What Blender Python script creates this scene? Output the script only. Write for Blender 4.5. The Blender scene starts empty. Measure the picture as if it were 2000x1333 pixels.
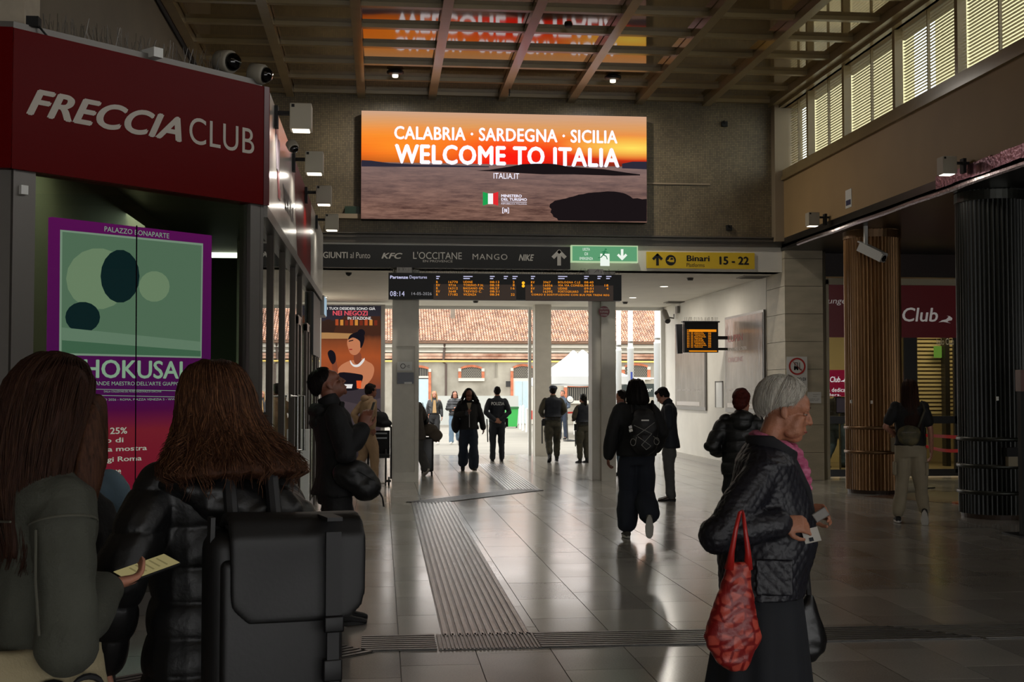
import bpy, bmesh, math, random
import numpy as np
from mathutils import Vector as V, Matrix, Euler
random.seed(7); np.random.seed(7)
SC = bpy.context.scene; COL = SC.collection
# ---------------------------------------------------------------- camera, world, exposure
F = 2500.0; CAMZ = 1.6; PITCH = math.radians(2.256); YAW = math.radians(-5.82)
cd = bpy.data.cameras.new('camera'); cd.sensor_width = 36; cd.lens = 36*F/2000; cd.clip_end = 400
cam = bpy.data.objects.new('camera', cd); COL.objects.link(cam)
cam.location = (0, 0, CAMZ); cam.rotation_euler = (math.pi/2+PITCH, 0, YAW); SC.camera = cam
wd = bpy.data.worlds.new('overcast_sky'); SC.world = wd; wd.use_nodes = True
bg = wd.node_tree.nodes['Background']; bg.inputs[0].default_value = (1, .99, .97, 1); bg.inputs[1].default_value = 4.0
SC.view_settings.view_transform = 'Standard'; SC.view_settings.look = 'None'
SC.view_settings.gamma = 1; SC.view_settings.exposure = 0; SC.view_settings.use_curve_mapping = False
def area(name, loc, size, power, col=(1,1,1), rot=(0,0,0), sy=None, spread=None):
    l = bpy.data.lights.new(name, 'AREA'); l.size = size; l.energy = power; l.color = col
    if sy: l.shape = 'RECTANGLE'; l.size_y = sy
    if spread: l.spread = spread
    o = bpy.data.objects.new(name, l); COL.objects.link(o); o.location = loc; o.rotation_euler = rot
    return o
# ---------------------------------------------------------------- pixel -> world helpers (true depth is always given)
RC = Euler((math.pi/2+PITCH, 0, YAW)).to_matrix()
def ray(px, py): return RC @ V(((px-1000)/F, (666.5-py)/F, -1))
def AY(px, py, Y): d = ray(px, py); return V((0,0,CAMZ)) + d*(Y/d.y)
def AX(px, py, X): d = ray(px, py); return V((0,0,CAMZ)) + d*(X/d.x)
def GR(px, py, z=0): d = ray(px, py); return V((0,0,CAMZ)) + d*((z-CAMZ)/d.z)
def AP(px, py, p0, n): d = ray(px, py); o = V((0,0,CAMZ)); return o + d*((p0-o).dot(n)/d.dot(n))
# ---------------------------------------------------------------- materials
def lin(h):
    if not isinstance(h, str): return tuple(h)+(1,)
    h = h.lstrip('#'); c = [int(h[i:i+2], 16)/255 for i in (0, 2, 4)]
    return tuple(x/12.92 if x <= .04045 else ((x+.055)/1.055)**2.4 for x in c)+(1,)
MATS = {}
def mat(name, col, rough=.6, metal=0, emit=None, es=1, var=0, vs=8, bump=0, bs=40, col2=None, spec=.5, stretch=None, coat=0, aniso=0, attr=False):
    if name in MATS: return MATS[name]
    m = bpy.data.materials.new(name); m.use_nodes = True; nt = m.node_tree; N = nt.nodes; L = nt.links
    b = N['Principled BSDF']; b.inputs['Roughness'].default_value = rough; b.inputs['Metallic'].default_value = metal
    b.inputs['Specular IOR Level'].default_value = spec; b.inputs['Coat Weight'].default_value = coat
    c = lin(col); b.inputs['Base Color'].default_value = c
    if emit: b.inputs['Emission Color'].default_value = lin(emit); b.inputs['Emission Strength'].default_value = es
    vec = None
    if var or bump or col2:
        tc = N.new('ShaderNodeTexCoord'); vec = tc.outputs['Object']
        if stretch:
            mp = N.new('ShaderNodeMapping'); mp.inputs['Scale'].default_value = stretch; L.new(vec, mp.inputs[0]); vec = mp.outputs[0]
    if var or col2:
        n = N.new('ShaderNodeTexNoise'); n.inputs['Scale'].default_value = vs; n.inputs['Detail'].default_value = 5; L.new(vec, n.inputs[0])
        r = N.new('ShaderNodeValToRGB'); r.color_ramp.elements[0].position = .3; r.color_ramp.elements[1].position = .7
        c2 = lin(col2) if col2 else tuple(min(1, x*(1+var)) for x in c[:3])+(1,)
        c1 = c if col2 else tuple(x*(1-var) for x in c[:3])+(1,)
        r.color_ramp.elements[0].color = c1; r.color_ramp.elements[1].color = c2
        L.new(n.outputs[0], r.inputs[0]); out = r.outputs[0]
        if attr:
            a = N.new('ShaderNodeAttribute'); a.attribute_name = 'Col'; mx = N.new('ShaderNodeMix'); mx.data_type = 'RGBA'; mx.blend_type = 'MULTIPLY'
            mx.inputs[0].default_value = 1; L.new(out, mx.inputs[6]); L.new(a.outputs[0], mx.inputs[7]); out = mx.outputs[2]
        L.new(out, b.inputs['Base Color'])
    if bump:
        n = N.new('ShaderNodeTexNoise'); n.inputs['Scale'].default_value = bs; n.inputs['Detail'].default_value = 4; L.new(vec, n.inputs[0])
        bp = N.new('ShaderNodeBump'); bp.inputs['Strength'].default_value = bump; bp.inputs['Distance'].default_value = .01
        L.new(n.outputs[0], bp.inputs['Height']); L.new(bp.outputs[0], b.inputs['Normal'])
    MATS[name] = m; return m
def emis(name, col, s=1.0):
    if name in MATS: return MATS[name]
    m = bpy.data.materials.new(name); m.use_nodes = True; N = m.node_tree.nodes; N.clear()
    e = N.new('ShaderNodeEmission'); e.inputs[0].default_value = lin(col); e.inputs[1].default_value = s
    o = N.new('ShaderNodeOutputMaterial'); m.node_tree.links.new(e.outputs[0], o.inputs[0]); MATS[name] = m; return m
def glass(name, tint='#ffffff', ior=1.5, rough=.0, refl=1.0):
    if name in MATS: return MATS[name]
    m = bpy.data.materials.new(name); m.use_nodes = True; N = m.node_tree.nodes; L = m.node_tree.links; N.clear()
    t = N.new('ShaderNodeBsdfTransparent'); t.inputs[0].default_value = lin(tint)
    g = N.new('ShaderNodeBsdfGlossy'); g.inputs['Roughness'].default_value = rough; g.inputs[0].default_value = (refl, refl, refl, 1)
    f = N.new('ShaderNodeFresnel'); f.inputs[0].default_value = ior
    mx = N.new('ShaderNodeMixShader'); o = N.new('ShaderNodeOutputMaterial')
    ge = N.new('ShaderNodeNewGeometry'); k = N.new('ShaderNodeMath'); k.operation = 'SUBTRACT'; k.inputs[0].default_value = 1; L.new(ge.outputs['Backfacing'], k.inputs[1])
    q = N.new('ShaderNodeMath'); q.operation = 'MULTIPLY'; L.new(f.outputs[0], q.inputs[0]); L.new(k.outputs[0], q.inputs[1])
    L.new(q.outputs[0], mx.inputs[0]); L.new(t.outputs[0], mx.inputs[1]); L.new(g.outputs[0], mx.inputs[2]); L.new(mx.outputs[0], o.inputs[0])
    MATS[name] = m; return m
# ---------------------------------------------------------------- objects
def tag(o, label=None, cat=None, group=None, kind=None):
    for k, v in (('label', label), ('category', cat), ('group', group), ('kind', kind)):
        if v: o[k] = v
    return o
def thing(name, label, cat, loc=(0,0,0), rz=0, group=None, kind=None):
    o = bpy.data.objects.new(name, None); COL.objects.link(o); o.location = loc; o.rotation_euler = (0,0,rz); o.empty_display_size = .1
    return tag(o, label, cat, group, kind)
def link(name, me, parent=None):
    o = bpy.data.objects.new(name, me); COL.objects.link(o)
    if parent: o.parent = parent
    return o
def copy_tree(o, parent=None):
    c = o.copy(); COL.objects.link(c); c.parent = parent
    for ch in list(o.children): copy_tree(ch, c)
    return c
def frame(d):
    d = V(d).normalized(); a = V((0,0,1)) if abs(d.z) < .95 else V((1,0,0)); x = d.cross(a).normalized(); return x, x.cross(d).normalized(), d
class MB:
    def __init__(s): s.v = []; s.f = []; s.c = None
    def add(s, vs, fs):
        k = len(s.v); s.v += [tuple(v) for v in vs]; s.f += [tuple(i+k for i in f) for f in fs]; return s
    def box(s, x0, x1, y0, y1, z0, z1):
        return s.add([(x0,y0,z0),(x1,y0,z0),(x1,y1,z0),(x0,y1,z0),(x0,y0,z1),(x1,y0,z1),(x1,y1,z1),(x0,y1,z1)],
                     [(3,2,1,0),(4,5,6,7),(0,1,5,4),(1,2,6,5),(2,3,7,6),(3,0,4,7)])
    def obox(s, c, ux, uy, uz):   # centre and three half-axis vectors
        c = V(c); ux = V(ux); uy = V(uy); uz = V(uz)
        P = [c+a*ux+b*uy+d*uz for d in (-1,1) for a, b in ((-1,-1),(1,-1),(1,1),(-1,1))]
        return s.add(P, [(3,2,1,0),(4,5,6,7),(0,1,5,4),(1,2,6,5),(2,3,7,6),(3,0,4,7)])
    def bar(s, p, q, w, h=None, up=(0,0,1)):
        p = V(p); q = V(q); d = (q-p); h = h or w; x = d.cross(V(up))
        if x.length < 1e-5: x = V((1,0,0))
        x.normalize(); y = x.cross(d).normalized(); return s.obox((p+q)/2, d/2, x*w/2, y*h/2)
    def tube(s, pts, r, n=8, cap=True):
        pts = [V(p) for p in pts]; k = len(pts); rs = r if isinstance(r, (list, tuple)) else [r]*k; vs = []; fs = []; px = None
        for i, p in enumerate(pts):
            d = (pts[min(i+1,k-1)]-pts[max(i-1,0)])
            if d.length < 1e-9: d = V((0,0,1))
            d.normalize()
            if px is None: x, y, _ = frame(d)
            else: x = (px-d*px.dot(d)).normalized(); y = x.cross(d)
            px = x
            for j in range(n): a = 2*math.pi*j/n; vs.append(p+(x*math.cos(a)+y*math.sin(a))*rs[i])
        for i in range(k-1):
            for j in range(n): fs.append((i*n+j, i*n+(j+1)%n, (i+1)*n+(j+1)%n, (i+1)*n+j))
        if cap: fs += [tuple(range(n))[::-1], tuple(range((k-1)*n, k*n))]
        return s.add(vs, fs)
    def loft(s, rings, cap=True):
        n = len(rings[0]); k = len(rings); vs = [p for r in rings for p in r]; fs = []
        for i in range(k-1):
            for j in range(n): fs.append((i*n+j, i*n+(j+1)%n, (i+1)*n+(j+1)%n, (i+1)*n+j))
        if cap: fs += [tuple(range(n))[::-1], tuple(range((k-1)*n, k*n))]
        return s.add(vs, fs)
    def lathe(s, prof, c=(0,0,0), n=24, axis=(0,0,1)):
        x, y, z = frame(axis); c = V(c)
        if abs(V(axis).normalized().z) > .95: x, y, z = V((1,0,0)), V((0,1,0)), V((0,0,1))*(1 if axis[2] > 0 else -1)
        return s.loft([[c+z*h+(x*math.cos(2*math.pi*j/n)+y*math.sin(2*math.pi*j/n))*max(r, 1e-4) for j in range(n)] for r, h in prof])
    def prism(s, pts, nrm, t):
        pts = [V(p) for p in pts]; n = len(pts); o = V(nrm).normalized()*t
        fs = [tuple(range(n))[::-1], tuple(range(n, 2*n))]+[(j, (j+1)%n, n+(j+1)%n, n+j) for j in range(n)]
        return s.add(pts+[p+o for p in pts], fs)
    def quad(s, *p): return s.add(p, [tuple(range(len(p)))])
    def ell(s, c, r, rot=None, nu=14, nv=9):
        c = V(c); R = rot or Matrix.Identity(3); rings = []
        for i in range(nv+1):
            t = math.pi*(.002+.996*i/nv)
            rings.append([c+R@V((r[0]*math.sin(t)*math.cos(2*math.pi*j/nu), r[1]*math.sin(t)*math.sin(2*math.pi*j/nu), -r[2]*math.cos(t))) for j in range(nu)])
        return s.loft(rings)
    def mesh(s, name, m=None, smooth=False):
        me = bpy.data.meshes.new(name); me.from_pydata(s.v, [], s.f); me.update()
        if smooth: me.shade_smooth()
        if m: me.materials.append(m)
        if s.c is not None:
            a = me.color_attributes.new('Col', 'FLOAT_COLOR', 'CORNER')
            arr = np.repeat(np.array(s.c, dtype=np.float32), [len(f) for f in s.f], axis=0)
            a.data.foreach_set('color', np.concatenate([arr, np.ones((len(arr),1), np.float32)], 1).ravel())
        return me
    def build(s, name, m, parent=None, smooth=False, local=False, fix=True):
        if parent and not local:
            o = V((0,0,0)); q = parent
            while q: o += q.location; q = q.parent
            s.v = [tuple(V(p)-o) for p in s.v]
        me = s.mesh(name, m, smooth)
        if fix:
            b = bmesh.new(); b.from_mesh(me); bmesh.ops.recalc_face_normals(b, faces=b.faces); b.to_mesh(me); b.free()
        return link(name, me, parent)
def sthing(name, mb, m, label, cat, group=None, smooth=False):   # a thing that is one mesh
    return tag(mb.build(name, m, None, smooth), label, cat, group)
def struct(name, mb, m, smooth=False): return tag(mb.build(name, m, None, smooth), kind='structure')
def bevel(o, w=.01, seg=2):
    b = o.modifiers.new('bevel', 'BEVEL'); b.width = w; b.segments = seg; b.limit_method = 'ANGLE'; return o
# ---------------------------------------------------------------- text, fitted to a box on a plane
def glyphs(s, bold=0, shear=0, sp=1.0, res=3):
    c = bpy.data.curves.new('t', 'FONT'); c.body = s; c.shear = shear; c.space_character = sp; c.resolution_u = res; c.fill_mode = 'FRONT'
    o = bpy.data.objects.new('t', c); me = bpy.data.meshes.new_from_object(o)
    bpy.data.objects.remove(o); bpy.data.curves.remove(c)
    if bold:   # heavier strokes: the same outlines laid side by side
        n = len(me.vertices); co = np.empty(n*3, np.float32); me.vertices.foreach_get('co', co); co = co.reshape(-1, 3)
        fs = [tuple(p.vertices) for p in me.polygons]; vs = []; ff = []
        for i, (dx, dy) in enumerate(((-bold,0),(bold,0),(0,bold*.7),(0,-bold*.7))):
            k = len(vs); vs += [tuple(q) for q in co+np.array((dx,dy,i*.0007), np.float32)]; ff += [tuple(i+k for i in f) for f in fs]
        me = bpy.data.meshes.new('t'); me.from_pydata(vs, [], ff); me.update()
    return me
def text(s, p, q, m, parent, name='lettering', right=(1,0,0), off=0, shear=0, sp=1.0, push=.003, desc=False, res=3):
    """p upper-left and q lower-right corner (world) of the inked box; letters stand push in front of the plane"""
    me = glyphs(s, off, shear, sp, res); n = len(me.vertices); a = np.empty(n*3, np.float32); me.vertices.foreach_get('co', a); a = a.reshape(-1, 3)
    lo = a.min(0); hi = a.max(0); p = V(p); q = V(q); R = V(right).normalized(); U = V((0,0,1)); nr = R.cross(U)
    w = (q-p).dot(R); h = (p-q).dot(U)
    loc = V((0,0,0)); par = parent
    while par: loc += par.location; par = par.parent
    base = p-U*h+nr*push-loc
    x = (a[:,0]-lo[0])/(hi[0]-lo[0])*w; z = (a[:,1]-lo[1])/(hi[1]-lo[1])*h
    out = np.array(base)[None]+x[:,None]*np.array(R)[None]+z[:,None]*np.array(U)[None]+a[:,2:3]*np.array(nr)[None]
    me.vertices.foreach_set('co', out.astype(np.float32).ravel()); me.update(); me.materials.clear(); me.materials.append(m)
    return link(name, me, parent)
def smooth(pts, k=4, closed=True):
    out = []; n = len(pts)
    for i in range(n):
        p0, p1, p2, p3 = (pts[(i+q) % n] for q in (-1, 0, 1, 2))
        for j in range(k):
            t = j/k; out.append(tuple(.5*((2*p1[m])+(-p0[m]+p2[m])*t+(2*p0[m]-5*p1[m]+4*p2[m]-p3[m])*t*t+(-p0[m]+3*p1[m]-3*p2[m]+p3[m])*t**3) for m in (0, 1)))
    return out
# ---------------------------------------------------------------- shared materials
M_plaster = mat('white_plaster', '#d6d2c8', .7, var=.05, vs=2, bump=.1, bs=60)
M_cream = mat('cream_paint', '#8a7a63', .6, var=.07, vs=1.5, bump=.05, bs=90)
M_black = mat('black_gloss', '#08080a', .45, spec=.3)
M_blackm = mat('black_matte', '#0a0a0b', .7)
M_white = mat('white_paint', '#d8d8d4', .5)
M_alu = mat('grey_aluminium', '#6d6a66', .38, .8)
M_bronze = mat('bronze_anodised_frame', '#2c2620', .35, .7)
M_wtext = mat('white_lettering', '#e8e6e0', .6)
M_steel = mat('brushed_steel', '#9a9a98', .25, 1)
# ================================================================ THE HALL
XL, XR, YB, ZC = -3.0, 7.20, 22.55, 6.8
M_ceil = mat('glossy_ceiling_enamel', '#8a7448', .05, metal=.6, var=.08, vs=1.2, bump=.02, bs=3, spec=.9)
M_beam = mat('beige_beam_paint', '#85724f', .22, var=.06, vs=3)
ceil = struct('ceiling', MB().box(XL-.3, XR+.3, -8, YB+.4, ZC+.13, ZC+.4), M_beam)
bx = [-2.85+1.24*i for i in range(9)]
ry = [YB-.06-1.03*i for i in range(28)]
for x in bx[:-1]+[7.06]:
    MB().box(x-.07, x+.07, -8, YB, ZC-.03, ZC+.13).build('beam', M_beam, ceil)
for y in ry[:8]:
    MB().box(XL, XR, y-.05, y+.05, ZC+.035, ZC+.13).build('cross_rib', M_beam, ceil)
pm = None
for j in range(7):
    for i in range(8):
        o = MB().box(bx[i]+.08, min(bx[i+1], 7.06)-.08, ry[j+1]+.055, ry[j]-.055, ZC+.095, ZC+.125).build('panel', M_ceil, ceil)
MB().box(XL, XR, -8, ry[7], ZC+.095, ZC+.13).build('far_panel', M_ceil, ceil)
# mosaic wall over the passage
def mosaic():
    m = bpy.data.materials.new('small_square_mosaic'); m.use_nodes = True; N = m.node_tree.nodes; L = m.node_tree.links; b = N['Principled BSDF']
    tc = N.new('ShaderNodeTexCoord'); mp = N.new('ShaderNodeMapping'); mp.inputs['Rotation'].default_value = (math.pi/2, 0, 0); L.new(tc.outputs['Object'], mp.inputs[0])
    br = N.new('ShaderNodeTexBrick'); br.offset = 0; br.inputs['Scale'].default_value = 1; br.inputs['Brick Width'].default_value = .032; br.inputs['Row Height'].default_value = .032
    br.inputs['Mortar Size'].default_value = .003; br.inputs['Color1'].default_value = lin('#6b5f48'); br.inputs['Color2'].default_value = lin('#857557'); br.inputs['Mortar'].default_value = lin('#42392a')
    br.inputs['Bias'].default_value = 0; L.new(mp.outputs[0], br.inputs[0])
    n = N.new('ShaderNodeTexNoise'); n.inputs['Scale'].default_value = 1.3; n.inputs['Detail'].default_value = 6; L.new(tc.outputs['Object'], n.inputs[0])
    r = N.new('ShaderNodeValToRGB'); r.color_ramp.elements[0].position = .35; r.color_ramp.elements[1].position = .7; r.color_ramp.elements[0].color = (.6,.58,.55,1); r.color_ramp.elements[1].color = (1.1,1.1,1.1,1)
    L.new(n.outputs[0], r.inputs[0]); mx = N.new('ShaderNodeMix'); mx.data_type = 'RGBA'; mx.blend_type = 'MULTIPLY'; mx.inputs[0].default_value = 1
    L.new(br.outputs[0], mx.inputs[6]); L.new(r.outputs[0], mx.inputs[7]); L.new(mx.outputs[2], b.inputs['Base Color']); b.inputs['Roughness'].default_value = .42
    bp = N.new('ShaderNodeBump'); bp.inputs['Strength'].default_value = .3; bp.inputs['Distance'].default_value = .004; L.new(br.outputs['Fac'], bp.inputs['Height']); bp.invert = True
    L.new(bp.outputs[0], b.inputs['Normal']); return m
M_mos = mosaic()
struct('wall_back', MB().box(XL, XR, YB, YB+.4, 4.22, ZC+.13), M_mos)
struct('trim_1', MB().box(-2.2, XR, YB-.10, YB, 4.30, 4.345).box(-2.2, XR, YB-.07, YB, 4.21, 4.30).box(-2.2, XR, YB-.12, YB, 4.36, 4.385), mat('dark_moulding', '#4a443b', .4, var=.1))
struct('wall_lintel', MB().box(-2.2, 7.22, YB-.02, YB+.4, 3.76, 4.21), M_plaster)
cab = MB()
for k in range(5):
    a = 5.1+.16*k; cab.tube([(a, YB-.02, 5.36), (a+.08, YB-.02, 5.37)], .004, 4)
struct('trim_2', MB().box(4.6, 5.9, YB-.03, YB, 5.33, 5.355).box(-.9, -.35, YB-.16, YB, 4.62, 4.7), M_cream)
for px, py in ((1415,243),(1424,446)):
    p = AY(px, py, YB-.04); sthing('anchor_bracket', MB().box(p.x-.05,p.x+.05,YB-.07,YB+.0,p.z-.04,p.z+.05).tube([(p.x,YB-.05,p.z),(p.x-.03,YB-.11,p.z+.05)],.012), M_blackm,
        'small dark metal stub on the mosaic wall, '+('upper right of the big screen' if py < 300 else 'low beside the yellow platform sign'), 'bracket')
# corner post and upper right wall
struct('trim_3', MB().box(7.04, XR+.36, YB-.22, YB, 4.3, ZC), M_cream)
M_rwall = mat('brown_beige_wall', '#9a7f58', .6, var=.08, vs=.9, bump=.05, bs=50)
struct('wall_right', MB().box(XR, XR+.35, -8, YB, 4.36, 5.52).box(XR, XR+.35, -8, YB, 6.72, ZC+.3), M_rwall)
struct('trim_4', MB().box(XR-.05, XR+.02, -8, YB, 5.40, 5.46).box(XR-.02, XR+.3, -8, YB, 5.46, 5.59).box(XR-.08, XR+.05, -8, YB-.2, 6.72, ZC-.02), M_beam)
# pink/silver foil strip along the lower edge
foil = mat('crinkled_silver_foil', '#77716c', .28, .9, bump=1.0, bs=25, col2='#a897a0', vs=.6)
struct('trim_5', MB().tube([(XR-.02, y, 4.165+.004*math.sin(y*3.1)) for y in np.arange(5, 21.6, .25)], .035, 7), foil)
st = thing('foil_patch', 'pink silver foil strip stuck along the lower beam by the second floodlight', 'foil strip', (XR-.01, 13, 4.27))
mb = MB(); yy = np.arange(11.2, 16.2, .25)
for i in range(len(yy)-1): mb.obox((XR-.012, yy[i]+.12, 4.31+.01*random.random()), (0,.13,0), (.01,0,.003), (0,0,.075+.02*random.random()))
mb.build('foil', mat('pink_foil', '#8a6272', .3, .7, bump=1, bs=18), st)
# clerestory windows with blinds
wy = [YB-.2, 21.03, 19.33, 17.33, 15.35, 13.35, 11.35]
M_slat = mat('cream_blind_slat', '#b9ac8c', .5)
M_pane = glass('window_glass', '#f2f7f5')
sl = MB().box(-.5,.5,-.5,.5,-.5,.5).mesh('slat', M_slat)
for k in range(6):
    y1, y0 = wy[k], wy[k+1]; w = tag(bpy.data.objects.new('window_%d' % (k+1), None), kind='structure'); COL.objects.link(w); w.location = (XR+.1, y0, 5.59)
    MB().box(XR+.0, XR+.12, y0-.045, y0+.045, 5.59, 6.74).build('post', M_beam, w)
    MB().box(XR+.06, XR+.10, (y0+y1)/2-.012, (y0+y1)/2+.012, 5.59, 6.74).build('mullion', M_beam, w)
    MB().box(XR+.22, XR+.23, y0, y1, 5.55, 6.74).build('pane', M_pane, w)
    for j in range(25):
        o = bpy.data.objects.new('slat', sl); COL.objects.link(o); o.parent = w
        o.location = (.04, (y1-y0)/2, .03+.045*j); o.scale = (.036, y1-y0-.1, .0035); o.rotation_euler = (0, math.radians(4), 0)
# left wall, right aisle
struct('wall_left', MB().box(XL-.3, XL, -8, YB+.4, 0, ZC+.3), mat('old_left_wall', '#6b6050', .7, var=.12, vs=1.2, bump=.1, bs=30))
sthing('plaster_block', MB().box(-2.99,-2.48,9.1,9.5,3.9,5.9), mat('pale_block', '#a89c8a', .7, var=.08), 'pale square block above the corner of the red fascia', 'block')
struct('trim_6', MB().tube([(XL+.04, -8, ZC-.03), (XL+.04, YB, ZC-.03)], .03, 8), M_blackm)
M_soff = mat('dark_glossy_soffit', '#1d1b19', .3, var=.2, vs=.8, bump=.1, bs=3)
struct('wall_soffit', MB().box(XR-.0, 16, -8, 23.9, 4.15, 4.25).box(XR-.0,XR+.36,-8,YB,4.2,4.36), M_soff)
struct('wall_far_right', MB().box(16, 16.2, -8, 30, 0, 4.3), mat('aisle_wall', '#4d4438', .7))
# behind the camera, unseen: station front, its openings sized to let in fill light
struct('wall_rear', MB().box(-3.3,-2.6,-8.3,-8,0,7.2).box(15.6,16.2,-8.3,-8,0,7.2).box(-2.6,15.6,-8.3,-8,3.0,7.2).box(6.6,7.4,-8.3,-8,0,7.2), M_cream)
# ---------------------------------------------------------------- floor with tiles
def floor_mat(name, c1, c2, rough):
    m = bpy.data.materials.new(name); m.use_nodes = True; N = m.node_tree.nodes; L = m.node_tree.links; b = N['Principled BSDF']
    tc = N.new('ShaderNodeTexCoord'); oi = N.new('ShaderNodeObjectInfo')
    ge = N.new('ShaderNodeNewGeometry')
    n = N.new('ShaderNodeTexNoise'); n.inputs['Scale'].default_value = 90; n.inputs['Detail'].default_value = 3; L.new(ge.outputs['Position'], n.inputs[0])
    n2 = N.new('ShaderNodeTexNoise'); n2.inputs['Scale'].default_value = 1.1; n2.inputs['Detail'].default_value = 5; L.new(ge.outputs['Position'], n2.inputs[0])
    r = N.new('ShaderNodeValToRGB'); r.color_ramp.elements[0].color = lin(c1); r.color_ramp.elements[1].color = lin(c2); r.color_ramp.elements[0].position = .3; r.color_ramp.elements[1].position = .72
    ad = N.new('ShaderNodeMath'); ad.operation = 'MULTIPLY_ADD'; ad.inputs[1].default_value = .35; L.new(oi.outputs['Random'], ad.inputs[0]); 
    m2 = N.new('ShaderNodeMath'); m2.operation = 'MULTIPLY_ADD'; m2.inputs[1].default_value = .4; m2.inputs[2].default_value = 0; L.new(n.outputs[0], m2.inputs[0])
    m3 = N.new('ShaderNodeMath'); m3.operation = 'MULTIPLY_ADD'; m3.inputs[1].default_value = .35; L.new(n2.outputs[0], m3.inputs[0]); L.new(m2.outputs[0], m3.inputs[2])
    L.new(m3.outputs[0], ad.inputs[2]); L.new(ad.outputs[0], r.inputs[0]); L.new(r.outputs[0], b.inputs['Base Color'])
    rr = N.new('ShaderNodeMapRange'); rr.inputs[3].default_value = rough-.05; rr.inputs[4].default_value = rough+.07; L.new(n2.outputs[0], rr.inputs[0]); L.new(rr.outputs[0], b.inputs['Roughness'])
    b.inputs['Specular IOR Level'].default_value = .55
    return m
M_tile = floor_mat('polished_grey_stone_tile', '#7f7c78', '#a29f99', .17)
fl = struct('floor', MB().box(-3.2, 16.2, -8.3, 32.4, -.2, -.006), mat('dark_joint', '#2a2724', .6))
TW, TL = .4665, .84
def row_off(i): return (i*.37) % 1*TL
cells = []
for i in range(-7, 35):
    x0 = i*TW+.12
    for j in range(-10, 40):
        y0 = j*TL+row_off(i)
        cells.append((x0, y0))
def vis(c):
    x, y = c
    if y < 6.3: return None
    px = 745+2500*x/y
    if not (-60 < px < 2010): return None
    if x < -1.0 and y > 9.2: return None
    return y
vc = sorted([c for c in cells if vis(c)], key=vis)
near = set(vc[:300])
tm = MB().box(0, TW-.006, 0, TL-.006, -.02, 0).mesh('tile', M_tile)
field = MB(); field.c = []
for c in cells:
    if c in near:
        o = bpy.data.objects.new('tile', tm); COL.objects.link(o); o.parent = fl; o.location = (c[0], c[1], random.uniform(-.0006, .0006))
    elif c[1] < 32:
        field.v += [(c[0],c[1],0),(c[0]+TW-.006,c[1],0),(c[0]+TW-.006,c[1]+TL-.006,0),(c[0],c[1]+TL-.006,0)]; k = len(field.v)-4; field.f.append((k,k+1,k+2,k+3))
field.c = None
tag(field.build('tile_field', M_tile, fl), kind='stuff')
struct('floor_2', MB().box(7.6, 16, 17.2, 23.4, -.01, .0015), floor_mat('reddish_floor', '#5a4338', '#74594a', .25)) if False else None
# red-brown floor band beside the columns
struct('trim_7', MB().prism([(7.3,18.9,.001),(8.5,19.6,.001),(12.5,19.6,.001),(12.5,15.0,.001),(8.6,14.4,.001),(8.2,17.5,.001)], (0,0,1), .002), floor_mat('reddish_stone', '#5c463a', '#70584a', .28))
# ---------------------------------------------------------------- tactile strips
M_rub = mat('dark_ribbed_tactile', '#3a3734', .33, .35, var=.2, vs=14, bump=.25, bs=60)
M_rub2 = mat('worn_steel_rib', '#6a6764', .27, .85, var=.25, vs=10, bump=.3, bs=50)
def strip(label, p, q, wdt, nrib, along=True, mat_r=None, skew0=0, skew1=0):
    p = V((p[0],p[1],0)); q = V((q[0],q[1],0)); d = (q-p).normalized(); n = V((-d.y, d.x, 0))
    t = thing('tactile_strip', label, 'tactile paving', tuple((p+q)/2))
    ap = lambda s: p+n*s+d*(skew0*s); aq = lambda s: q+n*s+d*(skew1*s)
    MB().prism([ap(-wdt/2), ap(wdt/2), aq(wdt/2), aq(-wdt/2)], (0,0,1), .004).build('mat', M_rub, t)
    if along:
        for k in range(nrib):
            s = (-.5+(k+.5)/nrib)*wdt; h = wdt/nrib*.28
            MB().prism([ap(s-h), ap(s+h), aq(s+h), aq(s-h)], (0,0,1), .010).build('rib', mat_r or M_rub2, t)
    else:
        L_ = (q-p).length; m = MB()
        for k in range(nrib):
            a = p+d*(L_*(k+.5)/nrib); m.obox(a+V((0,0,.006)), d*(L_/nrib*.25), n*wdt*.49, (0,0,.004))
        tag(m.build('rib', mat_r or M_rub2, t), kind='stuff')
    return t
strip('long ribbed tactile strip running from the crossing towards the entrance', (.69, 8.42), (.72, 18.55), .58, 12, skew1=0)
strip('short diagonal tactile strip joining the long strip to the one near the doors', (.55, 18.45), (2.42, 20.75), .5, 9, mat_r=M_rub)
strip('ribbed tactile strip leading out to the doors between the pillars', (2.3, 20.7), (2.4, 28.2), .56, 11)
strip('dark tactile band across the floor right of the crossing', (1.0, 8.23), (3.62, 8.23), .5, 8, mat_r=M_rub, skew1=-1)
strip('paler tactile band at the far right end of the cross band', (3.66, 8.23), (6.2, 8.23), .5, 8, mat_r=mat('pale_rib', '#57524b', .4, var=.2), skew0=-1)
strip('dark tactile band left of the crossing beside the backpack', (.35, 8.23), (-.12, 8.23), .5, 8, mat_r=M_rub)
strip('dark tactile band going to the foot of the kiosk', (-.2, 8.14), (-1.6, 6.95), .5, 8, mat_r=M_rub)
strip('square crossing pad of the tactile strips', (.36, 8.23), (1.0, 8.23), .5, 26, along=False, mat_r=M_rub)
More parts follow.
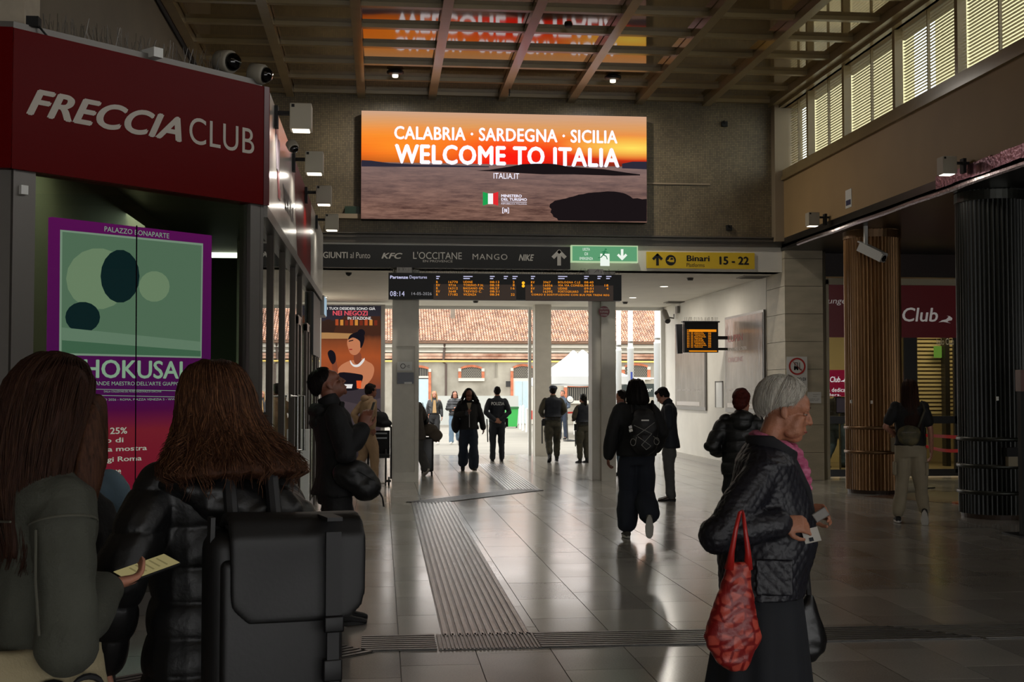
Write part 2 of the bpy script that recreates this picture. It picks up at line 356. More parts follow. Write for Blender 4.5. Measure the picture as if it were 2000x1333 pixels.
# ---------------------------------------------------------------- the passage
YE = 32.3
struct('ceiling_passage', MB().box(-2.2, 7.21, YB, YE+.3, 3.76, 4.0).box(7.2, 7.5, YB+.96, YE+.3, 3.76, 4.0), M_plaster)
struct('wall_passage_right', MB().box(7.22, 7.42, YB+.96, YE+.2, 0, 3.76), M_plaster)
struct('wall_passage_left', MB().box(-2.2, -1.75, YB-1, YE+.2, 0, 3.76), M_plaster)
struct('baseboard_right', MB().box(7.18, 7.22, YB+.96, YE, 0, .12), mat('skirting_stone', '#a29c90', .5))
struct('trim_8', MB().box(-1.75, 7.22, YE, YE+.1, 3.68, 3.76), M_white)
struct('door_1', MB().box(7.12, 7.22, YE-.1, YE, 0, 3.7), M_white)
def pillar(x0, x1, y0, dpt, z1, label, panel=True, m=None):
    t = thing('entrance_pillar', label, 'pillar', ((x0+x1)/2, y0+dpt/2, 0))
    m = m or M_pil
    w = x1-x0
    MB().box(x0+.025, x1-.025, y0+.025, y0+dpt, 0, z1).build('core', m, t)
    if panel:
        MB().box(x0, x0+.07, y0, y0+dpt, 0, z1).build('corner_strip', m, t); MB().box(x1-.07, x1, y0, y0+dpt, 0, z1).build('corner_strip', m, t)
        MB().box(x0+.07, x1-.07, y0, y0+.05, 0, .18).build('rail', m, t); MB().box(x0+.07, x1-.07, y0, y0+.05, 2.4, z1).build('rail', m, t)
    return t
M_pil = mat('grey_painted_pillar', '#cdc9be', .5, var=.04)
xa = AY(766, 765, 22.7).x; xb = AY(818, 765, 22.7).x
p1 = pillar(xa, xb, 22.7, .46, 3.76, 'grey boxed pillar with a wheelchair notice, left of the doorway')
xc = AY(1151, 765, 23.1).x; xd = AY(1203, 765, 22.7).x
t = thing('entrance_pillar', 'grey pillar with a round red sticker near its top', 'pillar', ((xc+xd)/2, 22.9, 0))
MB().box(xc, xd, 22.7+.10, 23.2, 0, 3.76).build('core', M_pil, t); MB().box(xc+.155, xd, 22.7, 22.82, 0, 3.76).build('front_casing', M_pil, t)
MB().box(xc+.18, xd-.05, 22.69, 22.70, .2, 3.2).build('front_panel', M_pil, t)
xe = AY(1043, 765, 31.5).x; xf = AY(1079, 765, 31.5).x
p3 = pillar(xe, xf, 31.5, .45, 3.76, 'plain grey pillar at the far door line, behind the soldier', panel=False)
struct('door_2', MB().box(xe-.09, xe-.02, 31.9, 32.0, 0, 3.7), M_white)
# notices on left pillar
def plate(name, label, cat, box, Y, m, th=.015, parent=None):
    a = AY(box[0], box[1], Y); b = AY(box[2], box[3], Y)
    t = thing(name, label, cat, ((a.x+b.x)/2, Y, b.z)); MB().box(a.x, b.x, Y, Y+th, b.z, a.z).build('plate', m, t); return t
def tx(s, box, Y, m, parent, **k):
    return text(s, AY(box[0], box[1], Y), AY(box[2], box[3], Y), m, parent, **k)
t = plate('notice_plate', 'pale wall notice with a round pictogram above the dark plate on the left pillar', 'notice', (776,707,805,724), 22.675, M_white)
c = AY(787,715.5,22.67); MB().lathe([(.045,0),(.045,.004)], (c.x,22.668,c.z), 20, (0,-1,0)).build('pictogram', M_black, t)
MB().lathe([(.035,0),(.035,.006)], (c.x,22.668,c.z), 20, (0,-1,0)).build('pictogram_disc', M_white, t); tx('+ VO', (793,713,800,719), 22.673, M_black, t)
t = plate('card_slot_plate', 'dark blue plate under the wheelchair notice on the left pillar', 'notice', (776,728,808,750), 22.675, mat('navy_plate', '#161a2e', .3))
MB().box(AY(792,0,22.67).x, AY(807,0,22.67).x, 22.668, 22.674, AY(0,750,22.67).z, AY(0,746,22.67).z).build('tab', M_white, t)
c = AY(1180,609,22.68); t = thing('round_sticker', 'round dark red sticker near the top of the right pillar', 'sticker', (c.x,22.68,c.z))
MB().lathe([(.1,0),(.1,.006)], (c.x,22.69,c.z), 28, (0,-1,0)).build('disc', mat('dark_red_disc', '#7a1f28', .4), t)
for k, s in enumerate(('VIETATO', 'FUMARE', 'NO SMOKING')): tx(s, (1171+k*1.5,602+k*6,1189-k*1.5,605+k*6), 22.683, M_wtext, t)
# ---------------------------------------------------------------- signs over the passage
YS = YB-.3
M_stext = mat('grey_sign_lettering', '#a9a69f', .6)
a = AY(624,477,YS); b = AY(1114,526,YS)
t = thing('direction_sign', 'long black sign with shop names and an up arrow', 'sign', ((a.x+b.x)/2, YS, b.z))
MB().box(a.x-.3, b.x, YS, YS+.16, b.z, a.z).build('panel', M_blackm, t)
MB().box(a.x+.5,a.x+.55,YS+.1,YB,a.z-.1,a.z-.05).box(b.x-.55,b.x-.5,YS+.1,YB,a.z-.1,a.z-.05).build('bracket', M_alu, t)
for s, bxx, kw in (('GIUNTI',(631,492,679,505),dict(off=.02)),('al Punto',(684,493,723,505),{}),('KFC',(745,494,786,506),dict(off=.03,shear=.3)),
    ("L'OCCITANE",(807,492,902,507),{}),('EN PROVENCE',(826,508,884,513),{}),('MANGO',(923,496,991,508),dict(sp=1.15)),('NIKE',(1013,497,1043,510),dict(off=.035,shear=.3))):
    tx(s, bxx, YS, M_stext, t, **kw)
def arrow(cx, y0, y1, w, Y, m, parent, down=False, th=.4):
    """pixel arrow: bars of geometry"""
    top, bot = (y1, y0) if down else (y0, y1); s = -1 if down else 1
    pc = lambda x, y: AY(x, y, Y)-V((0,.003,0)); mb = MB(); k = w*.16
    mb.prism([pc(cx-k*.8,top+3*s), pc(cx+k*.8,top+3*s), pc(cx+k*.8,bot), pc(cx-k*.8,bot)], (0,-1,0), .002)
    for q in (-1,1):
        A_ = pc(cx-q*w*.06, top); B_ = pc(cx+q*w*.44, top+s*w*.5); d_ = (B_-A_).normalized(); n_ = d_.cross(V((0,1,0)))*k*.8*Y/F
        mb.prism([A_-n_+d_*0, A_+n_, B_+n_, B_-n_], (0,-1,0), .0025)
    mb.build('arrow', m, parent)
arrow(1092, 490, 519, 28, YS, M_stext, t)
# yellow platform sign
a = AY(1263,492,YB-.06); b = AY(1474,526,YB-.06)
t = thing('platform_sign', 'yellow platform sign with arrow and train symbol', 'sign', ((a.x+b.x)/2, YB-.06, b.z))
MB().box(a.x, b.x, YB-.06, YB-.02, b.z, a.z).build('panel', mat('signal_yellow', '#d8b50a', .45), t)
arrow(1284, 497, 519, 20, YB-.06, M_black, t)
c = AY(1310,508.5,YB-.065); MB().lathe([(.095,0),(.095,.004)], (c.x,YB-.062,c.z), 28, (0,-1,0)).build('symbol_disc', M_black, t)
MY = MATS['signal_yellow']
MB().prism([V((c.x+dx*.1,YB-.067,c.z+dz*.1)) for dx,dz in ((-.2,.5),(.45,.5),(.62,.1),(.62,-.35),(-.1,-.35),(-.7,-.1),(-.35,.15))], (0,-1,0), .002).build('train_symbol', MY, t)
MB().prism([V((c.x+dx*.1,YB-.070,c.z+dz*.1)) for dx,dz in ((-.05,.4),(.4,.4),(.48,.1),(-.1,.05))], (0,-1,0), .002).build('train_window', M_black, t)
for s, bxx, kw in (('Binari',(1341,499,1386,511),dict(off=.03)),('Platforms',(1341,514,1376,522),{}),('15 - 22',(1405,501,1463,518),dict(off=.045))):
    tx(s, bxx, YB-.06, M_black, t, **kw)
# green exit lightbox
a = AY(1118,481,YS); b = AY(1244,511,YS)
t = thing('emergency_exit_sign', 'lit green emergency exit sign with running man and down arrow', 'exit sign', ((a.x+b.x)/2, YS, b.z))
MB().box(a.x-.02, b.x+.02, YS+.005, YS+.12, b.z-.02, a.z+.02).build('frame', emis('frame_glow', '#c8e6b4', .75), t)
MB().box(a.x-.0, b.x+.0, YS+.0, YS+.02, b.z-.0, a.z+.0).build('diffuser', emis('green_lightbox', '#63a578', .85), t)
MB().box(a.x+.1,a.x+.14,YS+.1,YB,a.z-.1,a.z-.06).box(b.x-.14,b.x-.1,YS+.1,YB,a.z-.1,a.z-.06).build('bracket', M_alu, t)
EW = emis('sign_white', '#f2fbf0', .95)
for k, s in enumerate(('USCITA','DI','EMERGENZA')): tx(s, ((1138,484.5,1152,490),(1142,493.5,1148,499),(1132,502.5,1158,508))[k], YS, EW, t)
arrow(1215, 487, 507, 19, YS, EW, t, down=True)
MB().box(AY(1171,0,YS).x, AY(1189,0,YS).x, YS-.004, YS, AY(0,508,YS).z, AY(0,483,YS).z).build('doorway_symbol', EW, t)
EG = emis('sign_green', '#3f8f60', .7); pc = lambda x, y: AY(x,y,YS)-V((0,.007,0))
run = MB(); run.lathe([(.018,0),(.018,.003)], pc(1183,487.5), 12, (0,-1,0))
for p0, p1_, w in (((1182,490),(1178,498),.035),((1181,491),(1187,494),.014),((1181,491),(1175,493),.014),((1178,498),(1184,501),.018),((1184,501),(1186,507),.015),((1178,498),(1174,503),.018),((1174,503),(1168,504),.014)):
    A_, B_ = pc(*p0), pc(*p1_); d_ = (B_-A_).normalized(); n_ = d_.cross(V((0,1,0)))*w/2; run.prism([A_-n_, A_+n_, B_+n_, B_-n_], (0,-1,0), .002)
run.build('running_figure', EG, t)
p = AY(688,412,YB-.1); t = sthing('exit_light', MB().box(p.x-.13,p.x+.13,YB-.1,YB,p.z-.07,p.z+.08), mat('dim_green_box', '#1d3325', .3), 'unlit dark green exit light beside the lower left of the big screen', 'exit light')
# ---------------------------------------------------------------- departures board
YD = 21.9; a = AY(759,533,YD); b = AY(1214,585,YD); b.z = AY(759,584.5,YD).z
t = thing('departure_board', 'hanging departures board with orange train times', 'departure board', ((a.x+b.x)/2, YD, b.z))
MB().box(a.x, b.x, YD, YD+.22, b.z, a.z).build('case', M_black, t)
for px in (790,1165):
    c = AY(px,530,YD); MB().box(c.x-.13,c.x+.13,YD+.06,YD+.2,a.z-.01,a.z+.1).box(c.x-.13,c.x+.13,YD+.2,YB+.06,a.z+.0,a.z+.07).box(c.x-.1,c.x+.1,YB-.01,YB+.06,a.z+.05,3.775).build('hanger', M_alu, t)
for x0, x1 in ((852,1004),(1030,1192)):
    MB().box(AY(x0-4,0,YD).x, AY(x1+4,0,YD).x, YD-.002, YD+.01, AY(0,580,YD).z, AY(0,548,YD).z).build('display', mat('amber_display_dark', '#1a0d04', .4, emit='#1e0f04', es=1), t)
EA = emis('amber_led', '#ff9a1e', .95); EB = emis('pale_led', '#dcdcff', .8)
tx('Partenze', (762,538.5,797,545), YD, EB, t, off=.03); tx('Departures', (800,538.5,834,546.5), YD, EB, t)
tx('08:14', (762,569,790,579), YD, EB, t, sp=1.1); tx('14-05-2026', (804,571,843,577), YD, emis('pale_led_dim', '#b8b8bc', .6), t, sp=1.1)
rows = (('R','16770','UDINE','08:13','2'),('RV','9716','TORINO P.N.','08:18','8'),('R','16312','BASSANO GR.','08:27','16'),('RV','3648','TREVISO C.','08:31',''),('R','17182','VICENZA','08:34','22'))
rows2 = (('RV','3967','BOLOGNA C.LE','08:40',''),('R','16056','VIA VIA CONEGL','08:43','18'),('RV','3688','UDINE','09:01','4'),('R','16395','PORTOGRUARO','09:09',''))
def wpx(s, n=None): return len(s)*3.55
for rr, cols, y0 in ((rows,(852,876,905,957,1000),549.0),(rows2,(1037,1061,1090,1141,1183),549.5)):
    for k, r in enumerate(rr):
        y = y0+k*6.1
        for s, x in zip(r, cols):
            if s:
                w = len(s)*3.6; w = min(w, 50); x_ = x if not (x in (1000,1183)) else x+5-w
                tx(s, (x_, y, x_+w, y+4.6), YD, EA, t, sp=1.12, res=2, off=.01)
tx('CORSO E SOSTITUZIONI CON BUS PER TRENI REG', (1038,574,1190,578.8), YD, EA, t, sp=1.1, res=2, off=.01)
hd = MB()
for x, w in ((852,7),(905,18),(957,9),(984,8),(1001,10),(1037,8),(1090,18),(1141,9),(1167,8),(1184,10)):
    for yy_ in (539.5,543.5):
        p = AY(x,yy_,YD); q = AY(x+w*(1 if yy_ < 541 else .7),yy_+1.8,YD); hd.box(p.x,q.x,YD-.004,YD,q.z,p.z)
tag(hd.build('column_headings', EB, t), kind='stuff')
for y in (553,559):
    c = AY(1022,y,YD); MB().lathe([(.026,0),(.026,.01)], (c.x,YD,c.z), 14, (0,-1,0)).build('signal_lamp', emis('amber_lamp', '#ffb428', 1.2), t)
sp_ = MB()
for k in range(110):
    x = a.x+(b.x-a.x)*(k+.5)/110; sp_.tube([(x,YD+.1,a.z),(x+random.uniform(-.05,.05),YD+.02,a.z+random.uniform(.06,.11))], .0025, 3)
tag(sp_.build('bird_spikes', M_steel, t), kind='stuff')
# ---------------------------------------------------------------- big LED screen
YL = 22.25; a = AY(706,216,YL); b = AY(1263.5,435,YL); wS = b.x-a.x
t = thing('led_screen', 'huge lit screen showing a sunset sea with welcome text', 'screen', ((a.x+b.x)/2, YL, b.z))
MB().box(a.x, b.x, YL+.01, YB-.02, b.z, a.z).build('case', M_blackm, t)
def screen_mat():
    m = bpy.data.materials.new('sunset_display'); m.use_nodes = True; N = m.node_tree.nodes; L = m.node_tree.links; N.clear()
    tc = N.new('ShaderNodeTexCoord'); s = N.new('ShaderNodeSeparateXYZ'); L.new(tc.outputs['Generated'], s.inputs[0])
    nz = N.new('ShaderNodeTexNoise'); nz.inputs['Scale'].default_value = 3; nz.inputs['Detail'].default_value = 6
    mp = N.new('ShaderNodeMapping'); mp.inputs['Scale'].default_value = (1.2, 1, 6); L.new(tc.outputs['Generated'], mp.inputs[0]); L.new(mp.outputs[0], nz.inputs[0])
    z = N.new('ShaderNodeMath'); z.operation = 'MULTIPLY_ADD'; z.inputs[1].default_value = .07; L.new(nz.outputs[0], z.inputs[0]); 
    z0 = N.new('ShaderNodeMath'); z0.operation = 'SUBTRACT'; z0.inputs[1].default_value = .035; L.new(s.outputs[2], z0.inputs[0]); L.new(z0.outputs[0], z.inputs[2])
    r = N.new('ShaderNodeValToRGB'); L.new(z.outputs[0], r.inputs[0]); cr = r.color_ramp
    st = ((.54,'#8a2a18'),(.60,'#d83014'),(.68,'#ee5a1c'),(.78,'#f08a35'),(.88,'#dd9a5c'),(1,'#c9a084'))
    cr.elements[0].position = st[0][0]; cr.elements[0].color = lin(st[0][1]); cr.elements[1].position = 1; cr.elements[1].color = lin(st[-1][1])
    for p_, c_ in st[1:-1]: e = cr.elements.new(p_); e.color = lin(c_)
    # red centre glow and yellow sun to the right
    def glow(cx, cz, sx, sz, col, base):
        m2 = N.new('ShaderNodeMapping'); m2.inputs['Location'].default_value = (-cx/sx, 0, -cz/sz); m2.inputs['Scale'].default_value = (1/sx, 0, 1/sz); L.new(tc.outputs['Generated'], m2.inputs[0])
        g = N.new('ShaderNodeTexGradient'); g.gradient_type = 'SPHERICAL'; L.new(m2.outputs[0], g.inputs[0])
        x = N.new('ShaderNodeMix'); x.data_type = 'RGBA'; L.new(g.outputs[1], x.inputs[0]); L.new(base, x.inputs[6]); x.inputs[7].default_value = lin(col); return x.outputs[2]
    c1 = glow(.5, .58, .35, .30, '#ff1c10', r.outputs[0]); c1 = glow(.95, .70, .28, .12, '#ffe060', c1); c1 = glow(.14, .68, .35, .25, '#ff9028', c1)
    L2 = N.new('ShaderNodeValToRGB'); n2 = N.new('ShaderNodeTexNoise'); n2.inputs['Scale'].default_value = 9; n2.inputs['Detail'].default_value = 8; n2.inputs['Roughness'].default_value = .7
    mp2 = N.new('ShaderNodeMapping'); mp2.inputs['Scale'].default_value = (1.3, 1, 4); L.new(tc.outputs['Generated'], mp2.inputs[0]); L.new(mp2.outputs[0], n2.inputs[0]); L.new(n2.outputs[0], L2.inputs[0])
    L2.color_ramp.elements[0].color = lin('#4d3530'); L2.color_ramp.elements[0].position = .35; L2.color_ramp.elements[1].color = lin('#8d6a5c'); L2.color_ramp.elements[1].position = .68
    up = N.new('ShaderNodeMapRange'); up.inputs[1].default_value = .1; up.inputs[2].default_value = .5; up.inputs[3].default_value = 0; up.inputs[4].default_value = .55; L.new(s.outputs[2], up.inputs[0])
    sm = N.new('ShaderNodeMix'); sm.data_type = 'RGBA'; L.new(up.outputs[0], sm.inputs[0]); L.new(L2.outputs[0], sm.inputs[6]); sm.inputs[7].default_value = lin('#83706f')
    sw = N.new('ShaderNodeMath'); sw.operation = 'GREATER_THAN'; sw.inputs[1].default_value = .525; L.new(s.outputs[2], sw.inputs[0])
    mx = N.new('ShaderNodeMix'); mx.data_type = 'RGBA'; L.new(sw.outputs[0], mx.inputs[0]); L.new(sm.outputs[2], mx.inputs[6]); L.new(c1, mx.inputs[7])
    w = N.new('ShaderNodeTexWave'); w.wave_type = 'BANDS'; w.bands_direction = 'Z'; w.inputs['Scale'].default_value = 22; L.new(tc.outputs['Generated'], w.inputs[0])
    ws = N.new('ShaderNodeMapRange'); ws.inputs[3].default_value = .95; ws.inputs[4].default_value = 1.12; L.new(w.outputs[0], ws.inputs[0])
    e = N.new('ShaderNodeEmission'); L.new(mx.outputs[2], e.inputs[0]); L.new(ws.outputs[0], e.inputs[1]); o = N.new('ShaderNodeOutputMaterial'); L.new(e.outputs[0], o.inputs[0]); return m
MB().quad((a.x,YL,b.z),(b.x,YL,b.z),(b.x,YL,a.z),(a.x,YL,a.z)).build('display', screen_mat(), t, fix=False)
EDK = emis('screen_dark', '#1a1416', 1); EDK2 = emis('screen_dark_blue', '#2c2a38', 1); EWH = emis('screen_white', '#eeecff', 1.25)
def spoly(pts, m, push, name='picture_shape'): MB().prism([AY(x,y,YL)-V((0,push,0)) for x, y in pts], (0,-1,0), .001).build(name, m, t)
spoly([(706,313),(725,314),(760,319),(820,322),(880,323),(955,325),(955,327),(706,325.5)], EDK2, .002)
spoly([(1215,320),(1235,316),(1263,316),(1263,331),(1215,329)], EDK2, .002)
spoly([(930,334),(955,332),(975,329),(1000,325),(1020,321),(1045,320),(1070,320),(1085,321),(1110,326),(1140,328),(1180,331),(1220,337),(1250,341),(1250,343),(1200,343.5),(1120,341),(1060,341),(1010,338),(960,335)], EDK, .006)
spoly([(1074,399),(1079,396),(1083,392.5),(1090,391),(1097,389.5),(1105,388),(1112,385.5),(1120,384),(1130,380.5),(1139,379.5),(1149,377),(1160,376),(1172,375.5),(1186,374),(1200,374.5),(1210,376),(1218,377.5),(1225,380.5),(1231,384),(1236,388),(1245,387.5),(1254,389.5),(1263,389),(1263,433),(1090,431),(1088,427),(1081,424),(1079,419),(1075,415),(1077,409),(1073,405)], EDK, .003)
T = lambda s, bx_, m=EWH, **k: text(s, AY(bx_[0],bx_[1],YL), AY(bx_[2],bx_[3],YL), m, t, push=.004, **k)
T('CALABRIA · SARDEGNA · SICILIA', (770,246,1206,281), off=.03, sp=1.05); T('WELCOME TO ITALIA', (771,281,1210,328), off=.04, sp=1.08)
T('ITALIA.IT', (964,338,1014,350)); T('MINISTERO', (979,380,1019,386), off=.02); T('DEL TURISMO', (979,387,1029,393), off=.02); T('REPUBBLICA ITALIANA', (979,397,1029,400)); 
for i, cc in enumerate(('#1fa050','#f4f4f4','#e02a30')):
    x0 = 943+i*10; d0 = (0,3,3,0)[i]; d1 = (0,3,3,0)[i+1]; spoly([(x0,375+d0),(x0+10,375+d1),(x0+10,402-d1),(x0,402-d0)], emis('flag_%d' % i, cc, 1), .003, 'flag_band')
spoly([(979,394.3),(1029,395),(1029,395.8),(979,395)], EWH, .003, 'rule')
for q in ([(981,406),(984,406),(984,407),(982.2,407),(982.2,416),(984,416),(984,417),(981,417)],[(994,406),(991,406),(991,407),(992.8,407),(992.8,416),(991,416),(991,417),(994,417)]): spoly(q, EWH, .003, 'logo_bracket')
T('ENI', (984.6,408,990.6,415), off=.03)
# small fittings on the ceiling
for px, py, nm in ((772,150,'left'),(1197,160,'right')):
    c = AP(px, py, V((0,0,ZC-.02)), V((0,0,1))); t = thing('ceiling_spotlight', 'small round spotlight in the coffered ceiling, '+('above the left end' if nm == 'left' else 'tilted one above the right end')+' of the screen', 'spotlight', tuple(c))
    MB().lathe([(.11,.1),(.14,.09),(.14,.06),(.06,.03),(.06,.07)], c, 18).build('ring', M_black, t, True)
    area('ceiling_spot_lamp', (c.x, c.y, c.z-.04), .12, 60, (1,.93,.82))
    MB().lathe([(.045,-.01),(.05,.0),(.05,.04)], c, 14).build('bulb', emis('spot_glow', '#fff2d8', 1.6), t)
c = AY(995, 148, 21.6); t = thing('hanging_camera', 'dark camera on a thin rod hanging from the ceiling above the screen', 'camera', tuple(c))
MB().tube([(c.x,21.6,c.z-.03),(c.x,21.6,ZC-.1)], .012).build('rod', M_blackm, t); MB().box(c.x-.05,c.x+.05,21.5,21.75,c.z-.15,c.z-.02).build('housing', M_blackm, t); MB().tube([(c.x,21.6,c.z-.15),(c.x,21.6,c.z-.35)],.008).build('cable', M_blackm, t)
for px, py in ((1110,48),):
    c = AP(px,py,V((0,0,ZC+.09)),V((0,0,1))); sthing('smoke_detector', MB().lathe([(.05,-.03),(.06,0)],c,14), M_blackm, 'tiny dark detector on the coffered ceiling', 'detector')
# downlights, vents and detectors of the passage ceiling
dl = None
for k, (px, py, lb) in enumerate(((1297,559,'by the yellow platform sign'),(1236,581,'behind the right pillar'),(632,580,'above the advertising poster'))):
    c = AP(px, py, V((0,0,3.76)), V((0,0,1))); t = thing('downlight', 'round lit downlight in the passage ceiling '+lb, 'downlight', tuple(c), group='downlights of the passage')
    MB().lathe([(.10,-.012),(.12,0)], c, 20).build('rim', M_white, t); MB().lathe([(.08,-.016),(.08,-.002)], c, 20).build('lamp', emis('downlight_glow', '#fff4e0', 2.5), t)
    area('downlight_lamp', (c.x,c.y,3.72), .12, 45, (1,.93,.82))
for px, py, lb in ((1348,543,'near the right wall'),(1221,590,'beside the door line'),(929,588,'centre of the door header')):
    c = AP(px, py, V((0,0,3.76)), V((0,0,1))); sthing('smoke_detector', MB().lathe([(.05,-.05),(.07,0)], c, 14), mat('dark_plastic', '#3a3836', .5), 'small dark detector under the passage ceiling, '+lb, 'detector')
for px, py, lb in ((1470,541,'nearest the yellow sign'),(1320,590,'over the small timetable screen')):
    c = AP(px, py, V((0,0,3.76)), V((0,0,1))); t = thing('ceiling_vent', 'flat rectangular vent in the passage ceiling, '+lb, 'vent', tuple(c))
    MB().box(c.x-.25,c.x+.25,c.y-.25,c.y+.25,3.745,3.762).build('frame', mat('vent_grey', '#86827a', .6), t)
    for q in range(5): MB().box(c.x-.2,c.x+.2,c.y-.2+q*.09,c.y-.16+q*.09,3.738,3.75).build('slat', mat('vent_slat', '#5a5650', .6), t)
c = AP(681,527,V((0,0,3.76)),V((0,0,1))); c = AY(681,527,23.4); t = thing('dome_camera', 'white dome camera under the passage ceiling below the black sign', 'camera', tuple(c))
MB().lathe([(.08,3.77-c.z),(.08,-.02),(.07,-.05)], c, 18).build('housing', M_white, t); MB().lathe([(.06,-.05),(.05,-.09),(.02,-.115),(0.001,-.12)], c, 18).build('dome', M_black, t, True)
# emergency lamp
# ================================================================ OUTSIDE
M_pave = mat('pale_outdoor_paving', '#7d796f', .8, var=.1, vs=.7)
struct('ground', MB().box(-40, 60, 32.4, 100, -.25, -.01), M_pave)
YW = 62.0
bl = thing('brick_warehouse', 'old rendered railway building with a terracotta tiled roof beyond the doors', 'building', (5, YW, 0))
M_ren = mat('old_grey_render', '#7a756a', .9, col2='#aaa598', vs=.9, bump=.2, bs=8)
M_brick = mat('orange_brick', '#b0684a', .85, var=.25, vs=6)
M_bwhite = mat('white_stone_trim', '#c0bcb2', .8)
zc = lambda y: CAMZ+(765-y)/F*YW
X0, X1 = -7, 18
MB().box(X0, X1, YW, YW+.4, 0, zc(688)).build('wall', M_ren, bl)
MB().box(X0, X1, YW-.25, YW, zc(679.5), zc(672)).build('cornice', M_bwhite, bl)
MB().box(X0, X1, YW-.08, YW, zc(686), zc(679.5)).build('frieze', mat('frieze_grey', '#a09b90', .9, var=.1, vs=3), bl)
MB().box(X0, X1, YW-.14, YW, zc(688.5), zc(686)).build('string_course', M_bwhite, bl)
MB().box(X0, X1, YW-.10, YW, zc(696), zc(691)).build('brick_course', mat('worn_brick_band', '#8a5f4b', .9, col2='#c4a590', vs=2.2), bl)
MB().box(X0, X1, YW-.14, YW, zc(701.5), zc(697)).build('brick_course', MATS['worn_brick_band'], bl)
MB().box(X0, X1, YW-.04, YW, zc(697), zc(696)).box(X0, X1, YW-.04, YW, zc(704), zc(701.5)).build('shadow_course', mat('course_shadow', '#3d352e', .9), bl)  # dark strips painting the shadow under each brick course
MB().tube([(X0,YW-.35,zc(669.5)),(X1,YW-.35,zc(669.5))], .07, 8).build('gutter', mat('copper_gutter', '#7c5f4c', .6), bl)
yp = MB(); yp.tube([(X0,YW-.2,zc(706.5)),(X1,YW-.2,zc(706.5))], .045, 8); yp.build('gas_pipe', mat('yellow_pipe', '#d6bc66', .5), bl)
cx = AY(868,700,YW-.2).x
MB().tube([(cx,YW-.3,zc(672)),(cx,YW-.15,zc(682)),(cx-.05,YW-.15,zc(708)),(cx+.08,YW-.15,zc(712)),(cx+.08,YW-.15,0)], .055, 8).build('downpipe', mat('rusty_downpipe', '#4a3c35', .6), bl)
# roof of half-round tiles: separate tiles too small to pick apart -> one joined part
rf = MB(); rf.c = []; sl_ = math.radians(26); tw = .13; tl = .21
for j in range(44):
    for i in range(int((X1-X0)/tw)):
        x = X0+i*tw; s0 = j*tl; b0 = V((x, YW-.42+s0*math.cos(sl_), zc(669)+s0*math.sin(sl_)+.03)); jit = random.uniform(-.02,.02)
        e = V((0, math.cos(sl_), math.sin(sl_))); nn = V((0,-math.sin(sl_), math.cos(sl_))); vs = []
        for q, (ww, lift) in enumerate(((.5,.025),(.40,0))):
            for a_ in (0, 60, 120, 180):
                r_ = tw*ww; vs.append(b0+e*(q*tl*1.1+jit)+V((tw/2-math.cos(math.radians(a_))*r_,0,0))+nn*(math.sin(math.radians(a_))*r_*.9+lift))
        rf.add(vs, [(k, k+1, k+5, k+4) for k in range(3)]+[(0,1,2,3)]); g = random.choice((1,1,.9,.78,1.08,.62)); h = random.uniform(.9,1.08); rf.c += [(g, g*h, g*h*h)]*4
M_rooft = mat('terracotta_tile', '#b58e78', .85, attr=True, var=.25, vs=1.3)
tag(rf.build('roof_tiles', M_rooft, bl, fix=False), kind='stuff')
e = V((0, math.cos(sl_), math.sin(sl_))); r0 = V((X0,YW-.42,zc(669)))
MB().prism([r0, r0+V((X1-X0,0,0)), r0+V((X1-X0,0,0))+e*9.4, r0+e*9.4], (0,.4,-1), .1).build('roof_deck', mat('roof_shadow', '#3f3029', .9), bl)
c = AY(884,660,YW+2.2); MB().box(c.x-.11,c.x+.11,YW+2.0,YW+2.3,zc(669)+.9,zc(669)+2.05).build('chimney', mat('chimney_render', '#736a5f', .9, var=.2, vs=4), bl)
MB().box(c.x-.14,c.x+.14,YW+1.97,YW+2.33,zc(669)+2.05,zc(669)+2.12).build('chimney_cap', M_brick, bl)
M_grille = mat('lattice_bars', '#8a8478', .6); M_dwin = mat('dark_window_hole', '#1d1b1a', .5)
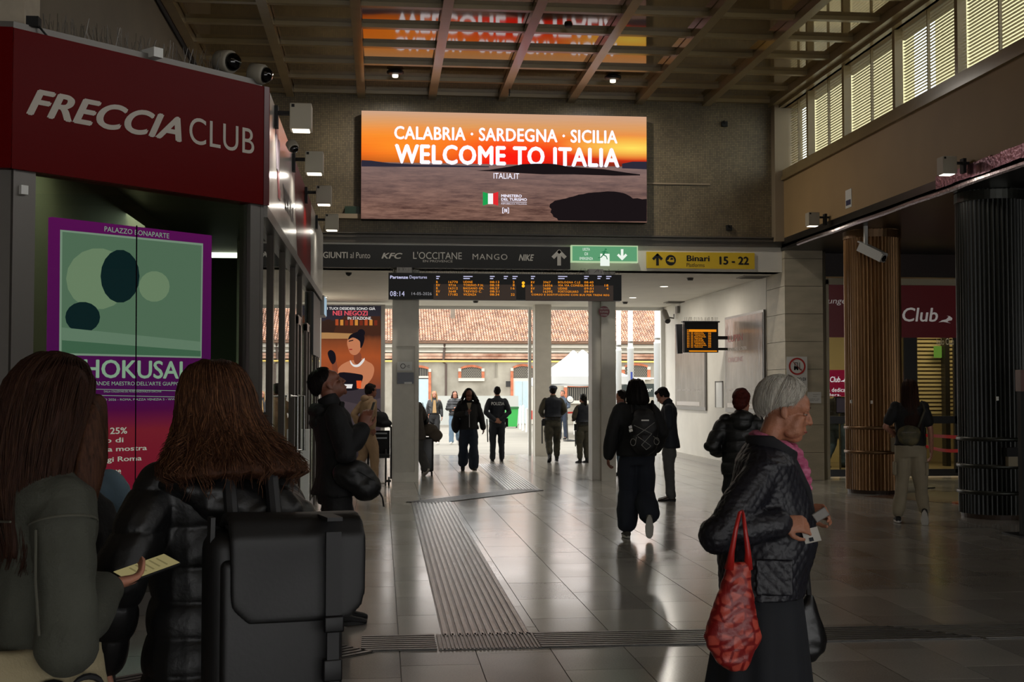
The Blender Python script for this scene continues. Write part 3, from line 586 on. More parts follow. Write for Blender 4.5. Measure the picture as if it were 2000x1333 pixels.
def arched(x0, x1, y0, y1, spring, sill, lattice=True, door=False, jamb=None):
    """window in pixels on the facade; x0..x1 outer, y0 arch top, y1 bottom of the opening"""
    P = lambda x, y, dy=0: V((AY(x, y, YW).x, YW-dy, zc(y))); jw = (x1-x0)*.11
    wn = thing('w', 'x', 'x'); bpy.data.objects.remove(wn)
    n = 9; cxm = (x0+x1)/2
    xi0, xi1 = x0+jw, x1-jw
    arc = lambda xa, xb, ya, yb: [(xa+(xb-xa)*k/n, yb-(yb-ya)*math.sin(math.pi*(.12+.76*k/n))**.9) for k in range(n+1)]
    inner = arc(xi0, xi1, y0+4.5, spring+2); outer = arc(x0+jw*.8, x1-jw*.8, y0, spring-1)
    w = MB().prism([P(x, y) for x, y in inner]+[P(xi1, y1), P(xi0, y1)], (0,-1,0), .01).build('window', M_dwin, bl)
    for k in range(n): MB().prism([P(*inner[k]), P(*inner[k+1]), P(*outer[k+1]), P(*outer[k])], (0,-1,0), .09).build('arch_brick', M_brick, w)
    for xa, xb in ((x0, xi0), (xi1, x1)):
        MB().prism([P(xa, spring+4), P(xb, spring+4), P(xb, jamb or y1), P(xa, jamb or y1)], (0,-1,0), .07).build('brick_jamb', M_brick, w)
        MB().prism([P(xa, spring-2), P(xb, spring-2), P(xb, spring+4), P(xa, spring+4)], (0,-1,0), .10).build('corner_stone', M_bwhite, w)
    if sill: MB().prism([P(x0, y1), P(x1, y1), P(x1, y1+sill), P(x0, y1+sill)], (0,-1,0), .14).build('sill', M_bwhite, w)
    g = MB(); gy1 = y1 if not door else 738; nb = 11
    for k in range(nb):
        xx = xi0+(xi1-xi0)*(k+.5)/nb; dx = (xi1-xi0)/nb*.5 if lattice else 0
        for s in ((-1,1) if lattice else (0,)):
            for q in range(4 if lattice else 1):
                ya = y0+5+(gy1-y0-5)*q/4; yb = y0+5+(gy1-y0-5)*(q+1)/4 if lattice else gy1; fl_ = s if q % 2 else -s
                g.bar(P(xx+dx*fl_*.95, ya if lattice else y0+6, .03), P(xx-dx*fl_*.95, yb, .03), .02, .02)
    tag(g.build('grille', M_grille, w), kind='stuff')
    return w, P, xi0, xi1
arched(895, 946, 713, 739, 722, 6)
w, P, a_, b_ = arched(793, 842, 714, 829, 723, 0, lattice=False, door=True)
MB().prism([P(a_,741),P(b_,741),P(b_,829),P(a_,829)], (0,-1,0), .05).build('pale_shutter', mat('pale_blue_grey_door', '#a8bcc4', .7, var=.05), w)
MB().prism([P(a_,735),P(b_,735),P(b_,739),P(a_,739)], (0,-1,0), .06).build('transom', M_bwhite, w)
w, P, a_, b_ = arched(997, 1046, 711, 829, 721, 0, door=True, jamb=776)
MB().prism([P(a_,739),P(b_,739),P(b_,829),P(a_,829)], (0,-1,0), .05).build('frame_panel', M_bwhite, w)
for q in range(2): MB().prism([P(a_+3+q*15,745),P(a_+17+q*15,745),P(a_+17+q*15,828),P(a_+3+q*15,828)], (0,-1,0), .08).build('door_leaf', MATS['pale_blue_grey_door'], w)
arched(1214, 1270, 709, 737, 718, 5)
w, P, a_, b_ = arched(1101, 1160, 752, 783, 753, 6, lattice=False)
MB().prism([AY(988,745,YW),AY(997,745,YW),AY(997,756,YW),AY(988,756,YW)], (0,-1,0), .02).build('vent_hole', M_dwin, bl)
for x in (966.5, 970): p = AY(x,709,YW); MB().tube([(p.x,YW-.03,zc(709)),(p.x,YW-.03,zc(738))], .02, 6).build('conduit', MATS['lattice_bars'], bl)
# pale fence in front of the building
t = thing('site_fence', 'pale mesh panel fence in front of the old building', 'fence', (2, 58, 0))
M_fen = mat('pale_fence_sheet', '#a8aaa6', .8)
x = AY(842,780,58).x
while x < AY(1000,780,58).x:
    MB().box(x+.03, x+.97, 58, 58.02, .08, 1.4).build('panel', M_fen, t); MB().tube([(x,58,0),(x,58,1.5)], .025, 6).build('post', M_alu, t); x += 1.0
for k, (px, d, h, lb) in enumerate(((1016,54,.95,'leftmost'),(1022,52,1.0,'second from left'),(1029,50,.9,'third from left'))):
    p = AY(px,800,d); sthing('bollard', MB().lathe([(.05,0),(.05,h),(.04,h+.03),(.001,h+.05)], (p.x,p.y,0), 12), M_white, 'slim pale bollard on the forecourt, %s of those behind the green bin' % lb, 'bollard', smooth=False)
p = AY(1037,880,40); t = thing('rope_post', 'thin white post with red ribbon just outside the far pillar', 'post', (p.x,40,0))
MB().tube([(p.x,40,0),(p.x,40,1.05)], .02, 8).build('pole', M_white, t); MB().box(p.x-.07,p.x+.05,39.98,40.0,.72,1.0).build('ribbon', mat('red_ribbon', '#b5372c', .6), t)
p = AY(999,800,56); t = thing('green_bin', 'bright green wheeled bin in front of the pale fence', 'bin', (p.x,56,0))
MB().loft([[(p.x-.28*k,56-.25*k,z),(p.x+.28*k,56-.25*k,z),(p.x+.28*k,56+.25*k,z),(p.x-.28*k,56+.25*k,z)] for k,z in ((.8,.06),(1,.85))]).build('body', mat('bin_green', '#2f9a45', .5), t)
MB().box(p.x-.3,p.x+.3,55.7,56.3,.85,.93).build('lid', mat('bin_dark', '#1f5a30', .5), t)
for s in (-1,1): MB().tube([(p.x+s*.22,56.2,.08),(p.x+s*.27,56.2,.08)], .08, 12).build('wheel', M_blackm, t)
# gazebos
M_can = mat('white_canvas', '#b4b6b6', .9)
def gazebo(cx, cy, hw, zp, ze, label):
    t = thing('gazebo', label, 'gazebo', (cx, cy, 0), group='white gazebos on the forecourt'); rings = []
    for k in range(9):
        u = k/8; r = hw*u; z = ze+(zp-ze)*((1-u)**1.35); n = 6; ring = []
        for (ax, ay, bx_, by_) in ((-1,-1,1,-1),(1,-1,1,1),(1,1,-1,1),(-1,1,-1,-1)):
            for q in range(n): f = q/n; ring.append((cx+(ax+(bx_-ax)*f)*max(r,.03), cy+(ay+(by_-ay)*f)*max(r,.03), z-.05*math.sin(math.pi*f)*u*0))
        rings.append(ring)
    MB().loft(rings, cap=False).build('canopy', M_can, t, True)
    v = MB()
    rings = [[(x, y, ze) for x, y, z in rings[-1]], [(cx+(x-cx)*1.01, cy+(y-cy)*1.01, ze-.28+.02*math.sin(i*1.7)) for i, (x, y, z) in enumerate(rings[-1])]]
    v.loft(rings, cap=False).build('valance', M_can, t, True)
    for a_ in (-1,1):
        for b_ in (-1,1): MB().tube([(cx+a_*(hw-.05),cy+b_*(hw-.05),0),(cx+a_*(hw-.05),cy+b_*(hw-.05),ze)], .025, 6).build('leg', M_alu, t)
p = AY(1138,700,45); gazebo(p.x, 45, 1.5, 1.6+82/F*45, 1.6+30/F*43.5, 'white peaked gazebo beyond the doors, the nearer of the two')
p = AY(1120,700,48.6); gazebo(p.x, 48.6, 1.55, 1.6+81/F*48.6, 1.6+26/F*47, 'white peaked gazebo standing behind the nearer one')
M_pipe = mat('white_enamel_pipe', '#bcbfc0', .45)
for k, (x0, x1, X0_, X1_, ys, yb) in enumerate(((1202.5,1212,1203,1214,684,875),(1226,1236,1225,1238,680,868),(1278,1289,1277,1291.5,669,868))):
    d = 38+k; p = AY((X0_+X1_)/2, 700, d); r1 = (X1_-X0_)/2/F*d; r0_ = (x1-x0)/2/F*d; zs = CAMZ+(765-ys)/F*d
    t = thing('white_pipe', 'tall white pipe outside, '+('leftmost, beside the right pillar','middle one with a small blue label','rightmost and thickest of the three')[k], 'pipe', (p.x, d, 0))
    MB().lathe([(r1,0),(r1,zs-.03),(r1*1.06,zs-.02),(r1*1.06,zs+.02),(r0_,zs+.05),(r0_,6.5)], (p.x,d,0), 20).build('shaft', M_pipe, t, True)
    for zz in (2.95+.15*k,): MB().lathe([(r0_*1.12,zz),(r0_*1.12,zz+.05)], (p.x,d,0), 20).build('collar', M_alu, t)
    if k == 1: MB().box(p.x-.02,p.x+.04,d-r1-.01,d-r1,1.95,2.2).build('label', mat('blue_label', '#2b3f8a', .5), t)
t = thing('dark_banner', 'dark banner with white handwriting on a frame outside, behind the bent man', 'banner', (9, 50, 0)); a = AY(1200,750,50); b = AY(1318,776,50)
MB().box(a.x,b.x,50,50.05,b.z,a.z).build('sheet', mat('dark_teal_sheet', '#26302f', .6), t); tx('your Coffee', (1250,757,1308,768), 50, M_wtext, t, shear=.3)
a2 = AY(1200,738,50); MB().box(a2.x-.2,b.x+.2,49.9,50,a2.z-.05,a2.z).build('rail', M_white, t)
for x in (a.x+.02, (a.x+b.x)/2, b.x-.02): MB().tube([(x,50.08,0),(x,50.08,a2.z)], .03, 8).build('post', M_white, t)
t = thing('mini_bus_stop_rail', 'red tape between low posts behind the paddle mirror', 'barrier tape', (5,52,0)); a = AY(1090,808,47); b = AY(1122,806,47)
MB().bar((a.x,47,a.z),(b.x,47,b.z),.01,.07).build('tape', mat('red_ribbon', '#b5372c', .6), t)
for q in (a,b): MB().tube([(q.x,47.03,0),(q.x,47.03,q.z+.06)],.03,8).build('post', M_white, t)
p = AY(1110,870,41); t = thing('paddle_mirror', 'oval security mirror on a thin black pole beside the soldier', 'mirror', (p.x,41,0)); zz = AY(1108,781,41).z; x0 = AY(1106,781,41).x; x1 = AY(1113,781,41).x
MB().tube([(x0+.05,41,0),(x0,41,zz-.1)], .018, 8).build('pole', M_blackm, t); MB().lathe([(.22,0),(.22,.02),(.02,.05)], (x1,41,0), 6).build('foot', M_blackm, t)
MB().lathe([(.12,-.01),(.13,.0),(.13,.02),(.10,.03)], (x1,41,zz), 24, V((.25,-.9,.42))).build('rim', M_blackm, t); MB().lathe([(.11,.031),(.001,.036)], (x1,41,zz), 24, V((.25,-.9,.42))).build('glass', M_steel, t)
# advertising column with the lady: flat print on a free-standing light box at the end of the passage
YA = 31.0; a = AY(628,597,YA); b = AY(743,900,YA)
t = thing('advertising_panel', 'tall lit advert of a lady in black dress with pearls', 'advert', ((a.x+b.x)/2, YA, 0))
MB().box(a.x-.04,b.x+.1,YA+.005,YA+.25,0,a.z+.03).build('case', mat('case_grey', '#8f8d8a', .4), t)
def grad_em(name, stops, s=1, nvar=0, ns=6):
    m = bpy.data.materials.new(name); m.use_nodes = True; N = m.node_tree.nodes; L = m.node_tree.links; N.clear()
    tc = N.new('ShaderNodeTexCoord'); sp = N.new('ShaderNodeSeparateXYZ'); L.new(tc.outputs['Generated'], sp.inputs[0]); r = N.new('ShaderNodeValToRGB')
    n = N.new('ShaderNodeTexNoise'); n.inputs['Scale'].default_value = ns; n.inputs['Detail'].default_value = 4; L.new(tc.outputs['Generated'], n.inputs[0])
    ad = N.new('ShaderNodeMath'); ad.operation = 'MULTIPLY_ADD'; ad.inputs[1].default_value = nvar; L.new(n.outputs[0], ad.inputs[0]); L.new(sp.outputs[2], ad.inputs[2]); L.new(ad.outputs[0], r.inputs[0])
    cr = r.color_ramp; cr.elements[0].position = stops[0][0]; cr.elements[0].color = lin(stops[0][1]); cr.elements[1].position = stops[-1][0]; cr.elements[1].color = lin(stops[-1][1])
    for p_, c_ in stops[1:-1]: e_ = cr.elements.new(p_); e_.color = lin(c_)
    e_ = N.new('ShaderNodeEmission'); L.new(r.outputs[0], e_.inputs[0]); e_.inputs[1].default_value = s; o = N.new('ShaderNodeOutputMaterial'); L.new(e_.outputs[0], o.inputs[0]); return m
MB().quad((a.x,YA,0),(b.x,YA,0),(b.x,YA,a.z),(a.x,YA,a.z)).build('print', grad_em('advert_print', ((0,'#2c2426'),(.42,'#51464a'),(.52,'#8d4a30'),(.70,'#b5592f'),(.80,'#8a4a2c'),(.84,'#3a2620'),(.93,'#3d2a22'),(.94,'#35313a'),(1,'#302d33')), .75, .06), t, fix=False)
SK = emis('print_skin', '#c9805a', .85); SKd = emis('print_skin_shade', '#8c4a32', .8); DR = emis('print_black', '#17141a', 1); PW = emis('print_white', '#e8e4e0', .9)
def ap(pts, m, push, name='picture_shape'):
    if name.split('_')[0] in ('figure','face','hair','dress','necklace','glove') or m is SKd: pts = smooth(pts)
    MB().prism([AY(x,y,YA)-V((0,push,0)) for x, y in pts], (0,-1,0), .001).build(name, m, t)
ap([(743,618),(672,618),(655,640),(650,655),(743,655)], emis('print_shelf', '#4a2c20', .8), .001)
for k in range(9): ap([(655+k*9.5,624+(k%3)),(661+k*9.5,624+(k%3)),(661+k*9.5,636),(655+k*9.5,636)], emis('print_bottle%d' % (k % 3), ('#b5502c','#d89040','#7a3020')[k % 3], .8), .002, 'bottle_picture')
ap([(628,650),(640,650),(690,652),(690,662),(628,662)], emis('print_cream', '#b98a58', .8), .0015)
ap([(655,760),(657,730),(664,716),(676,708),(688,704),(699,706),(707,700),(717,706),(727,712),(731,722),(727,738),(716,752),(706,762),(690,763)], SK, .003, 'figure_picture')
ap([(692,708),(692,690),(704,690),(706,706),(699,712)], SKd, .0035)
ap([(679,664),(684,658),(694,656),(703,660),(706,670),(704,684),(698,692),(691,694),(684,690),(680,680),(678,672)], SK, .004, 'face_picture')
ap([(680,664),(684,655),(694,650),(702,648),(709,652),(712,662),(708,676),(704,680),(703,668),(696,662),(688,660)], DR, .005, 'hair_picture'); ap([(699,650),(702,644),(709,644),(713,650),(710,656)], DR, .0052, 'hair_picture')
ap([(659,742),(664,728),(700,731),(709,736),(704,752),(696,762),(664,762)], DR, .005, 'dress_picture')
ap([(684,704),(690,712),(699,712),(708,703),(712,700),(711,706),(702,716),(692,717),(685,711)], PW, .006, 'necklace_picture')
ap([(640,690),(646,684),(654,690),(656,704),(650,712),(644,704)], DR, .004, 'glove_picture'); ap([(648,708),(656,704),(660,728),(652,732)], SKd, .0038)
ap([(681,666),(690,664),(690,666),(681,668)], DR, .006); ap([(682,682),(688,682),(688,684),(682,684)], emis('print_lip','#a02a2a',.8), .006)
ap([(671,751),(689,751),(687,759),(674,759)], PW, .007, 'cup_picture'); ap([(696,744),(706,744),(705,759),(697,759)], emis('print_juice', '#e8592a', .9), .007, 'juice_picture')
ap([(628,760),(743,760),(743,778),(700,790),(628,775)], emis('print_table', '#3d353a', .8), .0045, 'table_picture')
for s, bxx, m_, kw in (('I TUOI DESIDERI SONO GIÀ',(639,599,733,606),PW,dict(off=.02)),('NEI NEGOZI',(650,607,718,617),emis('print_red','#e05560',.95),dict(off=.03)),('IN STAZIONE.',(679,619,726,625),PW,dict(off=.02))):
    tx(s, bxx, YA, m_, t, push=.004, **kw)
nb_ = thing('cream_building', 'pale cream building outside the high blinds', 'building', (16.5, 18, 0))
M_nb = mat('cream_render', '#bdb28c', .9, var=.06)
for y0, y1 in ((16,21),(24,30),(33.5,41),(45,54)): MB().box(18.5, 19.5, y0, y1, 0, 16).build('wall', M_nb, nb_)  # blocks added to cover bright sky behind the slats, gaps left open
# ================================================================ THE KIOSK
KX, KY, KZ0, KZ1 = -.95, 10.2, 3.065, 4.0
KP = V((KX, KY, 0)); KR = V((.70711,.70711,0)); KN = V((.70711,-.70711,0)); S1 = 2.11; KE = KP-KR*S1
M_red = mat('glossy_red_fascia', '#5a0506', .33, spec=.05)
M_fwhite = mat('glossy_white_fascia', '#b5b1ab', .22)
M_kal = mat('kiosk_grey_metal', '#6b6762', .4, .5)
t = kiosk = thing('ticket_kiosk', 'glazed lounge kiosk with red fascia and big white lettering', 'kiosk', (-1.9, 12, 0))
def kpt(s, z, out=0): return KP-KR*s+KN*out+V((0,0,z))
def kbox(s0, s1, z0, z1, o0, o1): return MB().prism([kpt(s0,z0,o0),kpt(s1,z0,o0),kpt(s1,z0,o1),kpt(s0,z0,o1)], (0,0,1), z1-z0)
kbox(-.03, S1+.03, KZ0, KZ1, -.1, .06).build('fascia', M_red, t); kbox(-.02, .03, KZ0-.002, KZ1+.002, -.1, .065).build('fascia_end', mat('dark_seam', '#4f0c0e', .3), t)
MB().box(-5.2, KE.x+.02, KE.y-.08, KE.y+.06, KZ0, KZ1).build('fascia', M_red, t)
kbox(0, S1, KZ1, KZ1+.06, -.16, -.0).build('cap', M_kal, t); MB().box(-5.2, KE.x, KE.y, KE.y+.16, KZ1, KZ1+.06).build('cap', M_kal, t)
f = MB().box(KX-.1, KX+.05, KY, 13.3, KZ0, KZ1).build('side_fascia', M_fwhite, t)
n = 14; arc = [(13.3+.5*(1-math.cos(k/n*math.pi/2)), KZ1-(KZ1-KZ0)*k/n) for k in range(n+1)]
MB().prism([(KX-.1,y,z) for y, z in arc]+[(KX-.1,16.4,KZ0),(KX-.1,16.4,KZ1)], (1,0,0), .15).build('red_panel', M_red, t)
MB().prism([(KX-.1,y,z) for y, z in arc]+[(KX-.1,13.3,KZ0)], (1,0,0), .149).build('side_fascia', M_fwhite, t)
MB().box(KX-.1, KX+.05, 16.4, 19.75, KZ0, KZ1).build('side_fascia', M_fwhite, t)
MB().prism([(-5.2,KE.y+.1,KZ1-.1),(KE.x,KE.y+.1,KZ1-.1),(KX-.1,KY+.05,KZ1-.1),(KX-.1,21.5,KZ1-.1),(-5.2,21.5,KZ1-.1)],(0,0,1),.06).build('roof', M_kal, t)
tt = lambda s, xl, xr, yl, yr, m, **k: text(s, V((AP(xl,yl,kpt(0,0,.06),KN).x, AP(xl,yl,kpt(0,0,.06),KN).y, AP(yl[0],yl[1],kpt(0,0,.06),KN).z)) if False else None, None, m, t, **k)
def ktext(s, xl, xr, top, bot, m, out=.06, **k):
    """top and bot are pixels (x, y) on the cap line and the base line"""
    O = kpt(0,0,out); L_ = AP(xl, 400, O, KN); R_ = AP(xr, 400, O, KN); zt = AP(*top, O, KN).z; zb = AP(*bot, O, KN).z
    return text(s, V((L_.x,L_.y,zt)), V((R_.x,R_.y,zb)), m, t, right=KR, **k)
M_klet = mat('cream_fascia_lettering', '#b9b0a4', .5)
ktext('FRECCIA', 48, 353, (90,177), (50,224), M_klet, off=.035, shear=.38, res=6, sp=1.02); ktext('CLUB', 368, 495, (388,231), (388,283), M_klet, res=6, sp=1.05)
def side_text(s, y0, y1, z0, z1, m, **k): return text(s, V((KX+.05,y0,z1)), V((KX+.05,y1,z0)), m, t, right=(0,1,0), **k)
side_text('TRENITALIA', 11.75, 13.15, 3.30, 3.50, mat('dark_grey_letter', '#3a3537', .5), off=.02)
MB().prism([(KX+.052,y,z) for y, z in ((10.85,3.9),(11.1,3.9),(11.35,3.38),(11.45,3.38),(11.4,3.28),(11.2,3.28))], (1,0,0), .003).build('emblem', mat('emblem_red','#b04a52',.4), t)
MB().prism([(KX+.052,y,z) for y, z in ((10.9,3.78),(11.02,3.78),(11.08,3.58),(11.15,3.78),(11.3,3.78),(11.2,3.5),(11.0,3.5))], (1,0,0), .006).build('emblem', mat('emblem_pale','#d0c4d4',.4), t)
# glazing of the chamfered front
M_kgl = glass('kiosk_glass', '#d6dfd2', 1.5)
for s0, s1 in ((0,.13),(S1-.16,S1)): kbox(s0, s1, 0, KZ0, -.1, .03).build('post', M_kal, t)
kbox(.13, S1-.16, .22, KZ0, -.02, -.01).build('glass_pane', M_kgl, t)
kbox(0, S1, 0, .16, -.1, .02).build('plinth', M_kal, t); kbox(.1, S1-.1, .16, .22, -.06, .02).build('bottom_rail', M_steel, t)
MB().box(-5.2, KE.x, KE.y, KE.y+.1, 0, KZ0).build('left_front', M_kal, t); MB().box(-2.75, -2.55, KE.y-.04, KE.y, 0, KZ0).build('post', M_kal, t)
sb = kbox(S1-.09, S1-.04, KZ0-.16, KZ0-.1, .03, .06).build('sensor', M_white, t)
# glazing of the long side
posts = [KY+.0, 11.43, 12.8, 14.3, 15.48, 17.74, 19.75]
for y in posts: MB().box(KX-.09, KX, y-.045, y+.045, 0, KZ0).build('post', M_bronze, t)
MB().box(KX-.06, KX+.05, KY, 19.6, KZ0-.09, KZ0).build('head_rail', M_alu, t)
for k in range(6):
    y0, y1 = posts[k]+.045, posts[k+1]-.045; gz = MB().box(KX-.04, KX-.03, y0, y1, .12, KZ0-.09).build('glass_pane', M_kgl, t)
    MB().box(KX-.07, KX, y0, y1, 0, .12).build('bottom_rail', M_bronze, t)
for k, y in enumerate((14.5, 16.2, 18.4)):
    dr = MB().box(KX-.02, KX+.02, y-.05, y+.05, 0, 2.44).box(KX-.02, KX+.02, y+.5, y+.6, 0, 2.44).build('door_stile', M_bronze, t); dr = tag(dr, kind=None)
    MB().box(KX-.02, KX+.02, y-.05, y+.6, 2.36, 2.46).build('door_head', M_bronze, t)
for y in (13.2, 14.35): MB().tube([(KX+.03,y,.95),(KX+.10,y,.95),(KX+.10,y,1.55),(KX+.03,y,1.55)], .015, 8).build('pull_handle', M_steel, t)
MB().box(KX+.0, KX+.10, 15.35, 15.5, .0, 1.15).build('gate_box', M_white, t)
MB().box(KX-.0, KX+.03, 17.5, 19.4, 2.1, 2.95).build('dark_transom', M_black, t)
# inside
M_kin = mat('kiosk_inner_wall', '#6f7a68', .8)
MB().box(-5, -4.9, 8.6, 21.5, 0, 3.8).box(-5, KX-.4, 21.4, 21.5, 0, 3.8).build('inner_wall', M_kin, t)
MB().box(-3.9, -3.8, 8.7, 15, 0, 3.8).build('partition', mat('kiosk_partition', '#59664f', .8), t)
area('kiosk_lamp', (-2.4,16,3.7), 1.2, 25, (.9,1,.85)); area('kiosk_lamp', (-2.3,11.5,3.7), .8, 16, (.85,1,.8))
sp_ = MB()
for k in range(130):
    s = .25+1.6*k/130; b_ = kpt(s, KZ1+.06, -.08); sp_.tube([b_, b_+KN*random.uniform(-.06,.06)+KR*random.uniform(-.03,.03)+V((0,0,random.uniform(.08,.16)))], .002, 3)
tag(sp_.build('bird_spikes', M_alu, t), kind='stuff')
kbox(.98, 1.06, KZ1+.03, KZ1+.10, -.1, .07).build('junction_box', M_white, t)
# poster inside the front glass
PO = kpt(0,0,-.16)
def kp(x, y, push=0): return AP(x, y, PO, KN)+KN*push
pst = thing('exhibition_poster', 'tall lit purple and red exhibition poster behind the kiosk glass', 'poster', tuple(kp(250,1100)))
a = kp(102,430); b = kp(414,430); zt = kp(102,424).z; zb = kp(240,1108).z
MB().prism([V((a.x,a.y,zb)),V((b.x,b.y,zb)),V((b.x,b.y,zt)),V((a.x,a.y,zt))], -KN, .05).build('print', grad_em('poster_print', ((0,'#9fb3b5'),(.105,'#9fb3b5'),(.112,'#8f1238'),(.2,'#a51a40'),(.40,'#b03048'),(.46,'#7a1a66'),(.50,'#6b1c74'),(1,'#8a1f86')), .7, .004), pst, fix=False)
def kpoly(pts, m, push, name='picture_shape'): MB().prism([kp(x,y,push) for x, y in pts], KN, .001).build(name, m, pst)
E = lambda n_, c_, s=.6: emis('poster_'+n_, c_, s)
kpoly([(117,449),(396,476),(393,700),(115,694)], E('rim','#c8dcd4'), .003); kpoly([(121,453),(393,480),(390,697),(119,690)], E('sage','#8fae9c'), .005, 'picture_ground')
# plain abstract blocks of the same colours
circ = lambda cx, cy, rx, ry, n_=18: [(cx+rx*math.cos(2*math.pi*k/n_), cy+ry*math.sin(2*math.pi*k/n_)) for k in range(n_)]
kpoly(circ(190,545,62,60), E('mint','#b9cfb5'), .007); kpoly(circ(233,540,38,52), E('teal','#1f3a44'), .009); kpoly(circ(160,620,34,30), E('teal','#1f3a44'), .009)
kpoly([(119,640),(390,668),(390,697),(119,690)], E('pale','#a9c4b6'), .010); kpoly([(119,665),(390,686),(390,697),(119,690)], E('green','#6f9a84'), .012)
kpoly(circ(300,560,30,30), E('mint','#b9cfb5'), .008)
M_pl = E('letter', '#c4e0d2', .75); M_pw = E('white','#f0e6ea',.75)
def ptext(s, xl, xr, top, bot, m, **k):
    L_ = kp(xl,700); R_ = kp(xr,700); return text(s, V((L_.x,L_.y,kp(*top).z)), V((R_.x,R_.y,kp(*bot).z)), m, pst, right=KR, **k)
ptext('PALAZZO BONAPARTE', 200, 327, (200,442), (200,452), M_pl, push=.006)
ptext('HOKUSAI', 163, 356, (170,702), (170,739), M_pl, push=.006, off=.02); ptext("GRANDE MAESTRO DELL'ARTE GIAPPONESE", 171, 372, (171,745), (171,753), M_pl, push=.006)
ptext('DALLA COLLEZIONE DEL MUSEO NAZIONALE DI CRACOVIA', 203, 315, (203,763), (203,767), M_pl, push=.006, res=2); ptext('GIUGNO 2026 - ROMA, PIAZZA VENEZIA 5 - WWW', 178, 350, (190,779), (190,784), M_pl, push=.006, res=2)
for y in (760,772): kpoly([(178,y),(380,y+4),(380,y+5),(178,y+1)], M_pl, .006, 'rule')
for s, xl, xr, yt, yb in (('% del 25%',165,249,837,850),('biglietto di',140,242,858,871),('ingresso alla mostra',110,288,877,890),('raggiungi Roma',150,278,896,909),('con le Frecce',155,238,918,931),('trenitalia.com',170,242,946,957),('FRECCIAROSSA',205,330,989,1000),('IN PIENO UFFICIO',190,300,1013,1021)):
    ptext(s, xl, xr, (xl,yt), (xl,yb), M_pw, push=.006, off=.015)
ptext('receitpuntoit', 150, 300, (200,1087), (200,1103), E('dark','#4a5a60'), push=.006)
kpoly([(175,1072),(330,1060),(330,1064),(175,1076)], E('dark2','#3c4a55'), .006, 'rule')
kpoly([(263.5,441),(266,441),(262,1104),(260,1104)], E('seam','#1a0d1c',.4), .014, 'seam')
# floodlights on arms
def flood(x, y, z, side, label, group):
    t = thing('floodlight', label, 'floodlight', (x, y, z), group=group)
    h = MB().box(x-.09, x+.09, y-.09, y+.09, z, z+.215).build('housing', M_lampw, t); bevel(h, .006)
    MB().box(x-.07, x+.07, y-.07, y+.07, z-.006, z+.001).build('lens', emis('flood_lens', '#fff4e2', 3.0), t)
    MB().box(x-.075, x-.05, y-.095, y-.09, z+.18, z+.205).build('badge', M_black, t)
    xe_ = x-side*.09; MB().box(min(xe_, xe_-side*.14), max(xe_, xe_-side*.21), y-.02, y+.02, z+.13, z+.16).box(min(xe_-side*.1,xe_-side*.14), max(xe_-side*.1,xe_-side*.14), y-.05, y+.05, z+.02, z+.2).build('arm', M_blackm, t)
    area('floodlight_lamp', (x, y, z-.02), .14, 4, (1,.93,.8))
M_lampw = mat('cream_lamp_housing', '#a39b8a', .5)
for k, y in enumerate((10.8,12.95,15.1,17.5)): flood(-.68, y, 3.79, 1, 'square white floodlight over the kiosk side, %s one from the red corner' % ('first','second','third','fourth')[k], 'floodlights along the kiosk side')
for y, w in ((20.0,'farther one, near the mosaic wall'),(15.05,'nearer one, above the pink foil')): flood(6.92, y, 4.27, -1, 'square floodlight on the right beam, '+w, 'floodlights on the right beam')
def dome(c, r, d, label, m=None):
    t = thing('dome_camera', label, 'camera', tuple(c)); d = V(d).normalized(); c = V(c)
    MB().lathe([(r*.6,-r*1.2),(r*.95,-r),(r,-.2*r),(r,.35*r),(r*.9,.5*r)], c, 20, d).build('housing', M_white if m is None else m, t, True)
    MB().lathe([(r*.82,.4*r),(r*.75,.85*r),(r*.5,1.15*r),(.001,1.3*r)], c, 20, d).build('dome', mat('black_dome', '#050506', .06), t, True)
    MB().tube([c-d*r, c-d*r+V((0,0,-r*.9))], r*.35, 10).build('bracket', M_white, t); return t
M_wd = mat('camera_white', '#8d8678', .5)
dome(kpt(.30,KZ1+.16,-.05), .09, (.75,-.6,-.15), 'white dome camera on top of the red fascia, the left one', M_wd)
dome(kpt(.02,KZ1+.11,.0), .08, (.85,-.3,-.2), 'white dome camera at the corner of the red fascia', M_wd)
c = AX(572,287,KX+.16); dome(c, .05, (.4,-.5,-.7), 'small dome camera under the first side floodlight', M_wd)
t = thing('cable_box', 'small dark cable box near the pale block above the fascia', 'box', tuple(AP(68,42,kpt(0,0,0),KN))); c = t.location
MB().box(c.x-.05,c.x+.03,c.y-.03,c.y+.05,c.z-.04,c.z+.03).build('case', M_blackm, t); MB().tube([c, c+V((.05,0,-.06)), c+V((.1,.05,-.12))], .008, 6).build('cable', M_blackm, t)
# lit projecting sign and grey screen edge at the far end of the kiosk
a = AY(613,577,19.8); b = AY(633,616,19.8); t = thing('projecting_sign', 'small pale blue lit sign projecting from the far end of the kiosk', 'sign', ((a.x+b.x)/2,19.8,b.z))
MB().box(a.x-.1,b.x,19.8,20.5,b.z,a.z).build('case', M_alu, t); MB().box(b.x,b.x+.01,19.82,20.48,b.z+.02,a.z-.02).build('face', emis('ice_blue', '#a9c4d4', .8), t)
struct('wall_return', MB().box(-2.2, -1.2, 19.8, YB+.1, 2.6, 4.0).box(-2.2,-1.3,19.8,YB-.95,0,2.6), M_plaster)
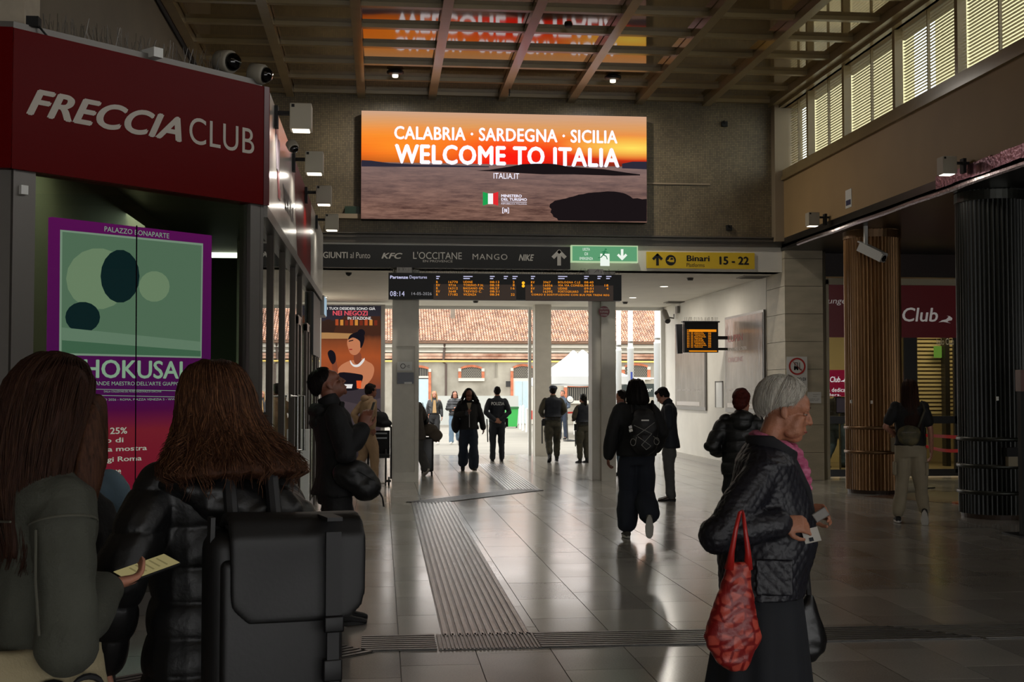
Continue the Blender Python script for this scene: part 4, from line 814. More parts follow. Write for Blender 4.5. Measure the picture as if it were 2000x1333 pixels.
# ================================================================ RIGHT SIDE
# stone pier of travertine blocks
t = thing('stone_pier', 'tall travertine block pier between passage and lounge', 'pillar', (7.6, 22.8, 0))
M_trav = mat('travertine', '#b5ab95', .6, var=.14, vs=2.2, bump=.25, bs=20, stretch=(1,1,3))
zz = 0
for k in range(9):
    h = .5; z1 = min(zz+h, 4.15); MB().box(7.225, 7.93, YB-.15+.004*(k%2), YB+.95, zz+.004, z1-.004).build('block', M_trav, t); zz = z1
    if zz >= 4.14: break
MB().box(7.24,7.91,YB-.12,YB+.93,0,4.14).build('mortar', mat('mortar','#4d463b',.9), t)
struct('trim_9', MB().tube([(8.02,YB+.1,0),(8.02,YB+.1,4.15)], .055, 12), mat('cream_pipe', '#7d7360', .45), True)
# lounge front
YG = 22.85; X0, X1 = 8.13, 12.4
X0w = 7.95
struct('wall_lounge', MB().box(X0w, 16, YG, YG+.2, 3.72, 4.15).box(X1, 16, YG, YG+.2, 0, 3.72), mat('red_brown_panel', '#241009', .5, var=.2, vs=1))
lf = thing('shopfront', 'glazed lounge shopfront with dark red fascia and club lettering', 'shopfront', (10, YG, 0))
gx = lambda px: AY(px, 700, YG).x
gz_ = lambda y: CAMZ+(765-y)/F*YG
MB().box(X0-.05, X1, YG-.12, YG, gz_(550), gz_(537)).build('cream_head', mat('cream_enamel', '#b3a98f', .35), lf)
MB().box(X0-.04, X0+.03, YG-.12, YG, 0, gz_(540)).build('cream_post', MATS['cream_enamel'], lf)
MB().box(gx(1617), X1, YG-.04, YG+.05, gz_(656), gz_(549)).build('red_band', mat('wine_red_panel', '#5f1118', .3, emit='#3a0a0e', es=.25), lf)
M_fr = mat('black_door_frame', '#14120f', .35)
for x0, x1, y0, y1 in ((1764,1790,656,930),(1862,1874,556,930),(1617,1876,815,830),(1617,1876,922,936),(1995,2050,556,936)):
    MB().box(gx(x0), gx(x1), YG-.03, YG+.04, max(0, gz_(y1)), gz_(y0)).build('frame_bar', M_fr, lf)
MB().box(gx(1617), X1, YG+.0, YG+.01, .05, gz_(656)).build('glass_pane', glass('lounge_glass', '#dfe0d6', 1.45), lf)
M_ll = mat('lounge_letter', '#cfc9c4', .5, emit='#8a8683', es=.5)
tx('Lounge', (1597,582,1652,597), YG-.04, M_ll, lf, shear=.2); tx('Club', (1762,601,1832,629), YG-.04, M_ll, lf, off=.015, shear=.15)
hare = [(1833,630),(1840,626),(1848,624),(1853,619),(1849,617),(1855,618),(1860,622),(1859,626),(1853,627),(1850,629),(1857,632),(1848,630),(1842,629)]
MB().prism([AY(x,y,YG-.045) for x, y in hare], (0,-1,0), .002).build('running_hare_emblem', M_ll, lf)
tx('Italo Club', (1829,661,1863,674), YG-.02, mat('etched_letter', '#d8ccb4', .6, emit='#6a6048', es=.5), lf)
# lounge interior
li = tag(bpy.data.objects.new('wall_lounge_inner', None), kind='structure'); COL.objects.link(li); li.location = (10, 27, 0)
M_wood = mat('warm_lounge_wall', '#94845f', .6, var=.1, vs=1)
MB().box(7.9, 14, 28, 28.1, 0, 3.8).box(14,14.1,23.8,28,0,3.8).box(7.94,8.02,23.6,28,0,3.8).build('wall', M_wood, li)
MB().box(7.9, 14, 23.8, 28, 3.75, 3.85).build('ceiling_board', mat('lounge_ceiling', '#a39878', .7), li); MB().box(7.9, 14, 23.8, 28, .0, .01).build('floor_covering', mat('lounge_floor', '#6b5f48', .3), li)
pt = AY(1790,668,26.5); q = AY(1850,812,26.5)
MB().box(pt.x, q.x+.5, 26.5, 26.6, 1.1, 3.0).build('shutter_back', mat('blind_dark', '#5e5238', .6), li)
for k in range(22): MB().box(pt.x, q.x+.5, 26.45, 26.5, 1.12+.085*k, 1.17+.085*k).build('blind_slat', mat('shutter_slat', '#a0926e', .5), li)
MB().box(pt.x+.5, pt.x+.6, 26.2, 26.4, 0, 3.4).build('inner_post', M_fr, li)
p = AY(1835,690,26.3); MB().box(p.x-.12,p.x+.05,26.3,26.32,p.z-.1,p.z+.15).build('green_screen', emis('green_glow', '#7fae4a', .7), li)
area('lounge_lamp', (9.5,25,3.7), 1.5, 120, (1,.88,.66)); area('lounge_lamp', (12.0,25,3.7), 1.5, 85, (1,.80,.50))
t = thing('club_display', 'lit magenta lounge display with hare emblem, left of the bronze column', 'display', (8.5, 25.0, 1.2)); a = AY(1612,723,24.6); b = AY(1656,775,24.6)
MB().box(a.x, b.x+.3, 24.6, 24.65, b.z, a.z).build('panel', emis('magenta_panel', '#8a1436', .8), t)
tx('Club', (1621,736,1641,747), 24.6, EWH, t, shear=.2, off=.01); tx('service dedicated', (1592,758,1664,766), 24.6, EWH, t); tx('travelers.', (1592,769,1642,774), 24.6, EWH, t)
MB().prism([AY(x*.42+1641-1833*.42, y*.42+746-630*.42, 24.59) for x, y in hare], (0,-1,0), .002).build('hare_emblem', EWH, t)
for q in (a.x+.1, b.x+.2): MB().tube([(q,24.7,0),(q,24.7,b.z)], .02, 6).build('leg', M_blackm, t)
a = AY(1632,776,24.3); b = AY(1652,808,24.3); t = thing('lounge_monitor', 'small dark framed monitor below the magenta display', 'monitor', (a.x,24.3,b.z))
MB().box(a.x,b.x,24.3,24.34,b.z,a.z).build('frame', M_black, t); MB().box(a.x+.02,b.x-.02,24.295,24.3,b.z+.02,a.z-.02).build('screen', mat('dim_screen','#3b3540',.3,emit='#2a2430',es=1), t); MB().tube([((a.x+b.x)/2,24.36,0),((a.x+b.x)/2,24.36,b.z+.1)], .02, 8).build('stand', M_steel, t)
# fluted columns
def column(cx, cy, r, label, m, rings, mring, nf=46):
    t = thing('fluted_column', label, 'column', (cx, cy, 0)); mb = MB(); n = nf*6
    prof = [max(.0, abs(math.sin(math.pi*(j % 6)/6))) for j in range(n)]
    ring = lambda z: [(cx+(r-.022+.022*prof[j])*math.cos(2*math.pi*j/n), cy+(r-.022+.022*prof[j])*math.sin(2*math.pi*j/n), z) for j in range(n)]
    tag(mb.loft([ring(.06), ring(1.5), ring(3.0), ring(4.15)]).build('shaft', m, t), kind='stuff')
    MB().lathe([(r-.03,0),(r-.02,.07)], (cx,cy,0), 40).build('base', mat('column_foot', '#3b2c22', .5), t)
    for z in rings: MB().lathe([(r-.01,z-.028),(r+.02,z-.022),(r+.026,z),(r+.02,z+.022),(r-.01,z+.028)], (cx,cy,0), 48).build('ring_bar', mring, t, True)
    MB().lathe([(r+.01,4.02),(r+.01,4.14)], (cx,cy,0), 40).build('top_collar', mring, t)
    return t
M_brz = mat('bronze_flute', '#83603c', .33, .55, var=.25, vs=3, stretch=(1,1,.2)); M_brr = mat('bronze_ring', '#6e5236', .35, .6)
M_dkc = mat('dark_green_flute', '#1c1d1a', .4, .4, var=.3, vs=3, stretch=(1,1,.2)); M_dkr = mat('dark_ring', '#33342f', .35, .6)
column(7.77, 19.65, .44, 'bronze fluted column in front of the lounge', M_brz, (1.03,.65), M_brr)
column(7.79, 15.68, .44, 'near dark green fluted column at the right edge', M_dkc, (1.0,.66,.33), M_dkr)
c = AY(1975,900,15.2); t = thing('card_holder', 'small pale card box strapped to the dark column', 'box', tuple(c)); MB().box(c.x-.06,c.x+.06,15.15,15.23,c.z-.07,c.z+.05).build('box', mat('card_cream','#8f846c',.6), t); MB().box(c.x-.08,c.x+.09,15.14,15.25,c.z+.05,c.z+.16).build('lid', M_blackm, t)
c = AY(1744,868,19.25); t = thing('card_holder', 'small pale card box between rings of the bronze column', 'box', tuple(c)); MB().box(c.x-.05,c.x+.08,19.2,19.3,c.z-.12,c.z+.1).build('box', MATS['card_cream'], t)
for px, y, d, w in ((1702,786,19.2,'bronze'),(1662,785,19.42,'bronze'),(1947,779,15.24,'dark')):
    c = AY(px,y,d); sthing('column_tag', MB().box(c.x-.014,c.x+.014,c.y-.02,c.y,c.z-.025,c.z+.025), M_wtext, 'tiny pale tag on the %s column%s' % (w, '' if px != 1662 else ', near its left edge'), 'tag')
# belt barrier between the columns
t = thing('belt_barrier', 'red queue belts on a post between the two columns', 'belt barrier', (7.5, 17.5, 0)); M_belt = mat('red_belt', '#c01422', .5, emit='#500810', es=.3)
for (x0,y0,x1,y1,d0,d1,sg) in ((1808,851,1879,855,20.5,17.6,.0),(1808,872,1879,881,20.5,17.6,.03)):
    A_ = AY(x0,y0,d0); B_ = AY(x1,y1,d1); pts = [A_.lerp(B_, k/8)-V((0,0,sg*math.sin(math.pi*k/8))) for k in range(9)]; mb = MB()
    for k in range(8): mb.bar(pts[k], pts[k+1], .004, .05)
    mb.build('belt', M_belt, t)
B_ = AY(1881,900,17.6); MB().lathe([(.16,0),(.16,.02),(.03,.04),(.03,1.02),(.001,1.03)], (B_.x,17.6,0), 18).build('post', mat('orange_post', '#a34d18', .4), t)
A_ = AY(1806,900,20.5); MB().lathe([(.16,0),(.16,.02),(.03,.04),(.03,1.0),(.001,1.01)], (A_.x,20.5,0), 18).build('post', M_black, t)
p = GR(1998,1048); t = thing('info_totem', 'thin dark totem at the extreme right edge', 'totem', (p.x+.1,p.y,0)); MB().box(p.x+.0,p.x+.25,p.y,p.y+.08,.0,1.84).build('body', M_blackm, t); MB().box(p.x-.01,p.x+.3,p.y-.02,p.y+.1,1.6,1.84).build('wood_top', mat('reddish_wood','#5a3020',.4), t); MB().box(p.x-.12,p.x+.4,p.y-.15,p.y+.25,0,.02).build('foot', M_black, t)
# cctv on the soffit
c = AY(1702,492,19.0); t = thing('bullet_camera', 'long white CCTV camera hanging in front of the bronze column', 'camera', tuple(c)); h = AY(1691,480,19.0)
MB().bar((h.x,19.0,4.15),(h.x,19.0,h.z),.05,.05,up=(0,1,0)).build('stem', M_white, t)
A_ = AY(1681,483,19.1); B_ = AY(1726,505,18.8); d_ = (B_-A_); MB().bar(A_,B_,.16,.13).build('housing', M_white, t); MB().bar(A_+V((0,0,.08)),B_+d_*.04+V((0,0,.08)),.19,.02).build('sun_shield', M_white, t)
MB().tube([B_,B_+d_*.03],.05,12).build('lens', M_black, t); MB().tube([A_,A_+V((-.02,0,-.07)),A_.lerp(B_,.5)+V((0,-.09,-.03)),B_+V((0,-.08,-.05))],.008,6).build('cable', M_black, t)
# signs on the pier and wall
t = plate('forklift_sign', 'white no-forklift sign with red prohibition ring on the stone pier', 'sign', (1537,697,1577,762), YB-.18, M_white, .03); Yq = YB-.18
c = AY(1557,716,Yq); ringm = mat('prohibition_red', '#b52a22', .5); mb = MB(); N_ = 32
for k in range(N_):
    a0 = 2*math.pi*k/N_; a1 = 2*math.pi*(k+1)/N_; mb.prism([(c.x+r_*math.cos(a_),Yq,c.z+r_*math.sin(a_)) for r_, a_ in ((.125,a0),(.155,a0),(.155,a1),(.125,a1))], (0,-1,0), .004)
mb.bar((c.x-.1,Yq-.004,c.z+.1),(c.x+.1,Yq-.004,c.z-.1),.004,.028,up=(0,1,0)); tag(mb.build('prohibition_ring', ringm, t), kind='stuff')
fk = MB().box(c.x-.06,c.x+.02,Yq-.003,Yq,c.z-.05,c.z-.0).box(c.x-.05,c.x-.04,Yq-.003,Yq,c.z,c.z+.07).box(c.x+.0,c.x+.01,Yq-.003,Yq,c.z,c.z+.07).box(c.x-.05,c.x+.01,Yq-.003,Yq,c.z+.06,c.z+.07).box(c.x+.04,c.x+.05,Yq-.003,Yq,c.z-.06,c.z+.07).box(c.x+.05,c.x+.09,Yq-.003,Yq,c.z-.06,c.z-.05)
for q in (-.045,.005): fk.lathe([(.016,0),(.016,.003)], (c.x+q,Yq,c.z-.055), 12, (0,-1,0))
tag(fk.build('forklift_symbol', M_black, t), kind='stuff')
tx('DIVIETO DI', (1541,738,1574,744), Yq, M_black, t, off=.02); tx('ACCESSO', (1544,747,1570,753), Yq, M_black, t, off=.02)
t = plate('paper_notice', 'small white paper notice on the stone pier under the forklift sign', 'notice', (1577,766,1604,788), YB-.162, M_white, .006)
for k, (x0, x1, y) in enumerate(((1588,1601,770),(1588,1596,774),(1581,1600,779),(1581,1598,782))): tx('notice text'[:8+k], (x0,y,x1,y+1.6), YB-.162, M_black, t, res=2)
a = AX(1652,373,XR); b = AX(1664,410,XR); t = thing('wall_label', 'narrow white and blue label on the brown right wall', 'label', (XR,a.y,b.z))
MB().box(XR-.008,XR,min(a.y,b.y),max(a.y,b.y),b.z+.05,a.z).build('plate', M_white, t); MB().box(XR-.012,XR-.008,min(a.y,b.y)+.03,max(a.y,b.y)-.03,b.z+.09,b.z+.17).build('blue_half', mat('label_blue','#2a2f55',.5), t)
# posters on the right passage wall
M_film = mat('greyed_poster_film', '#6e6761', .22, col2='#8a827c', vs=1.6, bump=.5, bs=2.5, stretch=(1,3,1)); M_pal = mat('pale_print', '#b9b2ac', .5); M_pred = mat('faded_red_print', '#8f5a58', .5)
for (y0, y1, lb, wtx) in ((23.56,26.3,'grey film covered poster nearest the stone pier','near'),(27.95,30.9,'grey film covered poster behind the small timetable screen','far')):
    t = thing('wall_poster', lb, 'poster', (7.22,(y0+y1)/2,1.2), group='film covered posters on the passage wall')
    MB().box(7.18,7.22,y0,y1,1.17,3.15).build('frame', M_alu, t); MB().box(7.172,7.18,y0+.05,y1-.05,1.25,3.10).build('print', M_film, t)
    def wt(s, a_, b_, z0, z1, m, **k): text(s, V((7.172,y1-a_*(y1-y0),z1)), V((7.172,y1-b_*(y1-y0),z0)), m, t, right=(0,-1,0), **k)
    if wtx == 'near':
        wt('LUPIN', .1, .5, 2.62, 2.76, M_pred, off=.02); wt('DAL 4 DICEMBRE AL CINEMA', .08, .6, 2.42, 2.5, M_pal); wt('ORIGINE', .1,.5, 2.2, 2.3, M_pred)
    else: wt('italiana', .25, .5, 2.5, 2.58, M_pal)
    for q in range(5): wt(('sponsor','media','partner','city','rail')[q], .1+q*.16, .22+q*.16, 1.6+.02*(q%2), 1.65, M_pal, res=2)
    MB().box(7.169,7.172,y0+.5,y1-.2,1.27,1.36).build('white_strip', M_pal, t)
a = AX(1397,745,7.22); b = AX(1413,797,7.22); t = thing('torn_paper', 'torn white paper sheet with dark tape edges between the posters', 'paper', (7.22,a.y,b.z))
y0, y1 = sorted((a.y,b.y)); MB().box(7.212,7.22,y0,y1,b.z,a.z).build('sheet', M_white, t)
for q in ((y0,y0+.08,b.z,a.z),(y1-.08,y1,b.z,a.z),(y0,y1,a.z-.03,a.z)): MB().box(7.208,7.212,*q).build('tape', mat('brown_tape','#5a5248',.6), t)
# small timetable screen
Ys = 26.0; a = AY(1337,630,Ys); b = AY(1403,689,Ys); t = thing('timetable_screen', 'small black framed screen with amber train list on the right wall', 'screen', ((a.x+b.x)/2,Ys,b.z))
MB().box(a.x,b.x,Ys,Ys+.16,b.z,a.z).build('case', M_black, t); MB().box(a.x-.05,b.x+.02,Ys-.06,Ys+.1,a.z,a.z+.025).build('hood', M_black, t)
MB().prism([(a.x-.02,Ys+.1,a.z-.03),(a.x-.13,Ys+.2,a.z-.03),(a.x-.10,Ys+.2,b.z-.02),(a.x-.02,Ys+.1,b.z-.02)], (0,1,0), .1).build('rear_screen', M_black, t)
MB().box(b.x,7.22,Ys+.05,Ys+.12,a.z-.35,a.z-.28).box(b.x,7.22,Ys+.05,Ys+.12,b.z+.05,b.z+.1).build('bracket', M_blackm, t)
M_ab = emis('amber_block', '#f09018', .9); MB().box(AY(1342,0,Ys).x,AY(1395,0,Ys).x,Ys-.003,Ys,AY(0,642,Ys).z,AY(0,637,Ys).z).build('title_bar', M_ab, t); MB().box(AY(1342,0,Ys).x,AY(1396,0,Ys).x,Ys-.003,Ys,AY(0,683,Ys).z,AY(0,680.5,Ys).z).build('footer_bar', M_ab, t)
for k in range(11):
    y = 644+k*3.3
    for x0, x1, s in ((1342,1347,'RV'),(1349,1354,'22'),(1356,1380-(k*7)%9,('VERONA','UDINE','PADOVA','TRIESTE','BOLOGNA')[k%5]),(1383,1389,'09')): tx(s, (x0,y,x1,y+2.3), Ys, M_ab, t, res=2, off=.03)
sp_ = MB()
for k in range(34): x = a.x+(b.x-a.x)*(k+.5)/34; sp_.tube([(x,Ys+.03,a.z+.02),(x+random.uniform(-.03,.03),Ys,a.z+.11)], .003, 3)
tag(sp_.build('bird_spikes', M_alu, t), kind='stuff')
c = AY(1299,618,31.0); t = thing('bullet_camera', 'small grey bullet camera at the door jamb by the right wall', 'camera', tuple(c)); MB().tube([c+V((.0,.1,.12)),c+V((.03,-.15,-.13))],.075,14).build('housing', mat('cam_grey','#77726a',.5), t); MB().tube([c+V((.03,-.15,-.13)),c+V((.03,-.17,-.15))],.06,14).build('lens', M_black, t); MB().tube([c+V((.02,0,-.02)),c+V((.22,0,-.05)),c+V((.22,0,.05))],.02,8).build('arm', M_alu, t)
a = AY(1316,598,30.5); b = AY(1337,612,30.5); sthing('junction_box', MB().box(b.x-.18,7.2,30.5,30.7,b.z,a.z), M_alu, 'grey metal box high on the passage wall beside the bullet camera', 'box')
# ================================================================ PEOPLE: toolkit
R = math.radians
def swarp(p, f=9.0, ph=0.0):
    """cheap smooth wrinkle field, -1..1, from point array"""
    x, y, z = p[:,0]*f+ph, p[:,1]*f+ph*1.7, p[:,2]*f-ph
    a = np.sin(x*1.1+1.7*np.sin(z*.9+y*.7)+ph); b = np.sin(y*1.3-1.5*np.sin(z*.8-x*.9)); c = np.sin(z*1.9+1.6*np.sin(x*.8+y*1.1))
    return (a*b+b*c+c*a)/1.8
class Vox(MB):
    """overlapping closed pieces fused into ONE skin by a voxel remesh"""
    def limb(s, pts, rs, n=12):
        s.tube(pts, list(rs), n)
        for p, r in zip(pts, rs): s.ell(p, (r*.985,)*3, None, 12, 8)
        return s
    def fuse(s, name, m, parent, vox=.01, sm=3, disp=None, fac=.5, mats=None):
        me = s.mesh(name, None); o = bpy.data.objects.new(name, me); COL.objects.link(o)
        r = o.modifiers.new('r', 'REMESH'); r.mode = 'VOXEL'; r.voxel_size = vox; r.use_smooth_shade = True
        if sm: q = o.modifiers.new('s', 'SMOOTH'); q.factor = fac; q.iterations = sm
        dg = bpy.context.evaluated_depsgraph_get(); me2 = bpy.data.meshes.new_from_object(o.evaluated_get(dg)); bpy.data.objects.remove(o); bpy.data.meshes.remove(me)
        if disp:
            n = len(me2.vertices); co = np.empty(n*3, np.float32); no = np.empty(n*3, np.float32)
            me2.vertices.foreach_get('co', co); me2.vertices.foreach_get('normal', no); co = co.reshape(-1,3); no = no.reshape(-1,3)
            d = disp(co, no); co = co+no*d[:,None]; me2.vertices.foreach_set('co', co.astype(np.float32).ravel()); me2.update()
        me2.name = name; me2.materials.clear(); me2.materials.append(m); me2.shade_smooth(); return link(name, me2, parent)
def fold(A=.006, f=9, ph=0, A2=.003): return lambda p, n: A*swarp(p, f, ph)+A2*swarp(p, f*2.7, ph+2)
def puffer(pitch=.085, A=.014, ph=0):
    def g(p, n):
        z = p[:,2]+.012*swarp(p, 6, ph)+.05*p[:,0]*0; s = np.abs(np.sin(math.pi*z/pitch))
        return A*(s**.45-.75)+.004*swarp(p, 16, ph)
    return g
def diamond(pitch=.05, A=.005):
    def g(p, n):
        u = p[:,1]+p[:,0]*np.clip(-n[:,1]*1.6,-1,1); z = p[:,2]+.006*swarp(p, 7)
        a = np.abs(np.sin(math.pi*(u+z)/pitch)); b = np.abs(np.sin(math.pi*(u-z)/pitch)); return A*(np.minimum(a, b)**.5-.7)+.004*swarp(p, 7, 1)+.001*swarp(p, 19, 1)
    return g
def Rx(a): return Matrix.Rotation(a, 3, 'X')
def Ry(a): return Matrix.Rotation(a, 3, 'Y')
def Rz(a): return Matrix.Rotation(a, 3, 'Z')
def hand(v, w, d, n, side, curl=.5, sz=1.0, spread=.02, thumb=.6):
    """w wrist, d finger direction, n palm normal (towards the palm side), side = +1 thumb lies on d x n side"""
    w = V(w); d = V(d).normalized(); n = V(n); n = (n-d*n.dot(d)).normalized(); s = d.cross(n)*side; k = sz
    rings = []
    for t, hw, ht in ((-.02,.026,.021),(.012,.031,.018),(.05,.040,.016),(.088,.039,.013)):
        c = w+d*t*k; rings.append([c+s*math.cos(a)*hw*k+n*math.sin(a)*ht*k for a in [2*math.pi*j/12 for j in range(12)]])
    v.loft(rings)
    for i, (off, L, r) in enumerate(((.029,.070,.0088),(.010,.078,.0090),(-.010,.072,.0086),(-.028,.056,.0078))):
        p = w+d*.078*k+s*off*k; a = curl*.6+i*.06; pts = [p]; dd = d+s*(off*spread*12)
        for q, l in enumerate((.45,.32,.25)):
            a2 = a*(q+1)*.95; dirv = (dd*math.cos(a2)+n*math.sin(a2)).normalized(); pts.append(pts[-1]+dirv*L*l*k)
        v.limb(pts, [r*k*1.06, r*k, r*k*.92, r*k*.8], 8)
    p = w+d*.018*k+s*.024*k; q1 = p+(s*.7+d*.6+n*.25*thumb).normalized()*.036*k; q2 = q1+(s*.25+d*.9+n*.45*thumb).normalized()*.030*k; q3 = q2+(d*.9-s*.1+n*.5*thumb).normalized()*.024*k
    v.limb([p,q1,q2,q3], [.0135*k,.0115*k,.0098*k,.0082*k], 8)
def head_prims(v, T, fem=True, old=False):
    """T maps head-local (facing +Y, origin mid-ear height) to body space"""
    def el(c, r, rx=0): v.ell(T(c), r, T.rot@Rx(rx), 16, 11)
    el((0,-.012,.032), (.074,.094,.086)); el((0,.028,-.04), (.056 if fem else .06,.066,.074)); el((0,.06,.03), (.055,.034,.045))
    el((0,.072,-.098), (.021,.019,.017)); el((0,.085,.024), (.05,.012,.010)); 
    for s in (-1,1):
        el((s*.036,.062 if not old else .056,-.030), (.026,.026,.024)); el((s*.033,.050,-.052), (.028,.032,.040)); el((s*.030,.052,-.072), (.028,.035,.03)); el((s*.076,-.006,-.008), (.007,.017,.029), .2); el((s*.078,.002,-.03), (.006,.010,.010))
        el((s*.014,.098,-.036), (.008,.009,.007)); el((s*.031,.083,.012), (.015,.009,.005)); el((s*.031,.081,-.012), (.014,.009,.004))
    v.limb([T((0,.088,.008)), T((0,.103,-.014)), T((0,.109,-.033))], [.008,.009,.0112], 10)
    el((0,.087,-.058), (.021,.011,.010)); el((0,.0925,-.066), (.022,.009,.0045)); el((0,.0905,-.078), (.019,.009,.0055)); el((0,.082,-.072), (.026,.010,.016))
    if old:
        for s in (-1,1): el((s*.034,.038,-.085), (.022,.03,.022)); el((s*.016,.084,-.054), (.006,.008,.014), .3)
        el((0,.045,-.105), (.03,.04,.02))
class HT:
    def __init__(s, base, rot): s.base = V(base); s.rot = rot
    def __call__(s, p): return s.base+s.rot@V(p)
SKIN = {'light': mat('skin_light', '#a5705a', .5, var=.06, vs=30), 'tan': mat('skin_tan', '#7a4a38', .5, var=.06, vs=30), 'old': mat('skin_aged', '#a06a50', .5, var=.12, vs=25, bump=.25, bs=120), 'dark': mat('skin_brown', '#5a3528', .5)}
M_eye = mat('eye_white', '#8f8880', .2); M_iris = mat('iris_dark', '#1c140e', .2); M_browh = mat('eyebrow_hair', '#3a2c22', .7); M_lip = mat('lip', '#8f4a42', .5)
def person(label, px, d, H, rz, pose=None, fem=True, skin='light', vox=.0085, group=None):
    """pose: arms/legs given in a 1.75 m body facing +Y, right side +X"""
    pose = pose or {}; x = AY(px, 900, d).x; t = thing('person', label, 'person', (x, d, 0), R(rz), group); s = H/1.75; t.scale = (s,s,s)
    P = t['_'] = 0; del t['_']
    lean = R(pose.get('lean', 0)); lx = R(pose.get('side', 0)); piv = V((0,0,.98)); BR = Rx(-lean)@Ry(lx)
    def bend(p): p = V(p); k = min(1, max(0, (p.z-.92)/.25)); return piv+(Rx(-lean*k)@Ry(lx*k))@(p-piv)
    sh = pose.get('sh', .165 if fem else .185); hy, hp, hr = [R(a) for a in pose.get('head', (0,0,0))]   # yaw (left +), pitch (up +), roll
    nb = bend((0,-.012,1.475)); HRm = BR@Rz(hy)@Rx(hp)@Ry(hr); fw = pose.get('neckf', .012)
    T = HT(nb+BR@V((0,fw,.055))+HRm@V((0,.01,.085)), HRm)
    v = Vox()
    rings = []
    for z, rx, ry, cy in ((.86,.13,.10,-.01),(.93,.165 if fem else .16,.115,-.012),(1.02,.145,.10,0),(1.12,.125 if fem else .14,.09,.005),(1.24,.15,.10,0),(1.34,.165,.105,-.005),(1.41,sh*.93,.085,-.012),(1.455,.10,.06,-.015)):
        rings.append([bend((rx*math.cos(2*math.pi*j/16), cy+ry*math.sin(2*math.pi*j/16), z)) for j in range(16)])
    v.loft(rings); v.limb([bend((0,-.012,1.42)), nb, T((0,-.02,-.05))], [.055,.05,.052 if fem else .058]); head_prims(v, T, fem, skin == 'old')
    arms = pose.get('arms', {}); legs = pose.get('legs', {}); J = {'T': T, 'bend': bend, 'sh': {}, 'arm': {}, 'leg': {}, 'HR': HRm}
    for k, sg in (('R',1),('L',-1)):
        S = bend((sg*sh,-.012,pose.get('shz',1.415))); a = arms.get(k, ((sg*.225,-.04,1.14),(sg*.235,.02,.885),(0,.15,-1),(-sg,0,0),.45)); E, W = V(a[0]), V(a[1])
        v.limb([bend((sg*sh*.72,-.012,pose.get('shz',1.415)-.02)), S, S.lerp(E,.5), E, E.lerp(W,.4), W], [.05,.048,.042,.036,.036,.026])
        hand(v, W, a[2], a[3], -sg if len(a) < 6 else a[5], a[4], .97 if fem else 1.05); J['sh'][k] = S; J['arm'][k] = (S,E,W)
        l = legs.get(k, ((sg*.10,.015,.50),(sg*.105,-.02,.085),0,0)); Hp = V((sg*.088,0,.90)); K, A = V(l[0]), V(l[1]); v.limb([Hp, Hp.lerp(K,.5), K, K.lerp(A,.35), A], [.088,.074,.054,.053,.036])
        fr = Rz(R(l[2])*-sg)@Rx(R(l[3])); J['leg'][k] = (Hp,K,A,fr); v.limb([A, A+fr@V((0,.08,-.054)), A+fr@V((0,.14,-.066))], [.034,.026,.015])
    v.fuse('body', SKIN[skin], t, vox, 2 if skin != 'old' else 8)
    return t, J
def eyes(t, J, m_iris=None, closed=False):
    T = J['T']
    for s in (-1,1):
        e = MB().ell(T((s*.031,.0775,.001)), (.0095,.0085,.0085), None, 12, 8).build('eye', M_eye, t, True, local=True)
        MB().ell(T((s*.031,.0848,-.001)), (.0055,.003,.0055), None, 10, 6).build('iris', M_iris, e, True, local=True)
        MB().ell(T((s*.031,.0772,.0045)), (.0118,.0105,.0085), T.rot, 12, 8).ell(T((s*.031,.0765,-.0075)), (.0118,.0095,.005), T.rot, 12, 8).build('eyelid', t.children[0].data.materials[0], e, True, local=True)
    MB().tube([T((x,y,-.071)) for x, y in ((-.024,.082),(-.014,.095),(0,.100),(.014,.095),(.024,.082))], [.001,.0042,.0048,.0042,.001], 8).build('lips', M_lip, t, True, local=True)
    for s in (-1,1): MB().tube([T((s*x,y,z)) for x, y, z in ((.012,.0965,.022),(.028,.094,.028),(.044,.082,.024))], [.001,.0028,.001], 6).build('eyebrow', M_browh, t, True, local=True)
def sleeve(v, a, r, cuff=.9, puff=0):
    S, E, W = a; si = V((-.03 if S.x > 0 else .03,0,0)); v.ell(S+si*.2-V((0,0,.008)), (r*.9,)*3); v.limb([S.lerp(E,.04)+si, S.lerp(E,.16)+si*.15, S.lerp(E,.55), E, E.lerp(W,.45), E.lerp(W,cuff)], [r*.84,r*.98,r*1.0,r*.95,r*.88,r*.72])
def top(t, J, m, hem=.86, r=.062, w=1.0, name='jacket', vox=.01, disp=None, cuff=.92, collar=.05, belly=0, hemw=1.0, sh=.17, sm=3, short=False):
    v = Vox(); b = J['bend']; rings = []
    prof = [(hem,.18*hemw,.135*hemw,-.008),((hem+1.05)/2,.172*hemw**.5,.13+belly*.5,0),(1.08,.16,.122+belly,.008),(1.2,.165,.122+belly*.7,.008),(1.32,.178,.124,-.004),(1.40,sh+.015,.108,-.014),(1.445,sh*.72,.086,-.016),(1.475,.075,.07,-.014)]
    for z, rx, ry, cy in prof: rings.append([b((rx*w*math.cos(2*math.pi*j/20), cy+ry*w*math.sin(2*math.pi*j/20), z)) for j in range(20)])
    v.loft(rings)
    for k in 'RL':
        a = J['arm'][k]; 
        if short: S, E, W = a; v.ell(S-V((0,0,.006)), (r*.92,)*3); v.limb([S.lerp(E,.05)+V((-.03 if S.x > 0 else .03,0,0)), S.lerp(E,.3), S.lerp(E,.68)], [r*.85, r*.98, r*1.0])
        else: sleeve(v, a, r, cuff)
    if collar: v.lathe([(.06,-.01),(.078,-.01),(.073,collar),(.056,collar)], b((0,-.014,1.47)), 18, J['T'].rot@V((0,.15,1)))
    return v.fuse(name, m, t, vox, sm, disp or fold())
